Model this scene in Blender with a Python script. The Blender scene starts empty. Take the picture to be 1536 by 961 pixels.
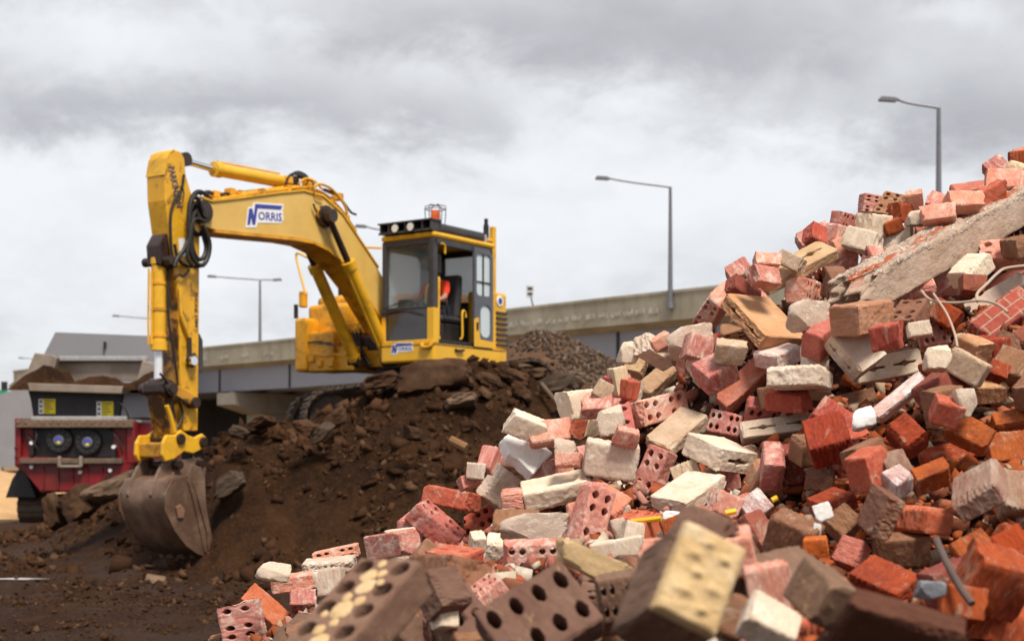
import bpy, bmesh, math, random
import numpy as np
from mathutils import Vector, Matrix, Quaternion, noise

S = bpy.context.scene
C = S.collection
R = math.radians

# ------------------------------------------------------------------ camera, sky, sun, exposure
FPX, HOR, CXP, CAMZ = 2133.0, 680.0, 768.0, 1.6      # focal length in photo pixels, horizon row, centre column, eye height
cam = bpy.data.objects.new('camera', bpy.data.cameras.new('camera'))
C.objects.link(cam); S.camera = cam
cam.location = (0, 0, CAMZ); cam.rotation_euler = (R(90), 0, 0)
cd = cam.data
cd.sensor_width = 36; cd.lens = 36*FPX/1536; cd.shift_y = (HOR-480.5)/1536
cd.clip_start = .05; cd.clip_end = 3000
cd.dof.use_dof = True; cd.dof.focus_distance = 5.2; cd.dof.aperture_fstop = 4.4; cd.dof.aperture_blades = 7

SUN_EL, SUN_AZ = 58, 155      # elevation; direction the light comes from, degrees clockwise from +Y
w = bpy.data.worlds.new('World'); S.world = w; w.use_nodes = True
nt = w.node_tree; nt.nodes.clear()
def wn(t, **k):
    n = nt.nodes.new(t)
    for a, b in k.items(): setattr(n, a, b)
    return n
L = nt.links.new
out = wn('ShaderNodeOutputWorld'); bg = wn('ShaderNodeBackground'); L(bg.outputs[0], out.inputs[0])
sky = wn('ShaderNodeTexSky', sky_type='NISHITA', sun_disc=False, sun_elevation=R(SUN_EL), sun_rotation=R(SUN_AZ))
skys = wn('ShaderNodeVectorMath', operation='SCALE'); skys.inputs['Scale'].default_value = .10
L(sky.outputs[0], skys.inputs[0])
tc = wn('ShaderNodeTexCoord'); sep = wn('ShaderNodeSeparateXYZ'); L(tc.outputs['Generated'], sep.inputs[0])
def m(op, a, b=None, c=None, clamp=False):
    n = wn('ShaderNodeMath', operation=op, use_clamp=clamp)
    for i, v in enumerate((a, b, c)):
        if v is None: continue
        if isinstance(v, (int, float)): n.inputs[i].default_value = v
        else: L(v, n.inputs[i])
    return n.outputs[0]
X, Y, Z = sep.outputs
zz = m('ADD', m('MAXIMUM', Z, 0.0), .50)
comb = wn('ShaderNodeCombineXYZ'); L(m('DIVIDE', X, zz), comb.inputs[0]); L(m('DIVIDE', Y, zz), comb.inputs[1])
def cloudnoise(scale, detail, rough, dist, off):
    mp = wn('ShaderNodeMapping'); L(comb.outputs[0], mp.inputs[0]); mp.inputs['Location'].default_value = off
    n = wn('ShaderNodeTexNoise'); n.inputs['Scale'].default_value = scale; n.inputs['Detail'].default_value = detail
    n.inputs['Roughness'].default_value = rough; n.inputs['Distortion'].default_value = dist
    L(mp.outputs[0], n.inputs[0]); return n.outputs[0]
n1 = cloudnoise(2.7, 11, .58, .15, (3.1, 1.7, 0)); n2 = cloudnoise(9.5, 11, .62, .25, (7.7, 4.2, 2.0))
# thicker cloud overhead (grey underside), thin bright cloud low down
thick = m('MULTIPLY', m('MAXIMUM', m('SUBTRACT', Z, .28), 0.0), .55)
dens = m('ADD', m('ADD', m('MULTIPLY', m('SUBTRACT', n1, .5), 1.15), m('MULTIPLY', m('SUBTRACT', n2, .5), .50)), m('ADD', thick, .30))
# the larger cloud banks ahead: bearing u, height v, spread, how much darker (+) or brighter (-)
ys = m('MAXIMUM', Y, .08)
u_ = m('ADD', m('DIVIDE', X, ys), m('MULTIPLY', m('SUBTRACT', n1, .5), .12)); v_ = m('ADD', m('DIVIDE', Z, ys), m('MULTIPLY', m('SUBTRACT', n2, .5), .10))
for bx_, by_, sx_, sy_, am_ in ((330, 160, 260, 48, .30), (30, 170, 160, 40, .16), (620, 20, 220, 50, .22), (1080, 60, 330, 75, .33), (1480, 165, 200, 60, .34), (1180, 200, 170, 45, .16), (700, 190, 170, 30, .12),
                                (180, 50, 210, 45, -.20), (660, 120, 110, 40, -.14), (900, 190, 90, 45, -.26), (60, 255, 260, 45, -.18), (640, 280, 420, 55, -.14), (1150, 320, 400, 60, -.10), (1420, 30, 70, 25, -.16)):
    uu = m('MULTIPLY', m('SUBTRACT', u_, (bx_-CXP)/FPX), FPX/sx_); vv = m('MULTIPLY', m('SUBTRACT', v_, (HOR-by_)/FPX), FPX/sy_)
    g_ = m('EXPONENT', m('MULTIPLY', m('ADD', m('MULTIPLY', uu, uu), m('MULTIPLY', vv, vv)), -.7))
    dens = m('ADD', dens, m('MULTIPLY', g_, am_))
rp = wn('ShaderNodeValToRGB'); L(m('ADD', dens, 0.0, clamp=True), rp.inputs[0])
e = rp.color_ramp; e.elements[0].position = 0.12; e.elements[0].color = (.90, .92, .95, 1)
e.elements[1].position = .95; e.elements[1].color = (.40, .405, .425, 1)
for p, col in ((.30, (.81, .825, .855, 1)), (.46, (.68, .69, .72, 1)), (.66, (.53, .537, .565, 1))):
    q = e.elements.new(p); q.color = col
mix = wn('ShaderNodeMixRGB'); mix.inputs[0].default_value = .93
L(skys.outputs[0], mix.inputs[1]); L(rp.outputs[0], mix.inputs[2])
low = wn('ShaderNodeMixRGB'); L(m('GREATER_THAN', Z, -.012), low.inputs[0]); low.inputs[1].default_value = (.05, .035, .025, 1)   # the earth, seen past the edge of the ground sheet
L(mix.outputs[0], low.inputs[2]); L(low.outputs[0], bg.inputs[0]); bg.inputs[1].default_value = .50

sun = bpy.data.objects.new('sun', bpy.data.lights.new('sun', 'SUN')); C.objects.link(sun)
sun.data.energy = 2.4; sun.data.angle = R(16); sun.data.color = (1, .92, .80)
az, el = R(SUN_AZ), R(SUN_EL)
sd = Vector((math.sin(az)*math.cos(el), math.cos(az)*math.cos(el), math.sin(el)))
sun.rotation_euler = sd.to_track_quat('Z', 'Y').to_euler()
S.view_settings.view_transform = 'Standard'; S.view_settings.look = 'None'
S.view_settings.exposure = 1.06; S.view_settings.gamma = 1.0
S.cycles.max_bounces = 6; S.cycles.transparent_max_bounces = 8; S.cycles.use_denoising = True

# ------------------------------------------------------------------ helpers
def P(px, py, Y):
    return Vector(((px-CXP)/FPX*Y, Y, CAMZ+(HOR-py)/FPX*Y))
def tag(o, label=None, cat=None, group=None, kind=None):
    if label: o['label'] = label
    if cat: o['category'] = cat
    if group: o['group'] = group
    if kind: o['kind'] = kind
    return o
def empty(name, loc=(0, 0, 0), rz=0, **k):
    o = bpy.data.objects.new(name, None); C.objects.link(o); o.location = loc; o.rotation_euler = (0, 0, rz)
    o.empty_display_size = .2
    return tag(o, **k)

class MB:
    def __init__(s): s.v = []; s.f = []
    def add(s, vs, fs):
        b = len(s.v); s.v += [tuple(v) for v in vs]; s.f += [tuple(b+i for i in f) for f in fs]; return s
    def box(s, x0, x1, y0, y1, z0, z1):
        return s.add([(x, y, z) for x in (x0, x1) for y in (y0, y1) for z in (z0, z1)],
                     [(0, 1, 3, 2), (4, 6, 7, 5), (0, 4, 5, 1), (2, 3, 7, 6), (0, 2, 6, 4), (1, 5, 7, 3)])
    def prism(s, poly, f0, f1):
        """poly of 2-D points; f0/f1 map a point to each end face"""
        n = len(poly)
        return s.add([f0(p) for p in poly]+[f1(p) for p in poly],
                     [tuple(range(n))[::-1], tuple(range(n, 2*n))]+[(i, (i+1) % n, n+(i+1) % n, n+i) for i in range(n)])
    def cyl(s, p0, p1, r0, r1=None, n=16, caps=True):
        r1 = r0 if r1 is None else r1
        p0, p1 = Vector(p0), Vector(p1); d = (p1-p0).normalized()
        a = d.orthogonal().normalized(); b = d.cross(a)
        vs = []
        for p, r in ((p0, r0), (p1, r1)):
            vs += [p+(a*math.cos(2*math.pi*i/n)+b*math.sin(2*math.pi*i/n))*r for i in range(n)]
        fs = [(i, (i+1) % n, n+(i+1) % n, n+i) for i in range(n)]
        if caps: fs += [tuple(range(n))[::-1], tuple(range(n, 2*n))]
        return s.add(vs, fs)
    def tube(s, pts, r, n=8, smooth=4):
        pts = [Vector(p) for p in pts]
        if smooth > 1 and len(pts) > 2:
            q = []
            for i in range(len(pts)-1):
                p0, p1, p2, p3 = pts[max(i-1, 0)], pts[i], pts[i+1], pts[min(i+2, len(pts)-1)]
                for k in range(smooth):
                    t = k/smooth
                    q.append(.5*((2*p1)+(p2-p0)*t+(2*p0-5*p1+4*p2-p3)*t*t+(3*p1-p0-3*p2+p3)*t**3))
            pts = q+[pts[-1]]
        vs = []; a = None
        for i, p in enumerate(pts):
            d = (pts[min(i+1, len(pts)-1)]-pts[max(i-1, 0)]).normalized()
            if a is None: a = d.orthogonal().normalized()
            a = (a-d*a.dot(d)).normalized(); b = d.cross(a)
            vs += [p+(a*math.cos(2*math.pi*k/n)+b*math.sin(2*math.pi*k/n))*r for k in range(n)]
        fs = [(i*n+k, i*n+(k+1) % n, (i+1)*n+(k+1) % n, (i+1)*n+k) for i in range(len(pts)-1) for k in range(n)]
        fs += [tuple(range(n))[::-1], tuple(range((len(pts)-1)*n, len(pts)*n))]
        return s.add(vs, fs)
    def build(s, name, mat, parent=None, bevel=0, smooth=False, **k):
        me = bpy.data.meshes.new(name); me.from_pydata(s.v, [], s.f)
        bm = bmesh.new(); bm.from_mesh(me); bmesh.ops.recalc_face_normals(bm, faces=bm.faces); bm.to_mesh(me); bm.free()
        if mat: me.materials.append(mat)
        o = bpy.data.objects.new(name, me); C.objects.link(o)
        if smooth:
            me.polygons.foreach_set('use_smooth', [True]*len(me.polygons))
            try: me.set_sharp_from_angle(angle=R(40))
            except Exception: pass
        if bevel:
            b = o.modifiers.new('edge', 'BEVEL'); b.width = bevel; b.segments = 2; b.limit_method = 'ANGLE'; b.angle_limit = R(35)
        if parent: o.parent = parent
        return tag(o, **k)

def letters(txt, size, thick=.002):
    """Mesh verts (u, v) and faces of a word, from Blender's own font"""
    cu = bpy.data.curves.new('word', 'FONT'); cu.body = txt; cu.size = size; cu.offset = size*.02; cu.resolution_u = 2
    o = bpy.data.objects.new('word', cu); C.objects.link(o)
    me = o.evaluated_get(bpy.context.evaluated_depsgraph_get()).to_mesh()
    vs = [(v.co.x, v.co.y) for v in me.vertices]; fs = [tuple(p.vertices) for p in me.polygons]
    o.to_mesh_clear(); bpy.data.objects.remove(o); bpy.data.curves.remove(cu)
    return vs, fs

# ------------------------------------------------------------------ materials
class N:
    def __init__(s, name):
        s.m = bpy.data.materials.new(name); s.m.use_nodes = True; s.t = s.m.node_tree; s.b = s.t.nodes['Principled BSDF']
    def n(s, t, ins=None, **k):
        x = s.t.nodes.new(t)
        for a, b in k.items(): setattr(x, a, b)
        for a, b in (ins or {}).items():
            if hasattr(b, 'is_output') or isinstance(b, bpy.types.NodeSocket): s.t.links.new(b, x.inputs[a])
            else: x.inputs[a].default_value = b
        return x
    def math(s, op, a, b=0.0, clamp=False): return s.n('ShaderNodeMath', {0: a, 1: b}, operation=op, use_clamp=clamp).outputs[0]
    def noise(s, vec, scale, detail=5, rough=.6, dist=0.):
        return s.n('ShaderNodeTexNoise', {0: vec, 'Scale': scale, 'Detail': detail, 'Roughness': rough, 'Distortion': dist}).outputs[0]
    def step(s, v, a, b): return s.n('ShaderNodeMapRange', {0: v, 1: a, 2: b, 3: 0., 4: 1.}).outputs[0]
    def mix(s, f, a, b, mode='MIX'):
        x = s.n('ShaderNodeMixRGB', {0: f}, blend_type=mode)
        for i, c in ((1, a), (2, b)):
            if isinstance(c, tuple): x.inputs[i].default_value = (*c[:3], 1)
            else: s.t.links.new(c, x.inputs[i])
        return x.outputs[0]
    def set(s, **k):
        for a, b in k.items():
            i = s.b.inputs[a.replace('_', ' ')]
            if isinstance(b, bpy.types.NodeSocket): s.t.links.new(b, i)
            elif isinstance(b, tuple): i.default_value = (*b[:3], 1)
            else: i.default_value = b
        return s
    def bump(s, h, strength=.3, dist=.01):
        x = s.n('ShaderNodeBump', {'Strength': strength, 'Distance': dist, 'Height': h}); s.t.links.new(x.outputs[0], s.b.inputs['Normal']); return s

def obj_coords(q, by_random=True):
    c = q.n('ShaderNodeTexCoord').outputs['Object']
    if by_random:
        r = q.n('ShaderNodeObjectInfo').outputs['Random']
        off = q.n('ShaderNodeCombineXYZ', {0: q.math('MULTIPLY', r, 17.3), 1: q.math('MULTIPLY', r, 9.1), 2: q.math('MULTIPLY', r, 23.7)}).outputs[0]
        c = q.n('ShaderNodeVectorMath', {0: c, 1: off}, operation='ADD').outputs[0]
    return c

def brick_mat(name, c1, c2, dust, dust_amt=.5, stain=(.12, .07, .05), stain_amt=.35, rough=.9, var=.18):
    q = N(name); c = obj_coords(q)
    r = q.n('ShaderNodeObjectInfo').outputs['Random']
    base = q.mix(q.step(q.noise(c, 14, 6, .65), .35, .65), c1, c2)
    hs = q.n('ShaderNodeHueSaturation', {'Hue': q.math('ADD', q.math('MULTIPLY', r, .022), .489), 'Saturation': 1., 'Value': q.math('ADD', q.math('MULTIPLY', r, var*2), 1-var), 'Color': base}).outputs[0]
    st = q.step(q.noise(c, 7, 7, .7, .6), .60, .72)
    base = q.mix(q.math('MULTIPLY', st, stain_amt), hs, stain)
    du = q.step(q.noise(c, 9, 8, .72, .8), .60-.14*dust_amt, .70-.08*dust_amt)
    fl = q.step(q.noise(c, 70, 3, .6), .5, .62)
    du = q.math('MAXIMUM', q.math('MULTIPLY', du, .85), q.math('MULTIPLY', fl, .25*dust_amt))
    base = q.mix(du, base, dust)
    sp = q.step(q.noise(c, 190, 2, .5), .64, .70)
    base = q.mix(q.math('MULTIPLY', sp, .45), base, stain)
    q.set(Base_Color=base, Roughness=rough, Specular_IOR_Level=.25)
    h = q.math('ADD', q.noise(c, 60, 6, .7), q.math('MULTIPLY', q.noise(c, 300, 2, .6), .5))
    q.bump(q.math('ADD', h, q.math('MULTIPLY', du, .6)), .55, .004)
    return q.m
BM = {
 'pink':   brick_mat('pink_brick', (.48, .155, .11), (.58, .25, .19), (.72, .54, .45), .9, (.22, .07, .055), .4),
 'red':    brick_mat('red_brick', (.40, .075, .038), (.50, .13, .075), (.58, .36, .28), .35, (.16, .04, .03), .4),
 'pinkred':brick_mat('rose_brick', (.42, .11, .072), (.52, .185, .135), (.60, .42, .36), .5, (.17, .05, .04), .45),
 'orange': brick_mat('orange_brick', (.37, .064, .014), (.22, .036, .014), (.44, .28, .19), .35, (.09, .035, .02), .55),
 'brightorange': brick_mat('vivid_orange_brick', (.50, .105, .018), (.42, .075, .015), (.5, .3, .2), .1, (.15, .05, .02), .3),
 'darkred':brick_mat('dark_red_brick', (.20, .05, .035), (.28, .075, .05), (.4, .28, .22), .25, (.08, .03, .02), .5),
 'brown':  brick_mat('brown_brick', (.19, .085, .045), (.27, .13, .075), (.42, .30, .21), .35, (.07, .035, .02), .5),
 'tan':    brick_mat('tan_brick', (.48, .335, .21), (.60, .45, .31), (.66, .57, .46), .5, (.24, .15, .085), .5),
 'tanbrown':brick_mat('orange_tan_brick', (.42, .20, .10), (.50, .27, .15), (.58, .42, .29), .35, (.2, .09, .04), .5),
 'tanyellow':brick_mat('yellow_tan_brick', (.40, .24, .13), (.50, .335, .20), (.62, .49, .36), .35, (.22, .12, .05), .5),
 'cream':  brick_mat('cream_brick', (.57, .435, .325), (.68, .545, .43), (.80, .72, .63), .6, (.34, .235, .15), .5),
 'white':  brick_mat('white_block', (.80, .78, .74), (.86, .85, .82), (.87, .86, .84), .5, (.6, .5, .4), .25, var=.04),
 'pinkwhite':brick_mat('dusted_pink_brick', (.55, .34, .30), (.66, .47, .43), (.82, .76, .73), 1.0, (.3, .13, .1), .35),
 'grey':   brick_mat('grey_stone', (.20, .215, .25), (.30, .31, .34), (.4, .4, .4), .3, (.1, .09, .1), .4),
 'greypink':brick_mat('mortar_coated_brick', (.24, .115, .08), (.32, .20, .15), (.42, .335, .265), .6, (.16, .07, .05), .5),
 'fgbrown':brick_mat('dark_brown_brick', (.145, .075, .052), (.20, .115, .08), (.48, .33, .17), .12, (.07, .035, .025), .4),
 'fgdark': brick_mat('plain_dark_brown_brick', (.085, .032, .018), (.11, .042, .025), (.2, .1, .06), .0, (.05, .02, .015), .4),
 'fgtan':  brick_mat('sandy_mortar', (.46, .30, .145), (.56, .40, .22), (.66, .54, .38), .4, (.28, .16, .06), .5),
 'concrete':brick_mat('rough_concrete', (.40, .31, .245), (.50, .41, .33), (.60, .52, .44), .5, (.22, .14, .10), .5),
}
for a, b in (('pinkbrown', 'pinkred'), ('redpink', 'red'), ('creamtan', 'cream'), ('tanorange', 'tanyellow'), ('orangetan', 'tanbrown'), ('redbrown', 'brown'),
             ('pinkcream', 'pinkwhite'), ('fgcream', 'cream'), ('darkbrown', 'brown')): BM[a] = BM[b]

def plain(name, col, rough=.6, metal=0., bump=0., var=.15, scale=6., spec=.5, dirt=None, dirt_amt=.4, coords_rand=False, dirt_lo=.5, dirt_hi=.68, dscale=None):
    q = N(name); c = obj_coords(q, coords_rand)
    n = q.noise(c, scale, 6, .6)
    dark = tuple(x*(1-var) for x in col); light = tuple(min(1, x*(1+var)) for x in col)
    base = q.mix(q.step(n, .3, .7), dark, light)
    if dirt:
        base = q.mix(q.math('MULTIPLY', q.step(q.noise(c, dscale or scale*.6, 8, .7, .5), dirt_lo, dirt_hi), dirt_amt), base, dirt)
    q.set(Base_Color=base, Roughness=rough, Metallic=metal, Specular_IOR_Level=spec)
    if bump: q.bump(q.noise(c, scale*8, 5, .7), .5, bump)
    return q.m
YEL = plain('yellow_paint', (.72, .385, .016), .42, var=.12, scale=2.2, dirt=(.16, .07, .02), dirt_amt=.55, dirt_lo=.52, dirt_hi=.72, dscale=2.6, bump=.002)
YELO = plain('worn_orange_yellow_paint', (.70, .33, .012), .5, var=.15, scale=3, dirt=(.13, .055, .015), dirt_amt=.7, dirt_lo=.48, dirt_hi=.66, dscale=3.4, bump=.002)
YELB = plain('bright_yellow_paint', (.74, .40, .012), .33, var=.06, scale=2, dirt=(.3, .14, .02), dirt_amt=.3, dirt_lo=.56, dirt_hi=.7)
YELA = plain('stained_yellow_paint', (.70, .36, .016), .42, var=.12, scale=3, dirt=(.11, .045, .015), dirt_amt=.75, dirt_lo=.52, dirt_hi=.62, dscale=5.5, bump=.002)
YELF = plain('faded_yellow_paint', (.70, .45, .115), .45, var=.09, scale=1.6, dirt=(.55, .30, .05), dirt_amt=.6, dirt_lo=.5, dirt_hi=.75, dscale=1.2)
YELG = plain('greasy_yellow_paint', (.56, .26, .02), .4, var=.15, scale=3, dirt=(.035, .014, .008), dirt_amt=.95, dirt_lo=.44, dirt_hi=.55, dscale=2.4)
GREASE = plain('black_grease', (.03, .014, .010), .35, var=.4, scale=8)
DARK = plain('dark_grey_paint', (.035, .033, .037), .5, var=.2, scale=5, dirt=(.12, .09, .07), dirt_amt=.35)
BLACK = plain('black_paint', (.010, .008, .008), .5, var=.3, scale=4, dirt=(.06, .04, .03), dirt_amt=.4)
RUBBER = plain('black_rubber', (.014, .011, .010), .55, var=.3, scale=12)
STEEL = plain('worn_steel', (.20, .125, .085), .5, metal=.15, var=.3, scale=3.2, dirt=(.085, .042, .024), dirt_amt=.85, dirt_lo=.44, dirt_hi=.62, bump=.003)
CHROME = plain('chrome_rod', (.75, .75, .76), .12, metal=1., var=.03, scale=4)
WROD = plain('white_rod', (.75, .76, .80), .25, metal=.3, var=.03, scale=4)
TRACKM = plain('muddy_track_steel', (.075, .048, .032), .7, metal=.2, var=.4, scale=9, dirt=(.10, .055, .03), dirt_amt=.8, bump=.006)
RED = plain('red_paint', (.18, .004, .007), .42, var=.3, scale=2.5, dirt=(.09, .035, .022), dirt_amt=.75, dirt_lo=.48, dirt_hi=.7)
GREYP = plain('grey_steel_sheet', (.225, .225, .245), .5, var=.07, scale=.7, dirt=(.22, .21, .2), dirt_amt=.4)
HOPM = plain('scoured_steel', (.30, .24, .19), .45, metal=.35, var=.25, scale=1.8, dirt=(.20, .13, .09), dirt_amt=.6, bump=.004)
CAST = plain('light_grey_casting', (.36, .35, .35), .5, metal=.3, var=.2, scale=10)
WHITE = plain('white_vinyl', (.80, .80, .82), .4, var=.03)
BLUE = plain('blue_vinyl', (.035, .05, .30), .4, var=.1)
STICK = plain('yellow_sticker', (.75, .60, .01), .45, var=.05)
ORG = plain('amber_plastic', (.80, .12, .01), .3, var=.1)
LAMPM = plain('lamp_lens', (.75, .73, .66), .2, var=.05)
HIVIS = plain('orange_red_workwear', (.85, .05, .012), .8, var=.15, scale=8)
HIYEL = plain('lime_reflective_band', (.75, .80, .05), .6, var=.08)
SKIN = plain('skin', (.40, .20, .13), .6, var=.08)
TROUS = plain('navy_cloth', (.02, .025, .045), .9, var=.2, scale=9)
POLE = plain('galvanised_steel', (.16, .165, .19), .5, metal=.4, var=.1)
def glass(name, col=(.75, .85, .86), a=.35, rough=.03):
    q = N(name); q.set(Base_Color=col, Roughness=rough, Alpha=a, Specular_IOR_Level=1.0); return q.m
GLASS = glass('cab_glass', (.10, .13, .13), .17); GLASSB = glass('side_glass', (.70, .80, .84), .62); GLASSD = glass('dusty_lower_glass', (.035, .032, .035), .90, .25)
CLEAR = glass('clear_plastic', (.7, .7, .7), .3)

# ------------------------------------------------------------------ ground, mounds
def vnoise(x, y, seed):
    xi = np.floor(x).astype(np.int64); yi = np.floor(y).astype(np.int64); xf = x-xi; yf = y-yi
    def hsh(a, b):
        n = (a*374761393+b*668265263+seed*974634777) & 0x7fffffff
        n = ((n ^ (n >> 13))*1274126177) & 0x7fffffff
        return ((n ^ (n >> 16)) & 0xffff)/65535.
    u = xf*xf*(3-2*xf); v = yf*yf*(3-2*yf)
    return (hsh(xi, yi)*(1-u)+hsh(xi+1, yi)*u)*(1-v)+(hsh(xi, yi+1)*(1-u)+hsh(xi+1, yi+1)*u)*v-.5
def fbm(x, y, seed, octv=5, gain=.5):
    a = 1.; s = 0*x
    for k in range(octv): s = s+a*vnoise(x*2**k+13.7*k, y*2**k+7.3*k, seed+k); a *= gain
    return s
def sstep(t): t = np.clip(t, 0, 1); return t*t*(3-2*t)
PXC = np.array([-400, 0, 60, 110, 160, 205, 250, 290, 330, 400, 450, 500, 560, 640, 700, 757, 800, 850, 900, 1000, 1200, 1500], float)
PYC = np.array([802, 802, 799, 760, 728, 722, 740, 700, 652, 630, 640, 622, 580, 548, 552, 546, 562, 574, 588, 600, 650, 700], float)
YC = np.array([25, 25, 25, 24.5, 24, 23.5, 22.8, 22, 21, 20.9, 20.9, 20.7, 20.6, 20.4, 20.5, 20.8, 21, 21.5, 22, 23, 24, 25])
Y0 = np.array([19, 19, 19, 19, 18.5, 18.2, 18.2, 17.6, 17.2, 16.6, 16.3, 16, 15.8, 15.5, 15.3, 15, 15, 15, 15, 15, 15, 15.])
ZC = CAMZ+(HOR-PYC)/FPX*YC
def ground_h(x, y):
    px = CXP+FPX*x/np.maximum(y, 1)
    zc = np.interp(px, PXC, ZC); yc = np.interp(px, PXC, YC); y0 = np.interp(px, PXC, Y0)
    t = (y-y0)/(yc-y0)
    prof = np.where(t < 1, sstep(t)*.45+.55*np.clip(t, 0, 1)**1.15, 1)
    back = 1-sstep((y-yc-.2)/1.2)*.22*np.clip((zc-1)/1.5, 0, 1)        # the flat the machine stands on
    back = back*(1-sstep((y-27)/7))
    amp = np.clip(zc*prof, 0, 1)
    h = zc*prof*back
    slope = np.clip(t*(1.25-t), 0, 1)*np.clip(zc, 0, 1.5)
    h = h+.34*slope*fbm(x*.9, y*.55, 3, 4)+.20*amp*fbm(x*2.2+5, y*1.7, 11, 5, .55)+.04*fbm(x*1.1, y*1.1, 21, 4)
    h = h+.13*slope*np.abs(fbm((x+.7*y)*.55, (y-.9*x)*1.9, 41, 4))*1.6-.05*slope
    # gullies running down the face
    h = h-.16*slope*np.maximum(0, fbm(px*.022, y*.35, 31, 4)+.05)
    # tyre ruts on the flat
    rut = (1-np.clip(t, 0, 1))*(y < 20)
    h = h+rut*(.030*np.sin(y*4.6+x*.35+2.5*fbm(x*.5, y*.8, 5, 3))+.10*fbm(x*2.6, y*4.5, 6, 5, .6))
    return h
def grid_mesh(name, x0, x1, nx, ys, hf, mat, kind, warp=True):
    nx = int(nx); u = np.linspace(0, 1, nx); ny = len(ys)
    Yg = np.repeat(ys[:, None], nx, 1); Xg = (x0+(x1-x0)*u)[None, :]*np.ones((ny, 1))
    if warp: Xg = Xg*Yg
    Zg = hf(Xg, Yg)
    co = np.stack([Xg, Yg, Zg], -1).reshape(-1, 3)
    i = np.arange((ny-1)*(nx-1)); r = i//(nx-1); c = i % (nx-1); a = r*nx+c
    fc = np.stack([a, a+1, a+nx+1, a+nx], 1)
    me = bpy.data.meshes.new(name); me.vertices.add(len(co)); me.vertices.foreach_set('co', co.ravel())
    me.loops.add(fc.size); me.loops.foreach_set('vertex_index', fc.ravel().astype(np.int32))
    me.polygons.add(len(fc)); me.polygons.foreach_set('loop_start', np.arange(0, fc.size, 4, dtype=np.int32))
    me.update(calc_edges=True); me.validate()
    me.polygons.foreach_set('use_smooth', [True]*len(me.polygons))
    me.materials.append(mat); o = bpy.data.objects.new(name, me); C.objects.link(o); tag(o, kind=kind); return o
def soil_mat():
    q = N('wet_brown_soil'); c = q.n('ShaderNodeTexCoord').outputs['Object']
    a = q.noise(c, 1.1, 8, .62, .4); b = q.noise(c, 9, 7, .7)
    base = q.mix(q.step(a, .36, .64), (.026, .0105, .0043), (.068, .030, .0118))
    base = q.mix(q.math('MULTIPLY', q.step(b, .52, .72), .55), base, (.125, .060, .026))
    sp = q.n('ShaderNodeSeparateXYZ', {0: c})
    # grey-brown churned flat in front, dry sand far off to the side
    flat = q.math('MULTIPLY', q.step(sp.outputs[2], .35, .05), q.step(q.noise(c, .7, 4, .6), .35, .6))
    base = q.mix(q.math('MULTIPLY', flat, .7), base, (.072, .045, .037))
    far = q.step(q.math('ADD', sp.outputs[1], q.math('MULTIPLY', q.noise(c, .3, 4, .6), 10)), 36, 42)
    base = q.mix(far, base, (.30, .19, .10))
    wet = q.step(q.noise(c, 1.7, 5, .65), .56, .66)
    q.set(Base_Color=base, Roughness=q.math('SUBTRACT', .92, q.math('MULTIPLY', wet, .25)), Specular_IOR_Level=.12)
    h = q.math('ADD', q.math('ADD', q.math('MULTIPLY', q.noise(c, 5, 8, .72), 1.4), q.math('MULTIPLY', q.noise(c, 22, 6, .7), .6)),
               q.math('MULTIPLY', q.n('ShaderNodeTexVoronoi', {0: c, 'Scale': 14.}).outputs[0], .35))
    q.bump(h, 1.0, .10)
    return q.m
SOIL = soil_mat()
near = np.concatenate([np.linspace(1.0, 11.4, 36), np.geomspace(11.45, 30, 470)])
far = np.geomspace(30.3, 2500, 60)
grid_mesh('ground', -.62, .62, 560, np.concatenate([near, far]), ground_h, SOIL, 'structure')

rng = random.Random(7)
mb = MB(); mb.add([(-2500, -600, -.5), (2500, -600, -.5), (2500, 2500, -.5), (-2500, 2500, -.5)], [(0, 1, 2, 3)]).build('outer_ground', SOIL, kind='structure')
def rock_mesh(name, seed, dims=(1, 1, 1), sub=3, planes=10, rough=.06, flat=0.):
    rr = random.Random(seed)
    bm = bmesh.new(); bmesh.ops.create_icosphere(bm, subdivisions=sub, radius=1)
    pl = []
    for i in range(planes):
        n = Vector((rr.gauss(0, 1), rr.gauss(0, 1), rr.gauss(0, 1))).normalized(); pl.append((n, rr.uniform(.62, .95)))
    for s in (1, -1):
        for a in range(3):
            n = Vector((0, 0, 0)); n[a] = s; n += Vector((rr.gauss(0, .12), rr.gauss(0, .12), rr.gauss(0, .12))); pl.append((n.normalized(), rr.uniform(.72, .85)))
    for v in bm.verts:
        d = v.co.normalized(); r = 1.2
        for n, k in pl:
            q = n.dot(d)
            if q > .05: r = min(r, k/q)
        r *= 1+rough*noise.fractal(d*2.3+Vector((seed, 0, 0)), .8, 2, 4)
        v.co = Vector((d.x*r*dims[0], d.y*r*dims[1], d.z*r*dims[2]))
    me = bpy.data.meshes.new(name); bm.to_mesh(me); bm.free()
    me.polygons.foreach_set('use_smooth', [True]*len(me.polygons))
    try: me.set_sharp_from_angle(angle=R(28))
    except Exception: pass
    return me

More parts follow.
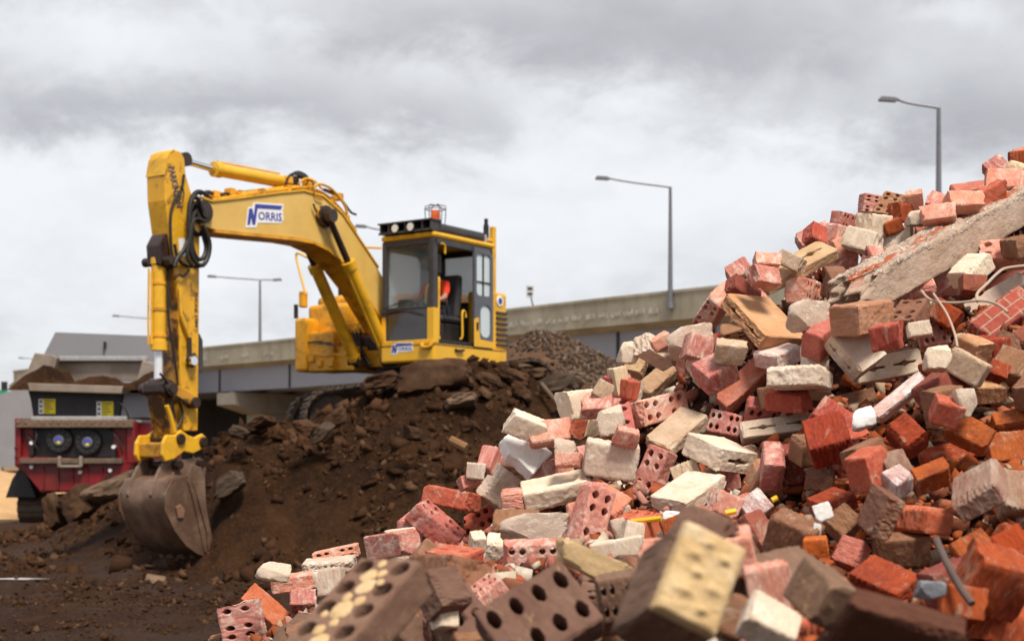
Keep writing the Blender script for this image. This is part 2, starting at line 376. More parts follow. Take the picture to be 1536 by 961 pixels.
def scatter(name, pts, mat, seed, shapes=6, sub=1, kind='stuff'):
    """one mesh of many small lumps: pts = (x, y, z, size, flatness)"""
    rr = random.Random(seed); protos = []
    for k in range(shapes):
        bm = bmesh.new()
        for _ in range(10 if sub == 1 else 14): bm.verts.new((max(-1, min(1, rr.gauss(0, .8))), max(-1, min(1, rr.gauss(0, .8))), max(-.75, min(.75, rr.gauss(0, .6)))))
        bmesh.ops.convex_hull(bm, input=list(bm.verts)); bmesh.ops.delete(bm, geom=[v for v in bm.verts if not v.link_faces], context='VERTS')
        bmesh.ops.triangulate(bm, faces=bm.faces); bmesh.ops.recalc_face_normals(bm, faces=bm.faces); bm.verts.index_update()
        protos.append((np.array([v.co[:] for v in bm.verts]), np.array([[v.index for v in f.verts] for f in bm.faces]))); bm.free()
    V = []; F = []; b = 0
    for (x, y, z, s, fl) in pts:
        pv, pf = protos[rr.randrange(shapes)]
        q = Quaternion((rr.gauss(0, 1), rr.gauss(0, 1), rr.gauss(0, 1), rr.gauss(0, 1))).normalized().to_matrix()
        M = np.array(q)@np.diag([s*rr.uniform(.7, 1.3), s*rr.uniform(.7, 1.2), s*fl])
        V.append(pv@M.T+np.array([x, y, z])); F.append(pf+b); b += len(pv)
    V = np.concatenate(V); F = np.concatenate(F)
    me = bpy.data.meshes.new(name); me.vertices.add(len(V)); me.vertices.foreach_set('co', V.ravel())
    me.loops.add(F.size); me.loops.foreach_set('vertex_index', F.ravel().astype(np.int32))
    me.polygons.add(len(F)); me.polygons.foreach_set('loop_start', np.arange(0, F.size, 3, dtype=np.int32)); me.update(calc_edges=True)
    me.materials.append(mat); o = bpy.data.objects.new(name, me); C.objects.link(o); tag(o, kind=kind); return o
def island_mat(name, cols, bump=.01, scale=20, rough=.95):
    q = N(name); r = q.n('ShaderNodeNewGeometry').outputs['Random Per Island']; c = q.n('ShaderNodeTexCoord').outputs['Object']
    rp = q.n('ShaderNodeValToRGB', {0: r}); rp.color_ramp.interpolation = 'CONSTANT'
    for i, cc in enumerate(cols):
        el = rp.color_ramp.elements[i] if i < 2 else rp.color_ramp.elements.new(i/len(cols))
        el.position = i/len(cols); el.color = (*cc, 1)
    n = q.noise(c, scale, 5, .7)
    base = q.mix(q.step(n, .3, .7), rp.outputs[0], (.04, .02, .012)); base = q.mix(.6, base, rp.outputs[0])
    q.set(Base_Color=base, Roughness=rough, Specular_IOR_Level=.12); q.bump(n, .6, bump); return q.m
CLOD = island_mat('soil_clod', [(.042, .018, .008), (.058, .026, .011), (.075, .034, .015), (.032, .014, .007), (.050, .023, .010), (.10, .053, .028), (.042, .018, .008)], .03, 12)
pts = []
npx = np.random.default_rng(5)
def gh(x, y): return float(ground_h(np.array([x]), np.array([y]))[0])
cand_px = npx.uniform(-60, 1150, 15000); cand_t = npx.uniform(-.7, 1.12, 15000)
yc_ = np.interp(cand_px, PXC, YC); y0_ = np.interp(cand_px, PXC, Y0); cy = y0_+(yc_-y0_)*cand_t; cx = (cand_px-CXP)/FPX*cy
ch_ = ground_h(cx, cy); cl = fbm(cx*1.3, cy*.9, 77, 3)
for i in range(15000):
    if cl[i]+npx.uniform(-.3, .3) < (-.08 if cand_t[i] < .75 else -.2): continue
    s = float(npx.uniform(.014, .042)+.11*npx.random()**6)
    if cand_t[i] > .8: s *= 1.1
    if cand_t[i] < .0: s *= .45
    pts.append((cx[i], cy[i], ch_[i]+s*.2, s, float(npx.uniform(.4, .85))))
for i in range(7000):
    y = float(npx.uniform(11.6, 17.4)); x = (float(npx.uniform(-80, 520))-CXP)/FPX*y
    if fbm(np.array([x*1.5]), np.array([y*2.4]), 88, 3)[0] < -.02+npx.uniform(-.25, .25): continue
    s = float(npx.uniform(.008, .022)+.03*npx.random()**8); pts.append((x, y, gh(x, y)+s*.15, s, .6))
scatter('soil_clods', pts, CLOD, 3)

# larger broken slabs lying on the earth mound
ROCKM = plain('muddy_rock', (.055, .027, .015), .95, spec=.12, var=.4, scale=3, dirt=(.11, .064, .038), dirt_amt=.6, bump=.02, coords_rand=True, dirt_lo=.45, dirt_hi=.62)
ROCKG = plain('grey_asphalt_chunk', (.070, .048, .035), .95, spec=.12, var=.3, scale=4, dirt=(.05, .03, .02), dirt_amt=.6, bump=.012, coords_rand=True)
ROCKL = plain('pale_broken_slab', (.17, .112, .074), .95, spec=.12, var=.25, scale=4, dirt=(.075, .042, .026), dirt_amt=.7, bump=.012, coords_rand=True)
rocks = [ # px, py, Y, w px, h px, tilt, mat, label
 (650, 566, 20.0, 125, 50, -6, ROCKM, 'biggest muddy flat rock on the mound crest, right under the yellow cab skirt'),
 (735, 572, 20.1, 50, 22, 25, ROCKM, 'tilted brown slab on the mound crest beside the biggest flat rock'),
 (772, 566, 20.3, 50, 20, 15, ROCKM, 'dark slab on the mound crest below the rear corner of the cab'),
 (805, 562, 20.6, 36, 18, -10, ROCKM, 'small dark rock on the mound crest right of the cab skirt'),
 (835, 582, 20.4, 74, 34, -12, ROCKG, 'large grey asphalt chunk on the crest left of the brick heap'),
 (782, 590, 19.6, 36, 22, 30, ROCKM, 'brown rock just below the mound crest'),
 (862, 606, 20.0, 50, 34, 20, ROCKM, 'dark rock behind the pale rock of the brick heap'),
 (690, 604, 19.3, 60, 18, -14, ROCKL, 'thin pale slab edge on the mound face below the biggest flat rock'),
 (566, 572, 20.3, 60, 22, -14, ROCKM, 'dark slab leaning over the excavator track'),
 (505, 628, 19.8, 34, 22, -35, ROCKM, 'brown rock resting against the excavator track'),
 (482, 648, 19.2, 40, 18, -40, ROCKG, 'greyish rock on the upper left face of the mound'),
 (455, 640, 19.1, 34, 20, 20, ROCKM, 'small brown rock left of the greyish rock on the mound'),
 (392, 634, 20.2, 40, 14, -20, ROCKM, 'dark slab on the left shoulder of the mound'),
 (360, 648, 19.8, 30, 18, 15, ROCKG, 'grey stone at the left edge of the mound'),
 (346, 726, 18.9, 56, 30, -34, ROCKG, 'pale-edged slab leaning beside the bucket'),
 (165, 735, 20.6, 84, 30, -26, ROCKL, 'long pale slab propped left of the bucket'),
 (118, 756, 20.6, 52, 50, -40, ROCKM, 'brown boulder in front of the red crusher'),
 (84, 768, 20.8, 30, 50, -20, ROCKM, 'upright dark slab beside the crusher track'),
 (232, 868, 17.2, 34, 10, 10, ROCKL, 'small pale flake lying below the bucket'),
 (620, 650, 17.9, 34, 20, 10, ROCKM, 'rounded brown clod half way up the mound face'),
 (700, 640, 18.3, 26, 20, 0, ROCKM, 'dark clod on the mound face above the white slab'),
]
for i, (px, py, Y, wp, hp, tl, mt, lb) in enumerate(rocks):
    s = Y/FPX; me = rock_mesh('rock', 100+i, (wp*s*.56, min(wp, 60)*s*.6, hp*s*.62), 4, 9, .10); me.materials.append(mt)
    o = bpy.data.objects.new('rock', me); C.objects.link(o); o.location = P(px, py, Y)
    o.rotation_euler = (R(rng.uniform(-12, 12)), R(tl), R(rng.uniform(-15, 15)))
    tag(o, lb, 'rock', 'rocks and slabs on the earth')

# gravel heap behind the excavator
def heap_h(x, y):
    d = np.hypot((x-.75)/1.0, (y-29.5)/1.1)
    return np.maximum(-.3, 4.05-.50*np.maximum(d-.35, 0)-.06*d**1.2+.22*fbm(x*.8, y*.8, 51, 5))
GRAV = plain('heap_soil', (.095, .053, .032), .95, spec=.1, var=.25, scale=3, dirt=(.20, .14, .105), dirt_amt=.5, bump=.03)
o = grid_mesh('gravel_heap', -8.5, 10, 260, np.linspace(21.6, 38, 200), heap_h, GRAV, 'thing', warp=False)
tag(o, 'brown and grey gravel heap rising behind the excavator cab', 'gravel heap')
GR = island_mat('crushed_stone', [(.085, .058, .042), (.13, .092, .070), (.055, .036, .026), (.18, .138, .108), (.075, .048, .033)], .01, 20)
pts = []
for i in range(9000):
    x = npx.uniform(-1.2, 8); y = npx.uniform(24.5, 30)
    if x < .25+.9*(29-y)*.3+.25*math.sin(y*3): 
        if npx.random() > .04: continue
    z = float(heap_h(np.array([x]), np.array([y]))[0]); s = npx.uniform(.03, .065)
    pts.append((x, y, z+s*.3, s, .8))
scatter('crushed_gravel', pts, GR, 9)

# sand heap at the far left
SAND = plain('yellow_sand', (.46, .28, .13), .95, var=.15, scale=2, bump=.03)
o = grid_mesh('sand_heap', -28, -12, 80, np.linspace(34, 46, 60), lambda x, y: np.maximum(-.2, 2.35-.28*np.hypot(x+19, y-40)+.3*fbm(x*.7, y*.7, 61, 4)), SAND, 'thing', warp=False)
tag(o, 'yellow sand heap behind the track of the red crusher', 'sand heap')
# puddle
q = N('puddle_water'); q.set(Base_Color=(.52, .50, .48), Roughness=.25, Specular_IOR_Level=.8)
mb = MB(); cx0, cy0 = P(18, 876, 17.4).x, 17.4
n = 40; ring = [(cx0+.42*math.cos(t)*(1+.2*math.sin(3*t)), cy0+.10*math.sin(t)*(1+.4*math.sin(5*t+1)), 0) for t in [2*math.pi*i/n for i in range(n)]]
zt = max(gh(a, b) for a, b, _ in ring[::4])*.35+.65*gh(cx0, cy0)+.002
mb.add([(a, b, zt) for a, b, _ in ring], [tuple(range(n))]).build('puddle_water', q.m, kind='structure')

# ------------------------------------------------------------------ overpass
def concrete_mat():
    q = N('weathered_parapet_concrete'); c = q.n('ShaderNodeTexCoord').outputs['Object']
    base = q.mix(q.step(q.noise(c, .35, 6, .65), .4, .6), (.31, .285, .22), (.41, .385, .31))
    sc = q.n('ShaderNodeMapping', {0: c, 'Scale': (1.2, 1.2, .12)}).outputs[0]
    base = q.mix(q.math('MULTIPLY', q.step(q.noise(sc, 1.6, 6, .7), .5, .7), .5), base, (.21, .185, .135))
    q.set(Base_Color=base, Roughness=.9, Specular_IOR_Level=.2); q.bump(q.noise(c, 5, 6, .7), .3, .02); return q.m
PARA = concrete_mat()
GIRD = plain('blue_grey_painted_steel', (.25, .27, .33), .5, var=.05, scale=.5, dirt=(.2, .2, .23), dirt_amt=.3)
PIERC = plain('pier_concrete', (.30, .275, .235), .85, var=.12, scale=.6, dirt=(.18, .155, .12), dirt_amt=.5)
ZT = 10.55
path = []
for px, py in ((20, 556), (150, 538), (300, 521), (440, 507), (600, 485), (757, 464), (900, 447.5), (1070, 429), (1200, 415), (1350, 400), (1536, 383)):
    Y = (ZT-CAMZ)*FPX/(HOR-py); path.append(((px-CXP)/FPX*Y, Y))
def sweep(mb, prof, pth):
    """prof: (offset away from the camera side, height) closed outline"""
    n = len(prof); vs = []
    for i, (x, y) in enumerate(pth):
        a = Vector(pth[max(i-1, 0)]); b = Vector(pth[min(i+1, len(pth)-1)]); d = (b-a).normalized(); nn = Vector((-d.y, d.x))
        if nn.y < 0: nn = -nn
        vs += [(x+nn.x*o, y+nn.y*o, z) for o, z in prof]
    fs = [(i*n+k, i*n+(k+1) % n, (i+1)*n+(k+1) % n, (i+1)*n+k) for i in range(len(pth)-1) for k in range(n)]
    fs += [tuple(range(n))[::-1], tuple(range((len(pth)-1)*n, len(pth)*n))]
    mb.add(vs, fs)
br = empty('overpass', (path[4][0]*0, 0, 0), label='long concrete road overpass with blue-grey girders crossing behind the excavator', cat='bridge')
mb = MB(); sweep(mb, [(0, ZT), (.35, ZT), (.35, ZT-1.0), (11, ZT-1.0), (11, ZT), (11.4, ZT), (11.4, ZT-1.9), (1.0, ZT-1.9), (.45, ZT-1.72), (.05, ZT-1.62)], path)
mb.build('parapet_deck', PARA, br)
mb = MB(); sweep(mb, [(-.06, ZT+.02), (.41, ZT+.02), (.41, ZT-.14), (-.06, ZT-.14)], path); mb.build('coping', PARA, br)
mb = MB()
for of in (1.1, 4, 7, 10): sweep(mb, [(of, ZT-1.9), (of+.5, ZT-1.9), (of+.5, ZT-3.75), (of, ZT-3.75)], path)
mb.build('steel_girder', GIRD, br)
mb = MB()
def along(t):   # point on the path at parameter t (index units)
    i = min(int(t), len(path)-2); f = t-i
    a, b = Vector(path[i]), Vector(path[i+1]); d = (b-a).normalized(); nn = Vector((-d.y, d.x)); nn = nn if nn.y > 0 else -nn
    return a.lerp(b, f), d, nn
for t in (2.1, 2.85, 6.05, 6.9, 7.8, .8, 8.8):
    p, d, nn = along(t); s = p+nn*1.02
    mb.add([(s.x+d.x*a, s.y+d.y*a, z) for a in (-.09, .09) for z in (ZT-1.9, ZT-3.72)]+[(s.x+d.x*a+nn.x*.08, s.y+d.y*a+nn.y*.08, z) for a in (-.09, .09) for z in (ZT-1.9, ZT-3.72)],
           [(0, 1, 3, 2), (4, 6, 7, 5), (0, 4, 5, 1), (2, 3, 7, 6), (0, 2, 6, 4), (1, 5, 7, 3)])
mb.build('splice_joint', BLACK, br)
for t, nm in ((2.22, 'pier'), (5.6, 'pier'), (8.4, 'pier'), (.3, 'pier')):
    p, d, nn = along(t); mb = MB()
    def pt(a, b, z): return (p.x+d.x*a+nn.x*b, p.y+d.y*a+nn.y*b, z)
    def pbox(a0, a1, b0, b1, z0, z1, tz=0):
        vs = [pt(a, b, z) for a in (a0, a1) for b in (b0, b1) for z in (z0, z1)]
        mb.add(vs, [(0, 1, 3, 2), (4, 6, 7, 5), (0, 4, 5, 1), (2, 3, 7, 6), (0, 2, 6, 4), (1, 5, 7, 3)])
    mb.add([pt(a, b, z) for a in (-1.3, 1.3) for b, z in ((.6, ZT-3.9), (11, ZT-3.9), (11, ZT-4.6), (7.8, ZT-5.6), (3.2, ZT-5.6), (.6, ZT-4.9))],
           [(0, 1, 2, 3, 4, 5), (11, 10, 9, 8, 7, 6)]+[(i, (i+1) % 6, 6+(i+1) % 6, 6+i) for i in range(6)])
    pbox(-1.1, 1.1, 3.4, 7.6, -1, ZT-5.58)
    for b in (1.35, 4.25, 7.25, 10.2): pbox(-.3, .3, b-.2, b+.2, ZT-3.92, ZT-3.74)
    mb.build('pier', PIERC, br, bevel=.03)
mb = MB(); sweep(mb, [(9.6, ZT-3.8), (12.5, ZT-3.8), (14, 0), (8.2, 0)], path); mb.build('underbridge_dark_backing', plain('underbridge_shade', (.05, .04, .034), .95, var=.3, scale=.4), br)  # added dark backing: the shade under the deck put into its colour
# faded white paint marks along the parapet face
rr = random.Random(4)
WP = plain('faded_white_paint', (.46, .44, .38), .9, var=.25, scale=2, coords_rand=False)
for g in range(16):
    px0 = 765+g*19.3 if g < 12 else 300+ (g-12)*33
    if rr.random() < .08: continue
    mb = MB()
    for k in range(7):
        px = px0+k*2.0+rr.uniform(-.6, .6)
        t = np.interp(px, [20, 150, 300, 440, 600, 757, 900, 1070, 1200], range(9)); p, d, nn = along(float(t))
        w_ = rr.uniform(.04, .1); z0 = ZT-1.12+rr.uniform(-.08, .06); z1 = z0+rr.uniform(.12, .34)
        if z1 <= z0: continue
        s = p-nn*.012+nn*.02; off = (ZT-z0)*.031
        mb.add([(p.x-nn.x*.02+d.x*a, p.y-nn.y*.02+d.y*a, z) for a in (-w_, w_) for z in (z0, z1)], [(0, 1, 3, 2)])
    mb.build('paint_mark', WP, br)
o = MB(); 
wall_poly = [(-1500, 0)]
mb = MB(); Yw = 118
mb.prism([(-40, 612), (0, 592), (47, 572), (110, 556), (212, 548), (212, 700), (-40, 700)], lambda p: P(p[0], p[1], Yw), lambda p: P(p[0], p[1], Yw)+Vector((-1, 12, 0)))
mb.build('retaining_wall', GREYP, None, label='grey sloping retaining wall far behind the left side of the crusher', cat='wall')

# street lamps
def lamp(px_pole, py_top, Y, arms, label, z0=None):
    base = P(px_pole, py_top, Y); z0 = ZT-1.0 if z0 is None else z0
    root = empty('street_lamp', (base.x, Y, z0), label=label, cat='street lamp', group='street lamps along the overpass')
    h = base.z-z0; mb = MB(); mb.cyl((0, 0, 0), (0, 0, h), .15, .085, 12); mb.cyl((0, 0, 0), (0, 0, .35), .22, .2, 12); mb.build('pole', POLE, root, smooth=True)
    for (pxe, pye) in arms:
        e_ = P(pxe, pye, Y)-Vector((base.x, Y, z0)); sg = 1 if e_.x > 0 else -1; L_ = abs(e_.x)
        mb = MB(); mb.tube([(0, 0, h-.05), (sg*.15, 0, h+.02), (e_.x*.5, 0, h*.5+e_.z*.5+.02), (e_.x-sg*.7, 0, e_.z)], .055, 8); ar = mb.build('arm', POLE, root, smooth=True)
        mb = MB(); pr = [(-.75, .0), (-.55, .11), (.0, .15), (.12, .03), (.1, -.05), (-.6, -.09)]
        mb.prism(pr, lambda p: (e_.x+sg*p[0], -.14, e_.z+p[1]), lambda p: (e_.x+sg*p[0], .14, e_.z+p[1]))
        mb.build('lamp_head', POLE, root, bevel=.02)
    return root
lamp(1408, 162, 60, [(1322, 150)], 'tallest street lamp with one arm, standing above the brick heap')
lamp(1005.5, 281, 78, [(896, 268)], 'single-arm street lamp on the overpass between excavator cab and brick heap')
lamp(390, 420, 120, [(313, 415), (421, 420)], 'double-arm street lamp on the overpass right of the excavator arm')
lamp(584, 346.5, 93.5, [(535, 340)], 'street lamp whose arm shows behind the excavator boom, its pole hidden by the cab')
lamp(236, 479, 154, [(170, 474)], 'distant street lamp whose arm shows left of the excavator arm')
lamp(75, 540, 205, [(29, 537)], 'tiny distant street lamp left of the crusher hopper')
# small road sign
p, d, nn = along(5.28)
rt = empty('road_sign', (p.x, p.y, ZT-.2), label='small square sign on a short leaning post on the overpass', cat='road sign')
mb = MB(); mb.tube([(.25, 0, 0), (0, 0, 1.0)], .05, 8, 1); mb.build('post', POLE, rt)
mb = MB(); mb.box(-.24, .24, -.03, .03, .75, 1.5); mb.build('sign_panel', plain('sign_grey', (.5, .52, .55), .5), rt, bevel=.01)
mb = MB(); mb.box(-.15, .15, -.05, -.032, 1.2, 1.38); mb.box(-.15, .15, -.05, -.032, .9, 1.05); mb.build('sign_symbol', DARK, rt)
rt = empty('traffic_sign', P(4, 600, 130), label='tiny black and green traffic sign at the far left edge', cat='traffic sign')
mb = MB(); mb.cyl((0, 0, -8), (0, 0, 1.6), .08); mb.build('post', POLE, rt)
mb = MB(); mb.box(-.45, .45, -.05, .05, .35, .95); mb.build('sign_panel', plain('sign_green', (.01, .28, .15), .5), rt)
mb = MB(); mb.box(-.1, .4, -.12, .12, .96, 1.7); mb.build('signal_box', BLACK, rt)

# ------------------------------------------------------------------ excavator
FX, FY = -.5592, -.8290           # direction the machine faces; its left is (-FY, FX)
LX, LY = -FY, FX
OX, OY, OZ = -1.468, 22.96, 2.0
EXR = math.atan2(FY, FX)
exc = empty('excavator', (OX, OY, OZ), EXR, label='yellow tracked excavator with raised boom working from the top of the earth mound', cat='excavator')
def side(px, py, yl=0.):
    """local (x, z) of the point seen at px, py on the machine's vertical plane y = yl"""
    k = (px-CXP)/FPX; s = (OX+yl*LX-k*(OY+yl*LY))/(k*FY-FX); Y = OY+s*FY+yl*LY
    return s, CAMZ+(HOR-py)/FPX*Y-OZ
def front(px, py, xl):
    k = (px-CXP)/FPX; yl = (k*(OY+xl*FY)-OX-xl*FX)/(LX-k*LY); Y = OY+xl*FY+yl*LY
    return yl, CAMZ+(HOR-py)/FPX*Y-OZ
def slab(mb, pix, y0, y1, ref=None):
    poly = [side(a, b, y1 if ref is None else ref) for a, b in pix]
    mb.prism(poly, lambda p: (p[0], y0, p[1]), lambda p: (p[0], y1, p[1])); return poly
def fslab(mb, pix, x0, x1, ref=None):
    poly = [front(a, b, x1 if ref is None else ref) for a, b in pix]
    mb.prism(poly, lambda p: (x0, p[0], p[1]), lambda p: (x1, p[0], p[1])); return poly
def sp(px, py, yl): s, z = side(px, py, yl); return Vector((s, yl, z))
BW = .21
# boom
mb = MB()
slab(mb, [(302, 338), (297, 318), (303, 298), (317, 303), (361, 298), (421, 290), (455, 287), (484, 295), (512, 320), (537, 357), (567, 402), (600, 462), (618, 515), (596, 520),
          (580, 492), (562, 462), (541, 427), (517, 396), (492, 373), (469, 362), (442, 357), (380, 351), (322, 345)], -BW, BW)
boom = mb.build('boom', YELF, exc, bevel=.015)
mb = MB()       # brownish underside plate and edge flanges, set proud of the box
low = [side(a, b, BW) for a, b in [(322, 345), (380, 351), (442, 357), (469, 362), (492, 373), (517, 396), (541, 427), (562, 462), (580, 492)]]
for (a, b), (c, d) in zip(low, low[1:]):
    mb.prism([(a, b), (c, d), (c, d-.035), (a, b-.035)], lambda p: (p[0], -BW-.02, p[1]), lambda p: (p[0], BW+.02, p[1]))
mb.build('underside_plate', YELO, boom)
mb = MB()
up = [side(a, b, BW) for a, b in [(303, 298), (317, 303), (361, 298), (421, 290), (455, 287), (484, 295), (512, 320), (537, 357), (567, 402)]]
for (a, b), (c, d) in zip(up, up[1:]):
    mb.prism([(a, b+.03), (c, d+.03), (c, d), (a, b)], lambda p: (p[0], -BW-.02, p[1]), lambda p: (p[0], BW+.02, p[1]))
mb.build('top_plate', YEL, boom)
mb = MB()       # boom head fork and pins
c = sp(303, 318, BW); mb.cyl((c.x, -.30, c.z), (c.x, .30, c.z), .09, n=20); mb.cyl((c.x, -.27, c.z), (c.x, .27, c.z), .15, n=20)

mb.build('boom_pin', GREASE, boom, bevel=.01)
mb = MB(); c = sp(494, 324, .33); mb.cyl((c.x, -.42, c.z), (c.x, .42, c.z), .09, n=18); mb.cyl((c.x, -.30, c.z), (c.x, .30, c.z), .16, n=18)
mb.build('cylinder_boss', GREASE, boom, bevel=.01)
# hydraulic pipes along the top of the boom
tops = [(318, 299), (361, 292), (421, 283), (455, 279), (486, 287), (514, 312), (537, 345)]
for i, yl in enumerate((-.12, -.02, .08, .17)):
    mb = MB(); mb.tube([sp(a, b-1+(i % 2)*2.5, BW)*1+Vector((0, yl-BW, 0)) for a, b in tops], .022, 8); mb.build('hydraulic_pipe', YELO if i % 2 else YEL, boom, smooth=True)
for a, b in ((330, 298), (362, 292), (398, 286), (436, 281), (468, 281), (500, 298), (524, 326)):
    mb = MB(); p = sp(a, b, BW); mb.box(p.x-.03, p.x+.03, -.17, .20, p.z-.05, p.z+.035); mb.build('pipe_clamp', YELO, boom, bevel=.006)
mb = MB(); mb.tube([sp(a, b, BW+.03) for a, b in [(470, 281), (480, 276), (498, 284), (516, 306), (521, 322)]], .02, 8)
mb.tube([sp(a, b, BW+.05) for a, b in [(479, 312), (476, 322), (484, 330), (492, 322)]], .018, 8)
mb.build('valve_hose', YELO, boom, smooth=True)
mb = MB()
for k in range(5):
    mb.tube([sp(a, b, .15-.07*k) for a, b in [(428, 276), (436+k*2, 262-k), (452+k*2, 264), (466, 272+k), (474, 280)]], .017, 6)
mb.build('hose_bundle', RUBBER, boom, smooth=True)
# stick cylinder on top of the boom
def ram(name, a, b, c, rb, rr_, rodm, par, barm=YEL):
    """rod end a, gland b, barrel end c"""
    mb = MB(); mb.cyl(b, c, rb, n=20); d = (c-b).normalized()
    mb.cyl(b-d*.02, b+d*.10, rb*1.18, n=20); mb.cyl(c-d*.04, c+d*.04, rb*1.12, n=20)
    o_ = mb.build(name, barm, par, smooth=True)
    mb = MB(); mb.cyl(a, b, rr_, n=16); mb.build('rod', rodm, o_, smooth=True)
    w_ = rb*1.1
    for e_ in (a, c+d*.08): mb = MB(); mb.cyl(e_+Vector((0, -w_, 0)), e_+Vector((0, w_, 0)), rb*1.05, n=18); mb.build('eye', GREASE, o_, smooth=True)
    mb = MB(); off = Vector((0, 0, 1))*rb*1.25 if abs(d.x) > abs(d.z) else Vector((-1, 0, 0))*-rb*1.25
    mb.tube([b+d*.05+off, b+d*.25+off, c-d*.15+off], .016, 6, 1); mb.build('feed_pipe', barm, o_)
    return o_
ram('stick_cylinder', sp(273, 240, 0), sp(322, 254, 0), sp(430, 274, 0), .088, .045, CHROME, exc, YEL)
zt, zb = sp(494, 324, .35), sp(530, 536, -.35)
mid = sp(524, 394, .35)
for yl in (.33, -.33):
    a, b, c = (Vector((v.x, yl, v.z)) for v in (zt, mid, Vector((zb.x, 0, zb.z))))
    ram('boom_cylinder', a, b, c, .092, .05, GREASE, exc, YEL)
for k, (pts_, yl, r_) in enumerate((([(300, 292), (312, 287), (326, 293), (340, 290), (352, 296)], .12, .018), ([(318, 296), (330, 290), (345, 293), (358, 287), (372, 290)], -.05, .02), ([(420, 283), (428, 270), (440, 266), (456, 268), (470, 278)], .05, .02),
                  ([(448, 276), (458, 268), (472, 272), (484, 284), (500, 292)], .16, .016), ([(486, 284), (502, 290), (516, 304), (526, 318), (534, 322)], .20, .018), ([(460, 279), (470, 284), (474, 296), (484, 300)], .24, .012), ([(486, 318), (480, 322), (474, 316), (470, 306)], .26, .016))):
    mb = MB(); mb.tube([sp(a, b, yl) for a, b in pts_], r_, 7); mb.build('boom_hose', RUBBER if k % 2 == 0 else YELO, boom, smooth=True)
for a, b in ((322, 293), (346, 289), (432, 271), (462, 273), (508, 296)):
    mb = MB(); p = sp(a, b, .1); mb.box(p.x-.05, p.x+.05, .02, .16, p.z-.05, p.z+.06); mb.build('valve_fitting', YELO, boom, bevel=.015)
for a, b, c_, d in ((228, 440, 236, 446), (227, 470, 247, 475), (226, 515, 250, 522)):
    pass
# logo sticker on the boom
def decal(par, mapf, y_off, name_sz, cx, cy, sc, origin):
    """pixel outlines of the sticker (crop coordinates) mapped to the panel by mapf"""
    q_ = lambda pts: [mapf(origin[0]+a*sc, origin[1]+b*sc) for a, b in pts]
    out_ = [(330, 320), (430, 310), (452, 222), (520, 208), (1150, 250), (1145, 330), (1130, 400), (1152, 600), (1085, 690), (560, 680), (520, 790), (278, 790)]
    nn = [(355, 350), (425, 350), (465, 520), (492, 245), (1120, 288), (1085, 378), (548, 345), (495, 722), (432, 722), (402, 560), (372, 725), (312, 725)]
    return q_(out_), q_(nn)
def boom_map(a, b): return side(a, b, BW)
o_pts, n_pts = decal(None, boom_map, 0, 0, 0, 0, 1/15.36, (350, 290))
mb = MB(); mb.prism(o_pts, lambda p: (p[0], BW+.003, p[1]), lambda p: (p[0], BW+.006, p[1])); stk = mb.build('logo_sticker', WHITE, boom)
mb = MB(); mb.prism(n_pts, lambda p: (p[0], BW+.007, p[1]), lambda p: (p[0], BW+.010, p[1]))
lv, lf = letters('ORRIS', 1.0)
umax = max(v[0] for v in lv); vmax = max(v[1] for v in lv)
A0 = side(350+560/15.36, 290+605/15.36, BW); A1 = side(350+1110/15.36, 290+640/15.36, BW); A2 = side(350+560/15.36, 290+418/15.36, BW)
mb.add([(A0[0]+(A1[0]-A0[0])*u/umax, BW+.009, A0[1]+(A1[1]-A0[1])*u/umax+(A2[1]-A0[1])*v/vmax) for u, v in lv], lf)
mb.build('lettering', BLUE, stk)

# arm (dipper)
AW = .17
mb = MB()
armp = slab(mb, [(251, 238), (255, 229), (262, 225), (271, 227), (277, 238), (279, 262), (288, 292), (297, 320), (300, 345), (299, 460), (298, 560), (297, 646), (276, 646), (271, 560), (268, 450), (262, 400), (254, 345), (248, 300), (247, 262)], -AW, AW)
arm = mb.build('arm', YELA, exc, bevel=.015)
mb = MB()   # greasy front strip of the arm below the cylinder bracket
fr = [side(a, b, AW) for a, b in [(262, 396), (268, 450), (271, 560), (273, 600)]]
for (a, b), (c, d) in zip(fr, fr[1:]):
    mb.prism([(a, b), (c, d), (c+.012, d), (a+.012, b)], lambda p: (p[0], -AW+.02, p[1]), lambda p: (p[0], AW-.02, p[1]))
mb.build('front_plate', YELG, arm)
mb = MB(); a = side(247, 262, AW); 
tp = [side(*q_, AW) for q_ in [(247, 262), (251, 238), (255, 229), (262, 225)]]
for (a, b), (c, d) in zip(tp, tp[1:]): mb.prism([(a, b), (c, d), (c+.008, d+.008), (a+.008, b)], lambda p: (p[0], -AW-.006, p[1]), lambda p: (p[0], AW+.006, p[1]))
mb.build('rounded_cap_plate', YEL, arm)
# lettering down the arm: small dark blue-grey word and a smaller one lower
def word_down(txt, p0, p1, hpx, mat, par, off):
    lv, lf = letters(txt, 1.0); um = max(v[0] for v in lv); vm = max(v[1] for v in lv)
    a = Vector(side(*p0, AW)); b = Vector(side(*p1, AW)); d = b-a; nrm = Vector((-d.y, d.x)).normalized()*hpx
    if nrm.x > 0: nrm = -nrm
    mb = MB(); mb.add([(a.x+d.x*u/um+nrm.x*v/vm, AW+off, a.y+d.y*u/um+nrm.y*v/vm) for u, v in lv], lf)
    return mb.build('lettering', mat, par)
word_down('PARKINSON', (252, 250), (265, 312), .11, plain('faded_blue_letters', (.045, .04, .10), .5), arm, .004)
word_down('PHONE 5584', (291.5, 438), (292, 490), .055, plain('dark_letters', (.05, .03, .02), .5), arm, .004)
mb = MB(); mb.prism([side(a, b, AW) for a, b in [(267, 358), (277, 357), (279, 383), (270, 386)]], lambda p: (p[0], AW+.003, p[1]), lambda p: (p[0], AW+.006, p[1]))
mb.build('worn_white_label', WHITE, arm)
mb = MB()
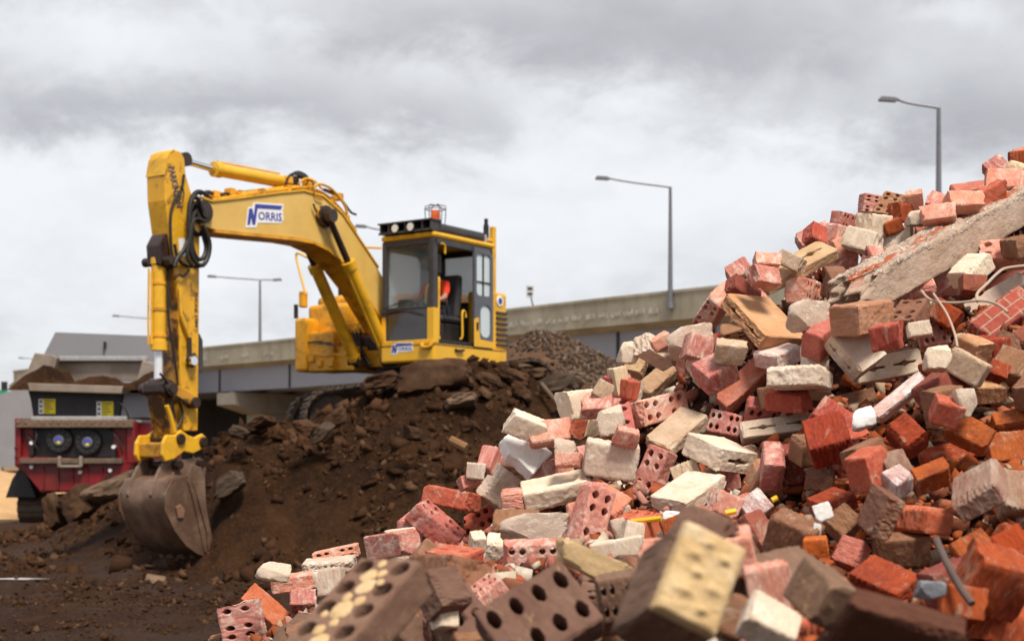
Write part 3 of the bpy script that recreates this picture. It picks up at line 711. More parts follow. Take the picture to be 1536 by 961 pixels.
mb.tube([sp(a, b, AW+.03) for a, b in [(276, 262), (272, 285), (262, 300), (256, 322), (256, 350), (258, 380), (262, 392)]], .018, 8)
mb.tube([sp(a, b, AW+.05) for a, b in [(262, 284), (272, 280), (276, 290), (274, 302)]], .008, 6)
mb.build('arm_hose', RUBBER, arm, smooth=True)
mb = MB(); mb.tube([sp(a, b, AW+.04) for a, b in [(272, 473), (276, 486), (284, 506), (287, 516)]], .028, 8); mb.tube([sp(a, b, AW+.04) for a, b in [(270, 430), (271, 460), (272, 473)]], .02, 8)
mb.build('hose_guide', YEL, arm, smooth=True)
mb = MB(); mb.tube([sp(a, b, AW+.05) for a, b in [(284, 506), (284, 530), (282, 540), (288, 548), (293, 540), (290, 530)]], .03, 8); mb.build('coupling_valve', GREASE, arm, smooth=True)
mb = MB(); c = sp(286, 541, AW+.05); mb.cyl((c.x, AW, c.z), (c.x, AW+.12, c.z), .06, n=14); mb.build('valve_cap', CHROME, arm, smooth=True)
mb = MB(); slab(mb, [(299, 500), (304, 510), (305, 556), (299, 560)], -AW, -AW+.1); mb.build('side_bracket', DARK, arm)
# bucket cylinder in front of the arm, with its upper bracket
def front_of(px, py): return sp(px, py, 0)
ct, cg, cr = front_of(238, 392), front_of(238, 523), front_of(237.5, 578)
mb = MB(); slab(mb, [(228, 368), (236, 352), (256, 348), (264, 356), (264, 402), (244, 404), (230, 398)], -.12, .12, 0); mb.build('cylinder_bracket', GREASE, arm, bevel=.02)
mb = MB(); mb.cyl(ct+Vector((0, -.26, 0)), ct+Vector((0, .26, 0)), .06, n=16); mb.build('bracket_pin', GREASE, arm)
ram('bucket_cylinder', cr, cg, ct, .095, .055, WROD, exc, YEL)
mb = MB(); mb.tube([ct+Vector((.12, -.05, -.1)), Vector((ct.x+.13, -.05, cg.z+.3)), Vector((cg.x+.12, -.05, cg.z+.05))], .016, 6, 1); mb.build('feed_line', YEL, exc)
for z_ in (.25, .55, .85):
    mb = MB(); q_ = ct.lerp(cg, z_); mb.cyl(q_-(cg-ct).normalized()*.02, q_+(cg-ct).normalized()*.02, .105, n=18); mb.build('cylinder_band', YELO, exc)
for k, (pts_, yl) in enumerate((([(256, 400), (252, 440), (254, 490), (262, 540), (268, 580)], .12), ([(244, 575), (254, 590), (268, 596), (282, 606)], .28), ([(240, 560), (250, 572), (258, 590), (256, 612)], .22), ([(268, 602), (274, 618), (270, 634), (262, 646)], .20))):
    mb = MB(); mb.tube([sp(a, b, yl) for a, b in pts_], .016, 7); mb.build('arm_hose', RUBBER, exc, smooth=True)
mb = MB(); slab(mb, [(228, 574), (240, 568), (250, 576), (250, 592), (238, 598), (228, 590)], -.2, .2, 0); mb.build('link_boss', GREASE, exc, bevel=.03)
# hoses looping at the boom tip
for i, (pts_, yl) in enumerate((([(305, 318), (298, 300), (290, 296), (284, 310), (284, 350), (287, 380), (296, 396), (306, 396), (313, 382), (314, 362), (304, 338)], .30),
                  ([(304, 325), (294, 316), (288, 335), (288, 368), (296, 388), (305, 386), (309, 370), (302, 345)], .24),
                  ([(303, 312), (290, 305), (283, 325), (285, 350), (276, 375), (266, 388), (262, 400)], .27),
                  ([(318, 302), (306, 290), (296, 288), (288, 296), (285, 315), (290, 345), (300, 352)], .20),
                  ([(262, 366), (266, 385), (276, 397), (292, 400), (306, 398)], .24), ([(303, 330), (291, 330), (285, 356), (281, 386), (290, 400)], .33))):
    mb = MB(); mb.tube([sp(a, b, yl) for a, b in pts_], .030 if i < 4 else .022, 8); mb.build('hydraulic_hose', RUBBER, exc, smooth=True)
mb = MB(); mb.tube([sp(a, b, .2) for a, b in [(288, 303), (293, 292), (304, 289), (318, 290)]], .02, 8); mb.build('coiled_hose', RUBBER, exc, smooth=True)
mb = MB(); mb.tube([sp(a, b, .22) for a, b in [(262, 418), (268, 412), (276, 414), (284, 404)]], .016, 6); mb.build('coiled_hose', RUBBER, exc, smooth=True)
# linkage at the foot of the arm
jp, ap = sp(237, 583, 0), sp(285, 604, AW)
for yl in (-.24, .24):
    mb = MB(); a, b = Vector((jp.x, 0, jp.z)), Vector((ap.x, 0, ap.z+.02)); d = (b-a).normalized(); n_ = Vector((-d.z, 0, d.x))*.075
    mb.prism([(a+n_).xz[:], (b+n_).xz[:], (b-n_).xz[:], (a-n_).xz[:]] if False else [((a+n_).x, (a+n_).z), ((b+n_).x, (b+n_).z), ((b-n_).x, (b-n_).z), ((a-n_).x, (a-n_).z)],
             lambda p: (p[0], yl-.025, p[1]), lambda p: (p[0], yl+.025, p[1])); mb.build('guide_link', YELG, exc, bevel=.012)
mb = MB()
for c_ in (jp, ap): mb.cyl((c_.x, -.30, c_.z), (c_.x, .30, c_.z), .075, n=18)
mb.build('linkage_pin', GREASE, exc, bevel=.01)
hp = sp(262, 668, 0)
mb = MB(); a, b = jp, Vector((hp.x+.12, 0, hp.z+.05)); d = (b-a).normalized(); n_ = Vector((-d.z, 0, d.x))*.09
mb.prism([((a+n_).x, (a+n_).z), ((b+n_).x, (b+n_).z), ((b-n_).x, (b-n_).z), ((a-n_).x, (a-n_).z)], lambda p: (p[0], -.15, p[1]), lambda p: (p[0], .15, p[1])); mb.build('bucket_link', YELG, exc, bevel=.02)
mb = MB(); mb.tube([sp(250, 608, .25), sp(256, 625, .25), sp(262, 648, .25)], .03, 8); mb.build('link_hose', YEL, exc, smooth=True)
# quick hitch: two wavy cheek castings, cross body and pins
for yl in (-.27, .22):
    mb = MB(); slab(mb, [(244, 664), (250, 652), (262, 652), (272, 644), (282, 652), (292, 656), (304, 650), (311, 657), (309, 671), (300, 675), (290, 680), (276, 677), (262, 688), (248, 692), (243, 682)], yl, yl+.055, .27)
    mb.build('hitch_cheek', YEL, exc, bevel=.015)
mb = MB(); slab(mb, [(247, 664), (300, 660), (302, 672), (262, 684), (248, 686)], -.22, .22, .27); mb.build('quick_hitch', YELG, exc, bevel=.02)
mb = MB()
for q_ in ((270, 658), (304, 663)):
    c = sp(*q_, .27); mb.cyl((c.x, -.31, c.z), (c.x, .31, c.z), .07, n=18)
mb.build('hitch_pin', GREASE, exc, bevel=.01)

# bucket
KB = .41
bprof_px = [(252, 722), (247, 745), (250, 768), (262, 795), (280, 818), (296, 829), (310, 835)]
outer = [side(a, b, KB) for a, b in bprof_px]
front_top = side(262, 716, KB)
mb = MB()  # curved shell, 30 mm plate
prof = [side(272, 712, KB), front_top]+outer
_q = []
for i in range(len(prof)-1):
    p0, p1, p2, p3 = (Vector(prof[max(0, min(len(prof)-1, i+k))]) for k in (-1, 0, 1, 2))
    for k in range(5):
        t = k/5; _q.append(tuple(.5*((2*p1)+(p2-p0)*t+(2*p0-5*p1+4*p2-p3)*t*t+(3*p1-p0-3*p2+p3)*t**3)))
prof = _q+[prof[-1]]
tk = .035; inner = []
cxm = sum(p[0] for p in prof)/len(prof)-.25; czm = sum(p[1] for p in prof)/len(prof)+.05
for p in prof:
    d = Vector((cxm-p[0], czm-p[1])).normalized()*tk; inner.append((p[0]+d.x, p[1]+d.y))
for i in range(len(prof)-1):
    a, b, c, d = prof[i], prof[i+1], inner[i+1], inner[i]
    for t0 in (0,):
        mb.prism([a, b, c, d], lambda p: (p[0], -KB, p[1]), lambda p: (p[0], KB, p[1]))
bucket = mb.build('bucket', STEEL, exc, smooth=True)
for yl in (-KB-.03, KB):
    mb = MB(); slab(mb, [(258, 719), (247, 742), (249, 768), (262, 796), (280, 819), (297, 831), (312, 835), (319, 806), (309, 758), (308, 716), (302, 700), (288, 696), (282, 712)], yl, yl+.03, KB+.03)
    mb.build('side_plate', STEEL, bucket, bevel=.006)
    if yl > 0:
        mb = MB(); slab(mb, [(288, 722), (298, 752), (311, 800), (313, 834), (318, 806), (309, 758), (307, 722)], KB+.03, KB+.055, KB+.05); mb.build('side_cutter', STEEL, bucket, bevel=.006)
        mb = MB(); slab(mb, [(264, 760), (271, 756), (277, 764), (275, 776), (267, 777)], KB+.03, KB+.06, KB+.05); mb.build('wear_pad', plain('rust_patch', (.20, .10, .06), .7), bucket, bevel=.006)
        mb = MB(); slab(mb, [(286, 712), (288, 722), (295, 744), (305, 790), (311, 828), (307, 828), (299, 790), (289, 746), (282, 722)], KB+.03, KB+.05, KB+.05); mb.build('weld_rib', STEEL, bucket, bevel=.004)
for yl in (-.30, .13):
    mb = MB(); slab(mb, [(228, 742), (233, 722), (243, 700), (252, 688), (262, 684), (270, 690), (268, 704), (258, 712), (246, 728), (238, 748), (232, 752)], yl, yl+.05, .2); mb.build('bucket_ear', STEEL, bucket, bevel=.01)
for yl in (-.27, .16):
    mb = MB(); slab(mb, [(250, 724), (262, 705), (272, 690), (300, 686), (309, 694), (308, 712), (290, 716), (270, 716)], yl, yl+.05, .2); mb.build('mounting_lug', STEEL, bucket, bevel=.01)
mb = MB()
for q_ in ((263, 697), (297, 695)):
    c = sp(*q_, .2); mb.cyl((c.x, -.33, c.z), (c.x, .30, c.z), .055, n=16)
mb.build('mounting_pin', GREASE, bucket)
lipx = side(312, 834, KB)
for k in range(5):
    yl = -KB+.02+k*(2*KB-.04)/4; mb = MB()
    mb.prism([(lipx[0]+.10, lipx[1]+.03), (lipx[0]-.16, lipx[1]-.03), (lipx[0]-.17, lipx[1]-.055), (lipx[0]+.06, lipx[1]-.05)], lambda p: (p[0], yl-.04, p[1]), lambda p: (p[0], yl+.04, p[1])); mb.build('bucket_tooth', STEEL, bucket, bevel=.006)

# ---- upper body
zb_ = 2.95-OZ      # deck underside
mb = MB(); n = 24
foot = [(1.0, -1.32), (1.0, 1.28)]+[(-.2+1.2*math.cos(math.pi/2+math.pi*i/n)*1.05, 1.25*math.sin(math.pi/2+math.pi*i/n)) for i in range(n+1)]
mb.prism(foot, lambda p: (p[0], p[1], zb_), lambda p: (p[0], p[1], zb_+.26)); mb.build('turntable_deck', YELO, exc, bevel=.02)
mb = MB(); mb.cyl((0, 0, zb_-.35), (0, 0, zb_), .62, n=32); mb.build('slew_ring', GREASE, exc)
mb = MB(); mb.prism([(p[0]*.97, p[1]*.96) for p in foot], lambda p: (p[0], p[1], zb_-.02), lambda p: (p[0], p[1], zb_-.005)); mb.build('belly_plate', BLACK, exc)
# counterweight and engine cover, a rounded tail
mb = MB()
tail = [(-.45, 1.22)]+[(-.2+1.22*math.cos(math.pi/2+.25+(math.pi-.25)*i/n)*1.05, 1.22*math.sin(math.pi/2+.25+(math.pi-.25)*i/n)) for i in range(n+1)]+[(-.45, -1.2)]
mb.prism(tail, lambda p: (p[0], p[1], zb_+.27), lambda p: (p[0], p[1], 4.02-OZ)); mb.build('counterweight', YEL, exc, bevel=.08)
mb = MB(); mb.box(-.95, -.15, -1.05, .3, 4.03-OZ, 4.22-OZ); mb.build('engine_hood', YELO, exc, bevel=.06)
# side cover behind the cab with vents and round badge
mb = MB(); mb.box(-.62, -.02, .9, 1.26, 3.22-OZ, 4.16-OZ); sc_ = mb.build('side_cover', YEL, exc, bevel=.05)
for k in range(7):
    mb = MB(); mb.box(-.60, -.30, 1.263, 1.285, 3.30-OZ+k*.085, 3.34-OZ+k*.085); mb.build('vent_slat', GREASE, sc_)
mb = MB(); mb.cyl((-.40, 1.262, 4.02-OZ), (-.40, 1.275, 4.02-OZ), .085, n=20); mb.build('round_badge', WHITE, sc_)
mb = MB(); mb.cyl((-.40, 1.276, 4.02-OZ), (-.40, 1.283, 4.02-OZ), .05, n=20); mb.build('badge_emblem', BLUE, sc_)
# right-hand (left in view) tanks and boxes
def fbox(name, pix, x0, x1, mat, bev=.03):
    ys = [front(a, b, x1) for a, b in pix]; y0 = min(p[0] for p in ys); y1 = max(p[0] for p in ys); z0 = min(p[1] for p in ys); z1 = max(p[1] for p in ys)
    mb = MB(); mb.box(x0, x1, y0, y1, z0, z1); return mb.build(name, mat, exc, bevel=bev)
fbox('corner_fender', [(441, 477), (458, 557)], .95, 1.45, YELO, .05)
fbox('toolbox', [(459, 499), (500, 556)], .75, 1.38, YELO)
fbox('lower_step_box', [(500, 520), (530, 555)], .7, 1.30, YELO)
fbox('fuel_tank', [(461, 458), (520, 500)], .0, 1.15, YELO, .06)
fbox('tank_cover', [(474, 445), (524, 470)], -.7, .75, YELO, .08)
fbox('valve_housing', [(512, 455), (545, 500)], .2, .9, YELO, .08)
mb = MB(); mb.add([(0, 0, 0)]*0, []); 
c0 = front(468, 445, .9); 
for k in range(3):
    mb = MB(); yy, z0 = front(463+k*14, 512+k*2, 1.385); mb.box(1.382, 1.40, yy, yy+.28, z0-.02, z0+.0); mb.build('box_seam', GREASE, exc)
mb = MB(); pts_ = [front(a, b, 1.40) for a, b in [(462, 533), (470, 531), (492, 534), (500, 531), (516, 533), (522, 530)]]; mb.tube([(1.42, p[0], p[1]) for p in pts_], .012, 6); mb.build('grab_rail', YELO, exc)
for k, (a, b) in enumerate(((468, 538), (480, 545), (497, 545))):
    mb = MB(); yy, zz_ = front(a, b, 1.385); mb.box(1.385, 1.43, yy-.05, yy+.06, zz_-.05, zz_+.05); mb.build('latch_bracket', YELO, exc, bevel=.01)
mb = MB(); pts_ = [front(a, b, 1.2) for a, b in [(461, 386), (449, 380), (444, 383), (449, 405), (456, 432), (458, 442)]]; mb.tube([(1.2, p[0], p[1]) for p in pts_], .022, 8, 3); mb.build('handrail', YELF, exc, smooth=True)
mb = MB(); p_ = front(455, 448, 1.2); mb.box(1.14, 1.26, p_[0]-.05, p_[0]+.05, p_[1]-.14, p_[1]+.12); mb.build('work_lamp_bracket', YELO, exc, bevel=.02)
mb = MB(); p_ = front(444, 468, 1.3); mb.cyl((1.3, p_[0], p_[1]-.1), (1.3, p_[0], p_[1]+.12), .035); mb.build('side_marker', BLACK, exc)
mb = MB(); pts_ = [front(a, b, 0) for a, b in [(532, 372), (548, 371), (572, 372)]]; mb.tube([(0, p[0], p[1]) for p in pts_], .02, 6, 1); mb.build('rear_handrail', YEL, exc)
mb = MB()
for k in range(4):     # black hoses and valve clutter under the boom foot
    pts_ = [(524+k*7, 498-k*2), (528+k*6, 516), (536+k*5, 530), (540+k*7, 548)]
    mb.tube([(1.05+.03*k, *front(a, b, 1.05)) for a, b in pts_], .024, 6)
mb.build('valve_hose_bundle', RUBBER, exc, smooth=True)
mb = MB()
for k in range(4):
    pts_ = [(520+k*8, 498), (520+k*8, 488-k), (530+k*8, 486+k), (532+k*7, 500)]
    mb.tube([(1.15, *front(a, b, 1.15)) for a, b in pts_], .013, 6)
mb.build('brake_pipes_loop', YEL, exc, smooth=True)
fbox('valve_block', [(528, 505), (568, 552)], .55, .95, GREASE, .04)
fbox('exhaust_clutter', [(506, 430), (520, 462)], -.7, -.4, BLACK, .03)
# ---- cab skirt (bright yellow)
zs0, zs1 = 2.96-OZ, 3.24-OZ
mb = MB(); mb.prism([(1.47, .36), (1.47, 1.37), (-.45, 1.37), (-.52, 1.2), (-.45, .36)], lambda p: (p[0], p[1], zs0), lambda p: (p[0], p[1], zs1)); skirt = mb.build('cab_skirt', YELB, exc, bevel=.035)
mb = MB(); mb.box(-.4, 1.475, .36, 1.375, zs1-.03, zs1-.015); mb.build('skirt_seam', GREASE, skirt)
mb = MB(); mb.box(1.30, 1.40, 1.375, 1.377, zs0+.05, zs0+.12) if False else mb.tube([(.95, 1.38, zs1-.07), (.9, 1.40, zs1-.09), (.75, 1.40, zs1-.075)], .02, 6); mb.build('tow_loop', GREASE, skirt)
yy, zz_ = front(640, 518, 1.475); mb = MB(); mb.tube([(1.475, yy-.09, zz_+.03), (1.50, yy-.05, zz_-.02), (1.50, yy+.07, zz_-.02), (1.475, yy+.1, zz_+.05)], .03, 8); mb.build('step_handle', YELO, skirt, smooth=True)
mp = lambda a, b: front(a, b, 1.472)
q1 = lambda a, b: (586+(a-278)*.0385, 532-(790-b)*.031-(a-278)*.0022)
mb = MB(); mb.prism([mp(*q1(a, b)) for a, b in [(330, 320), (430, 310), (452, 222), (520, 208), (1150, 250), (1152, 600), (1085, 690), (560, 680), (520, 790), (278, 790)]], lambda p: (1.472, p[0], p[1]), lambda p: (1.474, p[0], p[1])); st2 = mb.build('logo_sticker', WHITE, skirt)
mb = MB(); mb.prism([mp(*q1(a, b)) for a, b in [(355, 350), (425, 350), (465, 520), (492, 245), (1120, 288), (1085, 378), (548, 345), (495, 722), (432, 722), (402, 560), (372, 725), (312, 725)]], lambda p: (1.475, p[0], p[1]), lambda p: (1.477, p[0], p[1]))
a0, a1, a2 = mp(*q1(560, 605)), mp(*q1(1110, 640)), mp(*q1(560, 418)); lv, lf = letters('ORRIS', 1.0)
mb.add([(1.476, a0[0]+(a1[0]-a0[0])*u/umax+(a2[0]-a0[0])*v/vmax, a0[1]+(a1[1]-a0[1])*u/umax+(a2[1]-a0[1])*v/vmax) for u, v in lv], lf); mb.build('lettering', BLUE, st2)
# ---- cab
CX0, CX1, CY0, CY1 = -.08, 1.44, .36, 1.35; Z0, Z1 = 3.24-OZ, 4.80-OZ
cab = empty('cab', (0, 0, 0)); cab.parent = exc
def cb(name, x0, x1, y0, y1, z0, z1, mat, bev=.01): 
    mb = MB(); mb.box(x0, x1, y0, y1, z0, z1); return mb.build(name, mat, cab, bevel=bev)
T = .085
for (x, y, nm) in ((CX1-T, CY0, 'front_pillar'), (CX1-T-.02, CY1-T-.02, 'front_pillar'), (CX0, CY1-T, 'rear_pillar'), (CX0, CY0, 'rear_pillar')):
    cb(nm, x, x+T+(.02 if y > 1 and x > 1 else 0), y, y+T+(.02 if y > 1 and x > 1 else 0), Z0, Z1, DARK, .02)
cb('pillar_foot', CX1-T+.006, CX1+.008, CY0-.004, CY0+T-.01, Z0, Z0+.42, YELB); cb('pillar_foot', CX1-T-.03, CX1+.008, CY1-T-.04, CY1+.006, Z0, Z0+.52, YELB)
cb('floor_frame', CX0, CX1, CY0, CY1, Z0-.01, Z0+.06, BLACK)
cb('sill', CX1-.05, CX1+.012, CY0, CY1, Z0-.005, Z0+.055, YEL)
cb('roof', CX0-.05, CX1+.01, CY0-.02, CY1+.02, Z1, Z1+.09, YEL, .04)
cb('roof_rail', CX0, CX1-.01, CY1-.06, CY1, Z1-.10, Z1, DARK); cb('roof_rail', CX1-.07, CX1-.01, CY0+.05, CY1-.05, Z1-.09, Z1, DARK)
cb('roof_rail', CX0, CX0+.06, CY0+.05, CY1-.05, Z1-.09, Z1, DARK); cb('roof_rail', CX0, CX1-.02, CY0, CY0+.05, Z1-.08, Z1, DARK)
zc = Z0+.52
cb('screen_bar', CX1-.04, CX1-.005, CY0+.06, CY1-.08, zc, zc+.035, DARK)
cb('windscreen', CX1-.03, CX1-.022, CY0+T-.005, CY1-T, zc+.03, Z1-.05, GLASS, 0)
cb('lower_screen', CX1-.03, CX1-.022, CY0+T-.005, CY1-T, Z0+.05, zc+.01, GLASSD, 0)
cb('right_window', CX0+T, CX1-T, CY0+.03, CY0+.036, Z0+.55, Z1-.06, GLASSB, 0)
# rear wall: frame around a window
cb('rear_panel', CX0, CX0+.03, CY0+T, CY1-T, Z0+.05, Z0+.75, DARK); cb('rear_window', CX0+.01, CX0+.016, CY0+T, CY1-T, Z0+.75, Z1-.08, GLASSB, 0)
# wiper
mb = MB(); mb.tube([(CX1+.03, CY0+.02, zc-.05), (CX1+.04, CY0+.4, zc-.02), (CX1+.03, CY0+.75, zc-.10)], .014, 6); mb.tube([(CX1+.03, CY0+.05, zc+.02), (CX1+.03, CY0+.5, zc+.14)], .01, 6, 1); mb.build('wiper', BLACK, cab)
# rear door half with tall twin window and rounded lower pane; doorway in front of it stays open
dx0, dx1 = CX0+.02, CX0+.52
mb = MB()
def frame_plate(outer_, holes, y0, y1, mat, name, par):
    bm = bmesh.new(); loops = []
    for lp in [outer_]+holes:
        vs = [bm.verts.new((x, y0, z)) for x, z in lp]; loops.append([bm.edges.new((vs[i], vs[(i+1) % len(vs)])) for i in range(len(vs))])
    r_ = bmesh.ops.triangle_fill(bm, edges=[e for l in loops for e in l], use_beauty=True, use_dissolve=False)
    fs = [g for g in r_['geom'] if isinstance(g, bmesh.types.BMFace)]
    ex = bmesh.ops.extrude_face_region(bm, geom=fs); bmesh.ops.translate(bm, vec=(0, y1-y0, 0), verts=[g for g in ex['geom'] if isinstance(g, bmesh.types.BMVert)])
    bmesh.ops.recalc_face_normals(bm, faces=bm.faces); me = bpy.data.meshes.new(name); bm.to_mesh(me); bm.free(); me.materials.append(mat)
    o_ = bpy.data.objects.new(name, me); C.objects.link(o_); o_.parent = par; return o_
def rrect(x0, x1, z0, z1, r, n=5):
    pts_ = []
    for cx_, cz_, a0_ in ((x1-r, z1-r, 0), (x0+r, z1-r, 90), (x0+r, z0+r, 180), (x1-r, z0+r, 270)):
        pts_ += [(cx_+r*math.cos(R(a0_+90*i/n)), cz_+r*math.sin(R(a0_+90*i/n))) for i in range(n+1)]
    return pts_
DG = plain('blue_grey_door_paint', (.085, .09, .11), .45, var=.1)
def _late():
    pass
door = frame_plate([(dx0, Z0+.06), (dx1, Z0+.06), (dx1, Z1-.03), (dx0+.1, Z1-.03), (dx0, Z1-.15)],
                   [rrect(dx0+.07, dx1-.06, Z0+.80, Z1-.12, .06), rrect(dx0+.06, dx1-.16, Z0+.16, Z0+.66, .11)], CY1-.015, CY1+.025, DG, 'door', cab)
frame_plate([(CX0+T, Z0+.05), (CX1-T, Z0+.05), (CX1-T, Z1-.05), (CX0+T, Z1-.05)], [rrect(.50, CX1-T-.03, Z0+.60, Z1-.13, .12)], CY0+.0, CY0+.028, BLACK, 'right_wall', cab)
mb = MB(); mb.box(dx0+.05, dx1-.03, CY1+.0, CY1+.006, Z0+.76, Z1-.1); mb.box(dx0+.05, dx1-.13, CY1+.0, CY1+.006, Z0+.14, Z0+.68); mb.build('door_glass', GLASSB, door)
mb = MB(); mb.box(dx0+.24, dx0+.27, CY1+.008, CY1+.02, Z0+.8, Z1-.12); mb.box(dx0+.07, dx1-.06, CY1+.008, CY1+.02, Z0+1.0, Z0+1.02); mb.build('window_bar', BLACK, door)
mb = MB(); mb.prism([(dx0+.0, Z0+.0), (dx1+.02, Z0+.0), (dx1+.02, Z0+.42), (dx1-.10, Z0+.46), (dx1-.14, Z0+.12), (dx0, Z0+.10)], lambda p: (p[0], CY1+.026, p[1]), lambda p: (p[0], CY1+.036, p[1])); mb.build('door_skin', YEL, door, bevel=.004)
mb = MB(); mb.box(dx1-.08, dx1-.03, CY1+.037, CY1+.05, Z0+.26, Z0+.38); mb.build('door_latch', BLACK, door, bevel=.01)
for pts_ in ([(CX1-.20, CY1-.05, Z0+.1), (CX1-.14, CY1-.02, Z0+.12), (CX1-.15, CY1-.02, Z0+.9), (CX1-.2, CY1-.06, Z0+.95)], [(.72, CY1-.05, Z0+.1), (.70, CY1-.02, Z0+.15), (.70, CY1-.02, Z0+.5), (.60, CY1-.04, Z0+.52), (.58, CY1-.04, Z0+.44)],
             [(CX1-.16, CY1+.02, Z1-.08), (CX1-.24, CY1+.02, Z1-.1), (CX1-.26, CY1+.01, Z1-.22)]):
    mb = MB(); mb.tube(pts_, .018, 8); mb.build('grab_handle', YEL, cab, smooth=True)
# roof guard, lamps, beacon
mb = MB(); zr = Z1+.09
for x0, x1, z0, z1 in ((CX1-.18, CX1+.06, zr+.01, zr+.16),):
    for k in range(7):
        y = CY0+.02+k*(CY1-CY0-.04)/6; mb.box(x0, x1, y-.012, y+.012, z0, z1)
    mb.box(x0, x0+.025, CY0-.02, CY1, z0, z1); mb.box(x0, x1+.02, CY0-.02, CY1+.01, z1, z1+.02); mb.box(x1-.02, x1, CY0-.02, CY1, z0, z0+.03)
mb.build('roof_guard', DARK, cab)
mb = MB(); mb.prism([(CX1-.15, CY0+.02), (CX1-.12, CY1-.02), (CX0+.15, CY1-.02), (CX0+.05, CY0+.1)], lambda p: (p[0], p[1], zr), lambda p: (p[0], p[1], zr+.15)); mb.build('roof_hatch', DARK, cab, bevel=.05)
for k, (a, b) in enumerate(((593, 352), (616, 349))):
    y, z = front(a, b, CX1+.06); mb = MB(); mb.cyl((CX1-.03, y, zr+.085), (CX1+.07, y, zr+.085), .055, .07, 18); hl = mb.build('roof_lamp', BLACK, cab, smooth=True)
    mb = MB(); mb.cyl((CX1+.071, y, zr+.085), (CX1+.076, y, zr+.085), .06, n=18); mb.build('lens', LAMPM, hl)
bx, by = CX1-.5, CY1-.35
mb = MB(); mb.cyl((bx, by, zr+.14), (bx, by, zr+.19), .09, n=18); bc = mb.build('beacon', BLACK, cab)
mb = MB(); mb.cyl((bx, by, zr+.19), (bx, by, zr+.40), .082, .07, 16); mb.build('amber_dome', ORG, bc, smooth=True)
mb = MB()
for k in range(6):
    a = math.pi/3*k; c_, s_ = math.cos(a), math.sin(a)
    mb.tube([(bx+.14*c_, by+.14*s_, zr+.14), (bx+.16*c_, by+.16*s_, zr+.42), (bx+.13*c_, by+.13*s_, zr+.475), (bx, by, zr+.48)], .008, 6, 3)
for zz_ in (zr+.16, zr+.42): mb.tube([(bx+.15*math.cos(R(t)), by+.15*math.sin(R(t)), zz_) for t in range(0, 361, 30)], .008, 6, 1)
mb.build('beacon_cage', POLE, bc, smooth=True)
mb = MB(); mb.box(CX0+.05, CX0+.3, CY1-.2, CY1-.06, zr, zr+.13); mb.build('roof_lamp_box', CAST, cab, bevel=.02)
mb = MB(); mb.tube([(CX1-.3, CY0+.5, zr+.15), (CX1-.3, CY0+.5, zr+.24)], .015, 6, 1); mb.tube([(CX0+.1, CY1-.1, zr+.1), (CX0+.02, CY1-.06, zr+.28)], .006, 6, 1); mb.build('aerial', BLACK, cab)
# mast, exhaust and rear posts behind the cab
mb = MB(); mb.cyl((-.26, 1.10, 4.2-OZ), (-.26, 1.10, 5.32-OZ), .032, n=12); mb.cyl((-.26, 1.10, 4.85-OZ), (-.26, 1.10, 5.22-OZ), .045, n=12); mb.build('exhaust_stack', BLACK, exc, smooth=True)
mb = MB(); mb.box(-.40, -.32, 1.12, 1.20, 4.0-OZ, 5.20-OZ); mb.box(-.40, -.12, 1.12, 1.18, 4.95-OZ, 5.0-OZ); mb.box(-.30, -.26, 1.09, 1.19, 4.45-OZ, 4.5-OZ); mb.build('mirror_mast', YEL, exc, bevel=.01)
mb = MB(); mb.box(-.14, -.10, 1.12, 1.22, 4.1-OZ, 4.45-OZ); mb.build('rear_mirror', BLACK, exc, bevel=.02)
# interior
mb = MB(); mb.box(.36, .84, .58, 1.04, Z0+.05, Z0+.36); mb.build('seat_base', BLACK, cab, bevel=.03)
mb = MB(); mb.box(.34, .86, .56, 1.06, Z0+.37, Z0+.48); mb.build('seat', DARK, cab, bevel=.05)
mb = MB(); mb.prism([(.32, Z0+.45), (.46, Z0+.45), (.38, Z0+1.15), (.26, Z0+1.12)], lambda p: (p[0], .58, p[1]), lambda p: (p[0], 1.04, p[1])); mb.build('seat_back', DARK, cab, bevel=.05)
mb = MB(); mb.box(.95, 1.12, .40, .62, Z0+.05, Z0+.72); mb.build('control_console', BLACK, cab, bevel=.04)
mb = MB(); mb.tube([(.80, 1.14, Z0+.45), (.84, 1.14, Z0+.6), (.83, 1.14, Z0+.68)], .02, 8); mb.tube([(.80, .58, Z0+.45), (.84, .58, Z0+.6), (.83, .58, Z0+.68)], .02, 8); mb.build('joystick', BLACK, cab, smooth=True)
mb = MB(); mb.box(CX1-.42, CX1-.16, CY1-.24, CY1-.16, Z0+1.05, Z0+1.38); mb.build('sun_visor', BLACK, cab, bevel=.03)

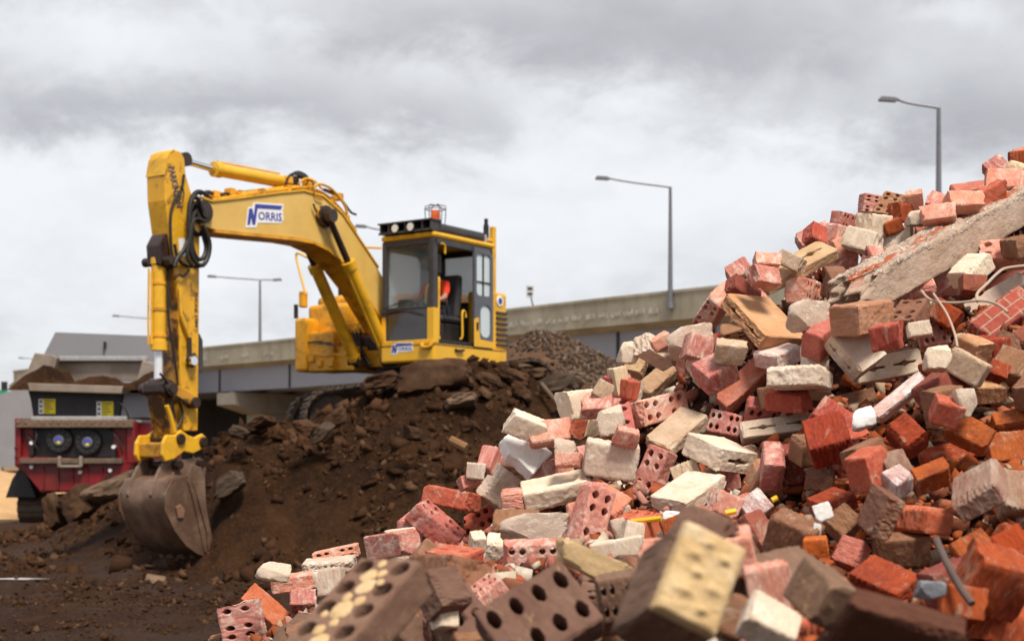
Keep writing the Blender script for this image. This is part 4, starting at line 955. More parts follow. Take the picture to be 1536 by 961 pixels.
# ---- undercarriage
und = empty('undercarriage', (0, 0, 0)); und.parent = exc
ua = math.atan2(-.25, -.97)-EXR; und.rotation_euler = (0, R(9), ua); und.location = (0, 0, -.02)
mb = MB(); mb.box(-.8, .8, -.9, .9, .30, .62); mb.build('carbody', GREASE, und, bevel=.05)
def track_loop(cx_, half, r, yc_, wd):
    P_ = []; n_st = 20; per = []
    for i in range(n_st): per.append((cx_-half+2*half*i/n_st, 2*r, 0))
    for i in range(10): a = math.pi*i/10; per.append((cx_+half+r*math.sin(a), r+r*math.cos(a), -a))
    for i in range(n_st): per.append((cx_+half-2*half*i/n_st, 0, math.pi))
    for i in range(10): a = math.pi*i/10; per.append((cx_-half-r*math.sin(a), r-r*math.cos(a), math.pi-a))
    mb = MB()
    for x, z, a in per:
        t = Vector((math.cos(a), math.sin(a))); nn = Vector((-t.y, t.x))
        def q_(u, v): return (x+t.x*u+nn.x*v, z+t.y*u+nn.y*v)
        for (u0, u1, v0, v1) in ((-.095, .095, -.03, .0), (-.085, -.06, .0, .03), (.0, .022, .0, .025)):
            pl = [q_(u0, v0), q_(u1, v0), q_(u1, v1), q_(u0, v1)]
            mb.prism(pl, lambda p: (p[0], yc_-wd/2, p[1]), lambda p: (p[0], yc_+wd/2, p[1]))
    return mb
for sgn in (1, -1):
    yc_ = 1.1*sgn
    mb = track_loop(0, 1.55, .42, yc_, .58); tr = mb.build('track', TRACKM, und)
    mb = MB(); mb.box(-1.5, 1.5, yc_-.12, yc_+.12, .28, .62); mb.build('track_frame', GREASE, tr, bevel=.03)
    mb = MB(); mb.cyl((1.55, yc_-.1, .42), (1.55, yc_+.1, .42), .34, n=28); mb.cyl((1.55, yc_-.15, .42), (1.55, yc_+.15, .42), .12, n=20); mb.build('idler_wheel', TRACKM, tr, bevel=.02)
    mb = MB(); mb.cyl((-1.55, yc_-.1, .42), (-1.55, yc_+.1, .42), .33, n=28); mb.cyl((-1.55, yc_-.17, .42), (-1.55, yc_+.17, .42), .2, n=20); mb.build('sprocket', TRACKM, tr, bevel=.02)
    for k in range(7):
        mb = MB(); mb.cyl((-1.1+k*.37, yc_-.16, .14), (-1.1+k*.37, yc_+.16, .14), .10, n=16); mb.build('roller', TRACKM, tr)

# ------------------------------------------------------------------ the operator, seated in the cab
def skin_body(name, joints, edges, mat, parent, loc, rot, subd=2):
    me = bpy.data.meshes.new(name); me.from_pydata([j[0] for j in joints], edges, []); o_ = bpy.data.objects.new(name, me); C.objects.link(o_)
    sk = o_.modifiers.new('skin', 'SKIN'); sk.use_smooth_shade = True
    if not me.skin_vertices: bpy.context.view_layer.update()
    for i, j in enumerate(joints):
        d = me.skin_vertices[0].data[i]; d.radius = j[1] if isinstance(j[1], tuple) else (j[1], j[1]); d.use_root = (i == 0)
    sb = o_.modifiers.new('sub', 'SUBSURF'); sb.levels = subd; sb.render_levels = subd
    bpy.context.view_layer.update()
    me2 = bpy.data.meshes.new_from_object(o_.evaluated_get(bpy.context.evaluated_depsgraph_get())); bpy.data.objects.remove(o_); bpy.data.meshes.remove(me)
    me2.name = name; me2.materials.clear(); me2.materials.append(mat); me2.polygons.foreach_set('use_smooth', [True]*len(me2.polygons))
    o_ = bpy.data.objects.new(name, me2); C.objects.link(o_)
    if parent: o_.parent = parent
    o_.location = loc; o_.rotation_euler = rot; return o_
sx, sy, sz = .62, .80, Z0+.50         # hip point
man = empty('person', (OX+FX*sx+LX*sy, OY+FY*sx+LY*sy, OZ+sz), EXR, label='seated operator in an orange and lime high-visibility vest inside the excavator cab', cat='person')
J = [((0, 0, .10), (.13, .16)), ((.0, 0, .26), (.12, .15)), ((.02, 0, .42), (.12, .18)), ((.02, 0, .53), (.06, .07)), ((.03, 0, .60), (.052, .052)), ((.045, 0, .70), (.085, .075)), ((.05, 0, .79), (.075, .068)),
     ((.02, .19, .46), .058), ((.14, .24, .24), .045), ((.36, .25, .18), .034), ((.43, .25, .20), (.028, .04)),
     ((.02, -.19, .46), .058), ((.14, -.24, .24), .045), ((.36, -.25, .18), .034), ((.43, -.25, .20), (.028, .04)),
     ((.04, .10, .04), .085), ((.42, .14, .06), .07), ((.48, .14, -.22), .052), ((.50, .14, -.38), .042), ((.62, .14, -.40), (.04, .03)),
     ((.04, -.10, .04), .085), ((.42, -.14, .06), .07), ((.48, -.14, -.22), .052), ((.50, -.14, -.38), .042), ((.62, -.14, -.40), (.04, .03))]
E_ = [(0, 1), (1, 2), (2, 3), (3, 4), (4, 5), (5, 6), (2, 7), (7, 8), (8, 9), (9, 10), (2, 11), (11, 12), (12, 13), (13, 14), (0, 15), (15, 16), (16, 17), (17, 18), (18, 19), (0, 20), (20, 21), (21, 22), (22, 23), (23, 24)]
skin_body('body', J, E_, SKIN, man, (0, 0, 0), (0, 0, 0))
JV = [((0, 0, .08), (.145, .175)), ((.0, 0, .26), (.135, .165)), ((.02, 0, .42), (.135, .19)), ((.02, 0, .50), (.085, .10)), ((.02, .19, .46), .072), ((.12, .235, .27), .062), ((.02, -.19, .46), .072), ((.12, -.235, .27), .062)]
vest = skin_body('vest', JV, [(0, 1), (1, 2), (2, 3), (2, 4), (4, 5), (2, 6), (6, 7)], HIVIS, man, (0, 0, 0), (0, 0, 0))
JB = [(( .02, .10, .525), (.02, .03)), ((.145, .10, .42), (.012, .03)), ((.165, .10, .25), (.012, .03)), ((.165, .10, .10), (.012, .03))]
for s_ in (1, -1): skin_body('reflective_band', [((a[0], a[1]*s_, a[2]), r_) for a, r_ in JB], [(0, 1), (1, 2), (2, 3)], HIYEL, vest, (0, 0, 0), (0, 0, 0), 1)
JT = [((0, 0, .06), (.145, .17)), ((.05, .10, .03), .098), ((.42, .14, .05), .082), ((.48, .14, -.20), .064), ((.495, .14, -.34), .058), ((.05, -.10, .03), .098), ((.42, -.14, .05), .082), ((.48, -.14, -.20), .064), ((.495, -.14, -.34), .058)]
skin_body('trousers', JT, [(0, 1), (1, 2), (2, 3), (3, 4), (0, 5), (5, 6), (6, 7), (7, 8)], TROUS, man, (0, 0, 0), (0, 0, 0))
mb = MB(); mb.cyl((-.01, 0, .755), (.07, 0, .755), .10, n=4) if False else None
bm = bmesh.new(); bmesh.ops.create_uvsphere(bm, u_segments=20, v_segments=12, radius=1)
for v in bm.verts: v.co = Vector((.035+v.co.x*.112, v.co.y*.098, .755+max(v.co.z, -.05)*.13))
me = bpy.data.meshes.new('cap'); bm.to_mesh(me); bm.free(); me.materials.append(TROUS); me.polygons.foreach_set('use_smooth', [True]*len(me.polygons)); o_ = bpy.data.objects.new('cap', me); C.objects.link(o_); o_.parent = man
mb = MB(); mb.cyl((.13, 0, .69), (.165, 0, .685), .018, .012, 8)
mb.build('nose', SKIN, man, smooth=True)
for s_ in (1, -1):
    mb = MB(); mb.cyl((.115, .032*s_, .715), (.128, .032*s_, .715), .012, .008, 8); mb.build('eye', BLACK, man)
    for k in range(5):
        mb = MB(); y = .25*s_+(k-2)*.016*1; mb.tube([(.43, y, .215), (.48, y, .21-.004*k), (.495, y, .185)] if k < 4 else [(.40, .25*s_-s_*.03, .2), (.44, .25*s_-s_*.055, .215), (.47, .25*s_-s_*.05, .205)], .009, 6); mb.build('finger', SKIN, man, smooth=True)

# ------------------------------------------------------------------ red mobile crusher
YC0 = 31.5; s_ = YC0/FPX
cr_o = Vector(((115-CXP)*s_, YC0, 0))
cru = empty('crusher', cr_o, 0, label='red and black tracked crusher loaded with soil, left of the excavator bucket', cat='crusher')
def fx(px, y=0.): return (px-CXP)*(YC0+y)/FPX-cr_o.x
def fz(py, y=0.): return CAMZ+(HOR-py)*(YC0+y)/FPX
def cbox(name, a, b, y0, y1, mat, par=cru, bev=.015):
    mb = MB(); mb.box(fx(a[0], y0), fx(b[0], y0), y0, y1, fz(b[1], y0), fz(a[1], y0)); return mb.build(name, mat, par, bevel=bev)
def cpoly(name, pix, y0, y1, mat, par=cru, bev=.012):
    mb = MB(); mb.prism([(fx(a, y0), fz(b, y0)) for a, b in pix], lambda p: (p[0], y0, p[1]), lambda p: (p[0], y1, p[1])); return mb.build(name, mat, par, bevel=bev)
cpoly('chassis', [(22, 627), (200, 632), (200, 700), (185, 720), (165, 738), (60, 738), (47, 716), (22, 698)], .35, 5.0, RED)
cbox('side_post', (22, 627), (31, 697), 0, .36, RED); cbox('side_post', (31, 640), (50, 690), .12, .36, RED)
cbox('side_post', (190, 632), (202, 694), 0, .36, RED); cbox('side_post', (170, 640), (190, 690), .12, .36, RED)
cpoly('lower_apron', [(22, 684), (200, 690), (190, 712), (166, 736), (60, 736), (40, 712)], .02, .34, RED)
cbox('side_skirt', (201, 634), (228, 700), .4, 3.0, RED)
for k in range(5): cbox('apron_rib', (64+k*22, 700), (66+k*22, 734), -.02, .03, RED)
cbox('fan_panel', (50, 636), (172, 686), .14, .34, BLACK)
for (px, py) in ((88, 660), (131, 663)):
    c = (fx(px), fz(py)); mb = MB(); mb.cyl((c[0], .02, c[1]), (c[0], .14, c[1]), .29, n=32); fan = mb.build('drum_end', BLACK, cru, bevel=.02)
    mb = MB()
    for r_ in (.20, .25): mb.tube([(c[0]+r_*math.cos(R(t)), .01, c[1]+r_*math.sin(R(t))) for t in range(0, 361, 15)], .008, 6, 1)
    for k in range(12):
        a = math.pi*k/6; mb.cyl((c[0]+.225*math.cos(a), -.01, c[1]+.225*math.sin(a)), (c[0]+.225*math.cos(a), .03, c[1]+.225*math.sin(a)), .02, n=8)
    mb.build('bolt_ring', DARK, fan)
    mb = MB(); mb.cyl((c[0], -.02, c[1]), (c[0], .02, c[1]), .115, n=28); mb.build('hub_cap', POLE, fan, bevel=.01)
    mb = MB(); mb.box(c[0]-.08, c[0]+.07, -.028, -.021, c[1]-.01, c[1]+.07); mb.build('hub_emblem', plain('hub_blue', (.06, .08, .45), .4), fan)
    mb = MB(); mb.box(c[0]-.03, c[0]+.04, -.028, -.021, c[1]-.07, c[1]-.02); mb.build('hub_mark', STICK, fan)
cbox('ledge', (24, 629), (198, 641), -.12, .3, plain('soil_caked_steel', (.16, .10, .065), .9, var=.4, scale=9, bump=.02))
cbox('sill_strip', (46, 624), (190, 630), -.05, .3, CAST)
cbox('cross_bar', (29, 687), (182, 695), -.14, .02, plain('soil_caked_bar', (.13, .085, .06), .9, var=.4, scale=9, bump=.02))
for (a, b) in (((86, 684), (91, 700)), ((118, 684), (123, 700)), ((87, 697), (122, 701))): cbox('tow_frame', a, b, -.2, -.12, HOPM)
for (px, py) in ((48, 664), (48, 700), (171, 670), (166, 705), (121, 708), (24, 672), (24, 686)):
    mb = MB(); r_ = .05 if px > 30 else .025; mb.cyl((fx(px), -.06, fz(py)), (fx(px), .1, fz(py)), r_*.8, n=16); mb.build('marker_lamp', WHITE if px > 30 else BLACK, cru, smooth=True)
mb = MB(); mb.box(fx(45), fx(51), -.05, .1, fz(682), fz(668)); mb.box(fx(168), fx(174), -.05, .1, fz(688), fz(674)); mb.build('lamp_bracket', BLACK, cru)
cpoly('rear_panel', [(42, 586), (184, 590), (178, 628), (50, 626), (46, 600)], .25, .5, BLACK)
for (x0, y0) in ((58, 598), (145, 602)):
    st = cbox('warning_sticker', (x0+7, y0), (x0+25, y0+22), .235, .248, STICK, cru, 0)
    cbox('sticker_margin', (x0, y0), (x0+6.8, y0+22), .235, .248, WHITE, st, 0)
    for k in range(5): cbox('text_line', (x0+8.5, y0+2.5+k*4), (x0+22-(k*5) % 7, y0+4+k*4), .231, .234, plain('sticker_print', (.12, .09, .01), .6) if k == 0 else bpy.data.materials['sticker_print'], st, 0)
    for k in range(3): cbox('symbol', (x0+1.5, y0+2+k*7), (x0+5.2, y0+6+k*7), .231, .234, DARK, st, 0)
cpoly('hopper_lip', [(41, 574), (184, 579), (182, 590), (44, 586)], -.15, .55, HOPM)
cpoly('hopper_wing', [(12, 578), (40, 558), (52, 529), (84, 533), (70, 566), (44, 574), (16, 582)], 1.3, 1.5, HOPM)
cpoly('hopper_post', [(79, 533), (86, 536), (78, 566), (68, 566)], 1.1, 1.3, HOPM)
cpoly('hopper_back', [(82, 534), (213, 540), (205, 571), (84, 570)], 1.9, 2.0, HOPM)
cbox('hopper_rim', (80, 534), (220, 541), 1.7, 1.89, CAST)
cpoly('hopper_side', [(180, 580), (232, 582), (232, 545), (214, 540), (204, 572)], .6, 1.8, HOPM)
cpoly('side_shroud', [(186, 588), (222, 590), (226, 626), (180, 627)], .3, 2.0, GREYP)
pn = cpoly('tall_steel_panel', [(66, 562), (66, 531), (83, 498), (235, 504), (235, 562)], 3.2, 3.32, GREYP, cru, .0)
cbox('panel_bolt', (155, 512), (158, 522), 3.1, 3.2, BLACK, pn, 0)
# soil lying in the hopper
def hop_h(x, y):
    px = (x+cr_o.x)/s_+CXP
    top = np.interp(px, [10, 18, 30, 45, 60, 74, 82, 96, 112, 128, 150, 162, 185, 200, 212, 222, 236], [584, 574, 563, 556, 547, 553, 568, 574, 569, 563, 562, 571, 573, 569, 560, 556, 562])
    e_ = np.clip((y+.12)/.35, 0, 1)*np.clip((1.85-y)/.4, 0, 1); base = CAMZ+(HOR-585)*s_
    return base+(CAMZ+(HOR-top)*s_-base)*np.sqrt(e_)+.05*fbm(x*3, y*3, 91, 4)*e_
o = grid_mesh('soil_load', fx(12), fx(236), 130, np.linspace(-.12, 1.85, 50), hop_h, SOIL, 'stuff', warp=False)
o.parent = None; o.location = cr_o; tag(o, 'brown soil heaped in the hopper of the red crusher', 'soil')
# tracks
for (x0, x1) in ((7, 55), (176, 224)):
    mb = MB(); yf = .8; wd = (x1-x0)*s_; xc = fx((x0+x1)/2); nL = 26; per = []
    r_ = .36; half = 1.5
    for i in range(16): per.append((yf+r_+2*half*i/16, 2*r_, 0))
    for i in range(8): a = math.pi*i/8; per.append((yf+r_+2*half+r_*math.sin(a), r_+r_*math.cos(a), -a))
    for i in range(16): per.append((yf+r_+2*half-2*half*i/16, 0, math.pi))
    for i in range(8): a = math.pi*i/8; per.append((yf+r_-r_*math.sin(a), r_-r_*math.cos(a), math.pi-a))
    for y_, z_, a in per:
        t = Vector((math.cos(a), math.sin(a))); nn = Vector((-t.y, t.x)); pl = [(y_+t.x*u+nn.x*v, z_+t.y*u+nn.y*v) for u, v in ((-.09, -.03), (.07, -.03), (.07, .0), (-.05, .035), (-.09, .035))]
        mb.prism(pl, lambda p: (xc-wd/2, p[0], p[1]+.02), lambda p: (xc+wd/2, p[0], p[1]+.02))
    tk_ = mb.build('track', TRACKM, cru)
    mb = MB(); mb.box(xc-wd*.3, xc+wd*.3, yf+.3, yf+3.4, .2, .62); mb.build('track_frame', BLACK, tk_)
cpoly('track_guard', [(30, 700), (38, 706), (50, 735), (54, 746), (8, 746), (18, 718)], .6, 1.6, BLACK)

mb = MB()
for k, (xa, ya, xb, yb) in enumerate(((34, 650, 60, 684), (160, 640, 184, 682), (176, 600, 196, 640), (54, 640, 46, 684))):
    mb = MB(); mb.tube([(fx(xa), .05, fz(ya)), (fx((xa+xb)/2+5), -.05, fz((ya+yb)/2-3)), (fx(xb), .02, fz(yb))], .022, 8); mb.build('hydraulic_line', RUBBER, cru, smooth=True)
for k in range(14):
    px = 30+k*12.3
    mb = MB(); mb.cyl((fx(px), -.145, fz(633)), (fx(px), -.12, fz(633)), .018, n=8); mb.build('bolt', HOPM, cru)

# ------------------------------------------------------------------ where every brick lies: kind, colour, centre, rotation, size, label
BRICKS = [
 ["cored_broken","pink",[-0.864,4.555,1.058],[0.475,0.419,-0.578,0.515],[0.116,0.129,0.079],"broken pink cored brick with two holes at the lowest left tip of the heap"],
 ["solid","red",[-0.837,4.836,1.075],[0.222,0.245,-0.513,0.792],[0.164,0.073,0.079],"red solid brick lying askew beside the lowest left tip of the heap"],
 ["solid","pink",[-0.73,4.847,1.164],[0.679,0.731,-0.041,0.052],[0.175,0.055,0.083],"long pink pitted brick on the left foot of the heap"],
 ["cored_broken","pink",[-0.703,4.779,1.103],[0.222,0.975,0.026,0.016],[0.08,0.099,0.057],"short pink brick end with two holes under the long pitted brick"],
 ["solid","cream",[-0.642,4.997,1.209],[0.998,0.048,-0.05,0.001],[0.179,0.135,0.036],"flat cream mortared brick under the thin two-hole brick"],
 ["cored","pink",[-0.628,5.087,1.242],[0.692,0.713,-0.073,0.08],[0.163,0.044,0.085],"thin pink cored brick on the left outline of the heap showing two holes"],
 ["solid","pink",[-0.356,4.231,1.329],[0.257,-0.374,-0.637,0.623],[0.208,0.075,0.071],"pink brick with a square end face, left below the tilted brown-sided brick"],
 ["cored","pinkbrown",[-0.25,4.654,1.364],[0.929,0.12,0.347,-0.051],[0.185,0.118,0.074],"tilted pink cored brick with a brown flat side and small holes along its top"],
 ["solid","red",[-0.199,4.771,1.448],[0.199,0.089,0.045,0.975],[0.178,0.114,0.064],"smooth orange-red brick on the left outline above the tilted brown-sided brick"],
 ["cored_broken","red",[-0.103,4.888,1.359],[0.114,0.199,0.481,-0.847],[0.11,0.086,0.071],"broken red cored brick right of the smooth orange-red brick"],
 ["solid","cream",[-0.046,4.807,1.488],[0.504,0.742,-0.242,0.371],[0.128,0.09,0.072],"cream brick with scuffed mortar propped under the white slab"],
 ["broken","cream",[-0.111,4.372,1.297],[0.43,0.504,0.644,-0.383],[0.125,0.044,0.071],"left one of two upright broken cream slabs"],
 ["broken","cream",[-0.049,3.935,1.317],[0.382,0.561,0.599,-0.425],[0.114,0.049,0.072],"right one of two upright broken cream slabs"],
 ["cored","pink",[0.05,3.507,1.347],[0.664,0.747,-0.008,0.013],[0.141,0.078,0.075],"pink cored brick lying flat-on, right of the upright cream slabs"],
 ["cored","pink",[-0.054,3.05,1.303],[0.945,0.076,-0.285,0.14],[0.072,0.093,0.028],"small pink cored brick poking up below the upright cream slabs"],
 ["frog","cream",[0.14,4.565,1.482],[0.975,0.195,-0.103,0.012],[0.215,0.114,0.068],"cream brick with a long oval recess in its top"],
 ["cored","pink",[0.229,4.231,1.394],[0.5,0.618,-0.253,0.552],[0.218,0.09,0.082],"pink cored brick standing steeply in front of the oval-recess brick"],
 ["broken","cream",[0.529,4.312,1.478],[0.904,0.158,-0.158,0.365],[0.187,0.133,0.051],"wide cream brick with a flat pale top and split front, heap centre"],
 ["cored","pink",[0.459,4.647,1.526],[0.752,0.358,-0.498,0.241],[0.19,0.084,0.067],"pink cored brick leaning left of the wide flat-topped cream brick"],
 ["slotthick","cream",[0.648,4.435,1.6],[0.558,0.755,0.302,0.163],[0.165,0.074,0.164],"thick cream brick whose right end shows a slot with a diamond hole"],
 ["solid","pink",[0.736,4.02,1.564],[0.293,0.683,0.252,0.619],[0.099,0.104,0.061],"small upright pink block right of the slotted cream brick end"],
 ["solid","tan",[0.548,4.735,1.674],[0.888,0.242,-0.226,0.32],[0.199,0.116,0.045],"rough tan brick sloping across the heap centre"],
 ["cored","pink",[0.51,4.92,1.754],[0.703,0.64,0.113,0.29],[0.211,0.092,0.066],"pink brick with four holes tucked behind the rough tan brick"],
 ["cored","pink",[0.716,4.768,1.694],[0.193,-0.026,-0.608,0.77],[0.115,0.081,0.079],"pink cored brick with four holes on top, left of the long slotted brick"],
 ["slot","cream",[0.88,4.661,1.683],[0.835,0.546,-0.056,0.037],[0.264,0.061,0.062],"long weathered cream brick with slots along its upper face"],
 ["solid","cream",[0.885,4.367,1.831],[0.215,0.001,0.025,0.976],[0.169,0.174,0.067],"squat cream brick with a mottled face under the white-topped pink brick"],
 ["solid","pinkred",[0.793,4.894,1.833],[0.767,0.523,-0.295,0.226],[0.203,0.073,0.078],"long speckled red brick sloping left of the squat cream brick"],
 ["solid","pinkwhite",[0.897,4.801,1.929],[0.927,0.144,-0.12,0.325],[0.13,0.105,0.058],"pink block with a white painted top"],
 ["slot","tanbrown",[0.867,4.898,2.052],[0.511,-0.052,-0.709,0.483],[0.238,0.058,0.219],"large orange-tan brick with a slotted left face, near the crest"],
 ["cored","pink",[0.761,5.344,2.144],[0.118,-0.636,-0.625,0.438],[0.216,0.075,0.104],"pink cored brick at the crest showing rows of round holes"],
 ["solid","pink",[0.675,4.732,1.872],[0.906,0.326,-0.221,0.155],[0.123,0.108,0.086],"pink brick with an orange broken underside left of the long speckled brick"],
 ["solid","tanorange",[0.479,5.449,1.946],[0.705,0.422,-0.358,0.445],[0.105,0.075,0.073],"orange-tan block on the outline left of the pink bricks"],
 ["solid","tanorange",[0.57,5.575,1.885],[0.859,0.333,-0.255,0.294],[0.164,0.081,0.049],"narrow tan brick leaning below the orange-tan block"],
 ["slab","white",[0.035,4.74,1.604],[0.178,0.284,-0.386,0.859],[0.157,0.13,0.05],"white painted slab with a brown cut edge on the left slope"],
 ["solid","creamtan",[0.314,4.523,1.581],[0.632,0.772,0.047,-0.049],[0.169,0.112,0.07],"broad cream and tan brick face behind the oval-recess brick"],
 ["solid","redpink",[0.23,5.091,1.724],[0.738,0.282,-0.578,0.202],[0.142,0.067,0.061],"orange-pink brick standing on end near the outline, above the broad cream and tan brick"],
 ["solid","tan",[0.283,5.234,1.692],[0.566,0.65,0.407,0.304],[0.133,0.079,0.054],"tan brick with a shaded side above the broad cream and tan brick"],
 ["beam","concrete",[1.614,5.12,2.382],[0.925,0.069,-0.185,0.324],[1.414,0.16,0.125],""],
 ["cored","tanbrown",[1.524,5.697,2.587],[0.845,0.234,-0.462,0.137],[0.104,0.118,0.065],"brown cored brick standing on the crest with holes facing out"],
 ["cored","pink",[1.514,6.03,2.654],[0.467,0.587,-0.412,0.516],[0.083,0.078,0.059],"pink cored brick on the crest left of the brown cored brick"],
 ["cored","pinkred",[1.385,5.943,2.565],[0.641,0.691,0.283,0.176],[0.098,0.08,0.067],"reddish cored brick on the crest, left of the two cored bricks together"],
 ["solid","pink",[1.228,5.775,2.474],[0.836,0.506,-0.177,0.114],[0.141,0.081,0.066],"pink brick on the crest directly above the long tan slotted brick"],
 ["slot","tanyellow",[1.016,5.131,2.27],[0.927,0.258,-0.191,0.193],[0.319,0.117,0.04],"long tan slotted brick tilted along the crest"],
 ["solid","pink",[0.888,5.554,2.308],[0.814,0.517,-0.22,0.148],[0.098,0.075,0.066],"pink block on the crest left of the long tan slotted brick"],
 ["solid","pink",[1.23,5.635,2.315],[0.168,0.054,-0.236,0.956],[0.096,0.103,0.046],"small pink brick under the upper end of the long tan slotted brick"],
 ["cored","pink",[1.035,5.068,2.173],[0.637,0.66,0.315,0.243],[0.097,0.093,0.089],"pink brick with three holes left of the end of the concrete beam"],
 ["broken","orangetan",[1.064,4.337,2.012],[0.634,0.715,0.146,0.255],[0.15,0.094,0.12],"orange mortared block just below the end of the concrete beam"],
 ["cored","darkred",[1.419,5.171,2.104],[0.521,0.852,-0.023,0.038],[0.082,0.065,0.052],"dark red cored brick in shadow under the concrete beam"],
 ["masonry","masonry",[1.594,4.618,2.039],[0.849,0.42,-0.281,0.151],[0.214,0.108,0.076],""],
 ["solid","creamtan",[1.697,4.988,2.146],[0.868,0.422,-0.234,0.117],[0.235,0.061,0.052],"cream slab lying behind the jointed piece of red brickwork"],
 ["slot","cream",[1.062,4.409,1.92],[0.447,-0.036,-0.884,0.133],[0.15,0.103,0.106],"cream slotted brick, left of a crossing pair right of centre"],
 ["slot","cream",[1.203,4.561,1.877],[0.737,0.67,-0.074,0.059],[0.214,0.079,0.057],"cream slotted brick, right of a crossing pair right of centre"],
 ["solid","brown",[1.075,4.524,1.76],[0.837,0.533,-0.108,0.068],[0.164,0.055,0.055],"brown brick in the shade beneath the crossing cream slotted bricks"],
 ["solid","pinkwhite",[1.128,4.135,1.763],[0.825,0.455,-0.292,0.164],[0.185,0.035,0.041],"whitish pink sliver leaning below the crossing slotted bricks"],
 ["solid","orange",[0.846,3.802,1.637],[0.048,-0.168,-0.378,0.909],[0.112,0.117,0.085],"orange brick with a cream smear, right of the small upright pink block"],
 ["solid","orange",[1.036,3.731,1.645],[0.473,0.133,-0.496,0.716],[0.089,0.071,0.073],"orange brick right of the white crumpled scrap"],
 ["solid","orange",[1.176,3.657,1.65],[0.281,0.087,-0.571,0.766],[0.111,0.065,0.077],"orange brick above a deep black gap on the right"],
 ["solid","orangetan",[1.398,4.171,1.78],[0.511,0.858,-0.027,0.031],[0.096,0.057,0.046],"orange-tan brick near the right edge below the jointed brickwork"],
 ["solid","orange",[1.381,3.904,1.688],[0.889,0.45,-0.081,0.032],[0.129,0.051,0.055],"orange brick cut off by the right edge at mid height"],
 ["solid","orange",[1.33,3.794,1.614],[0.82,0.571,-0.048,0.015],[0.127,0.082,0.051],"orange brick with cream mortar streaks at the right edge"],
 ["solid","greypink",[1.057,3.214,1.519],[0.212,-0.293,-0.144,0.921],[0.109,0.156,0.056],"brick with a grey mortar face standing near the right edge"],
 ["solid","greypink",[1.186,3.338,1.499],[0.876,0.481,-0.001,-0.046],[0.091,0.11,0.071],"grey-pink brick cut off by the right edge beside the grey-faced brick"],
 ["solid","pinkcream",[0.938,3.464,1.531],[0.892,0.352,-0.2,0.202],[0.054,0.057,0.061],"small block with a pale top among the orange bricks"],
 ["solid","orange",[1.033,3.513,1.54],[0.37,0.908,-0.066,0.182],[0.094,0.073,0.042],"vivid orange brick left of the grey-faced brick"],
 ["solid","orange",[1.194,3.898,1.593],[0.885,0.455,-0.084,0.047],[0.148,0.056,0.045],"flat orange brick above the vivid orange brick"],
 ["solid","red",[0.953,3.296,1.447],[0.43,0.052,0.018,0.901],[0.095,0.101,0.06],"red brick with a dark right side, lower right"],
 ["solid","redbrown",[0.901,3.289,1.378],[0.539,0.841,-0.033,0.022],[0.126,0.075,0.044],"red-brown brick below the red brick with a dark side"],
 ["solid","orange",[0.985,3.037,1.391],[0.862,0.427,-0.24,0.127],[0.08,0.063,0.058],"orange brick below the grey-faced brick, lower right"],
 ["solid","pinkred",[0.764,3.201,1.374],[0.783,0.347,-0.401,0.325],[0.068,0.061,0.053],"pinkish red brick end left of the red-brown brick"],
 ["solid","orange",[0.78,2.97,1.333],[0.449,0.019,-0.294,0.844],[0.128,0.081,0.032],"flat orange brick low on the right below the red-brown brick"],
 ["solid","darkbrown",[0.783,3.371,1.434],[0.791,0.503,-0.274,0.217],[0.07,0.065,0.068],"dark brown brick left of a black gap, lower right"],
 ["solid","darkbrown",[0.83,3.208,1.467],[0.827,0.043,-0.557,-0.059],[0.099,0.184,0.043],"dark brown brick standing left of the red brick with a dark side"],
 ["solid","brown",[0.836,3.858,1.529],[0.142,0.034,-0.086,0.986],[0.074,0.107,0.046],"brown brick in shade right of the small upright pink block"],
 ["solid","orange",[0.839,3.725,1.471],[0.96,0.138,-0.15,0.192],[0.101,0.094,0.033],"orange-brown brick below the shaded brown brick"],
 ["solid","pink",[2.02,5.929,2.785],[0.835,0.466,-0.252,0.148],[0.085,0.084,0.066],"pink brick perched above the concrete beam on the top right crest"],
 ["solid","pinkred",[1.953,6.087,2.726],[0.916,0.391,-0.082,0.038],[0.147,0.068,0.05],"pink brick on the crest behind the concrete beam"],
 ["solid","pinkred",[1.654,5.318,2.195],[0.875,0.478,-0.068,0.038],[0.11,0.057,0.061],"dull pink brick in the hollow right of the concrete beam"],
 ["solid","darkred",[1.867,5.38,2.245],[0.891,0.373,-0.236,0.105],[0.21,0.057,0.052],"long dark red brick above the cream slab at the right edge"],
 ["cored_broken","pink",[1.344,4.557,1.973],[0.812,0.579,-0.062,0.045],[0.079,0.077,0.053],"broken pink cored brick above the crossing slotted bricks"],
 ["cored","orange",[0.745,3.377,1.336],[0.934,0.251,-0.193,0.167],[0.066,0.056,0.037],"orange cored brick fragment behind the blurred foreground bricks"],
 ["solid","pinkwhite",[0.664,3.885,1.454],[0.782,0.537,-0.257,0.187],[0.077,0.073,0.06],"pinkish cream cube right of the peak of the big foreground brick"],
 ["mortarbrick","fgbrown",[0.209,1.81,1.422],[0.633,0.538,-0.232,0.507],[0.125,0.089,0.221],""],
 ["cored15","fgbrown",[-0.243,2.16,1.338],[0.847,0.13,-0.245,0.454],[0.262,0.122,0.068],""],
 ["coredfg","fgbrown",[0.044,2.309,1.324],[0.85,0.445,-0.16,0.229],[0.171,0.131,0.068],"dark brown cored brick in the blurred foreground centre showing large holes"],
 ["cored","fgbrown",[0.198,2.6,1.34],[0.665,0.743,-0.056,0.058],[0.085,0.083,0.071],"dark brown cored brick end left of the big mortared foreground brick"],
 ["solid","fgcream",[0.377,2.082,1.352],[0.917,0.326,0.194,-0.118],[0.08,0.067,0.048],"blurred cream brick end right of the big mortared foreground brick"],
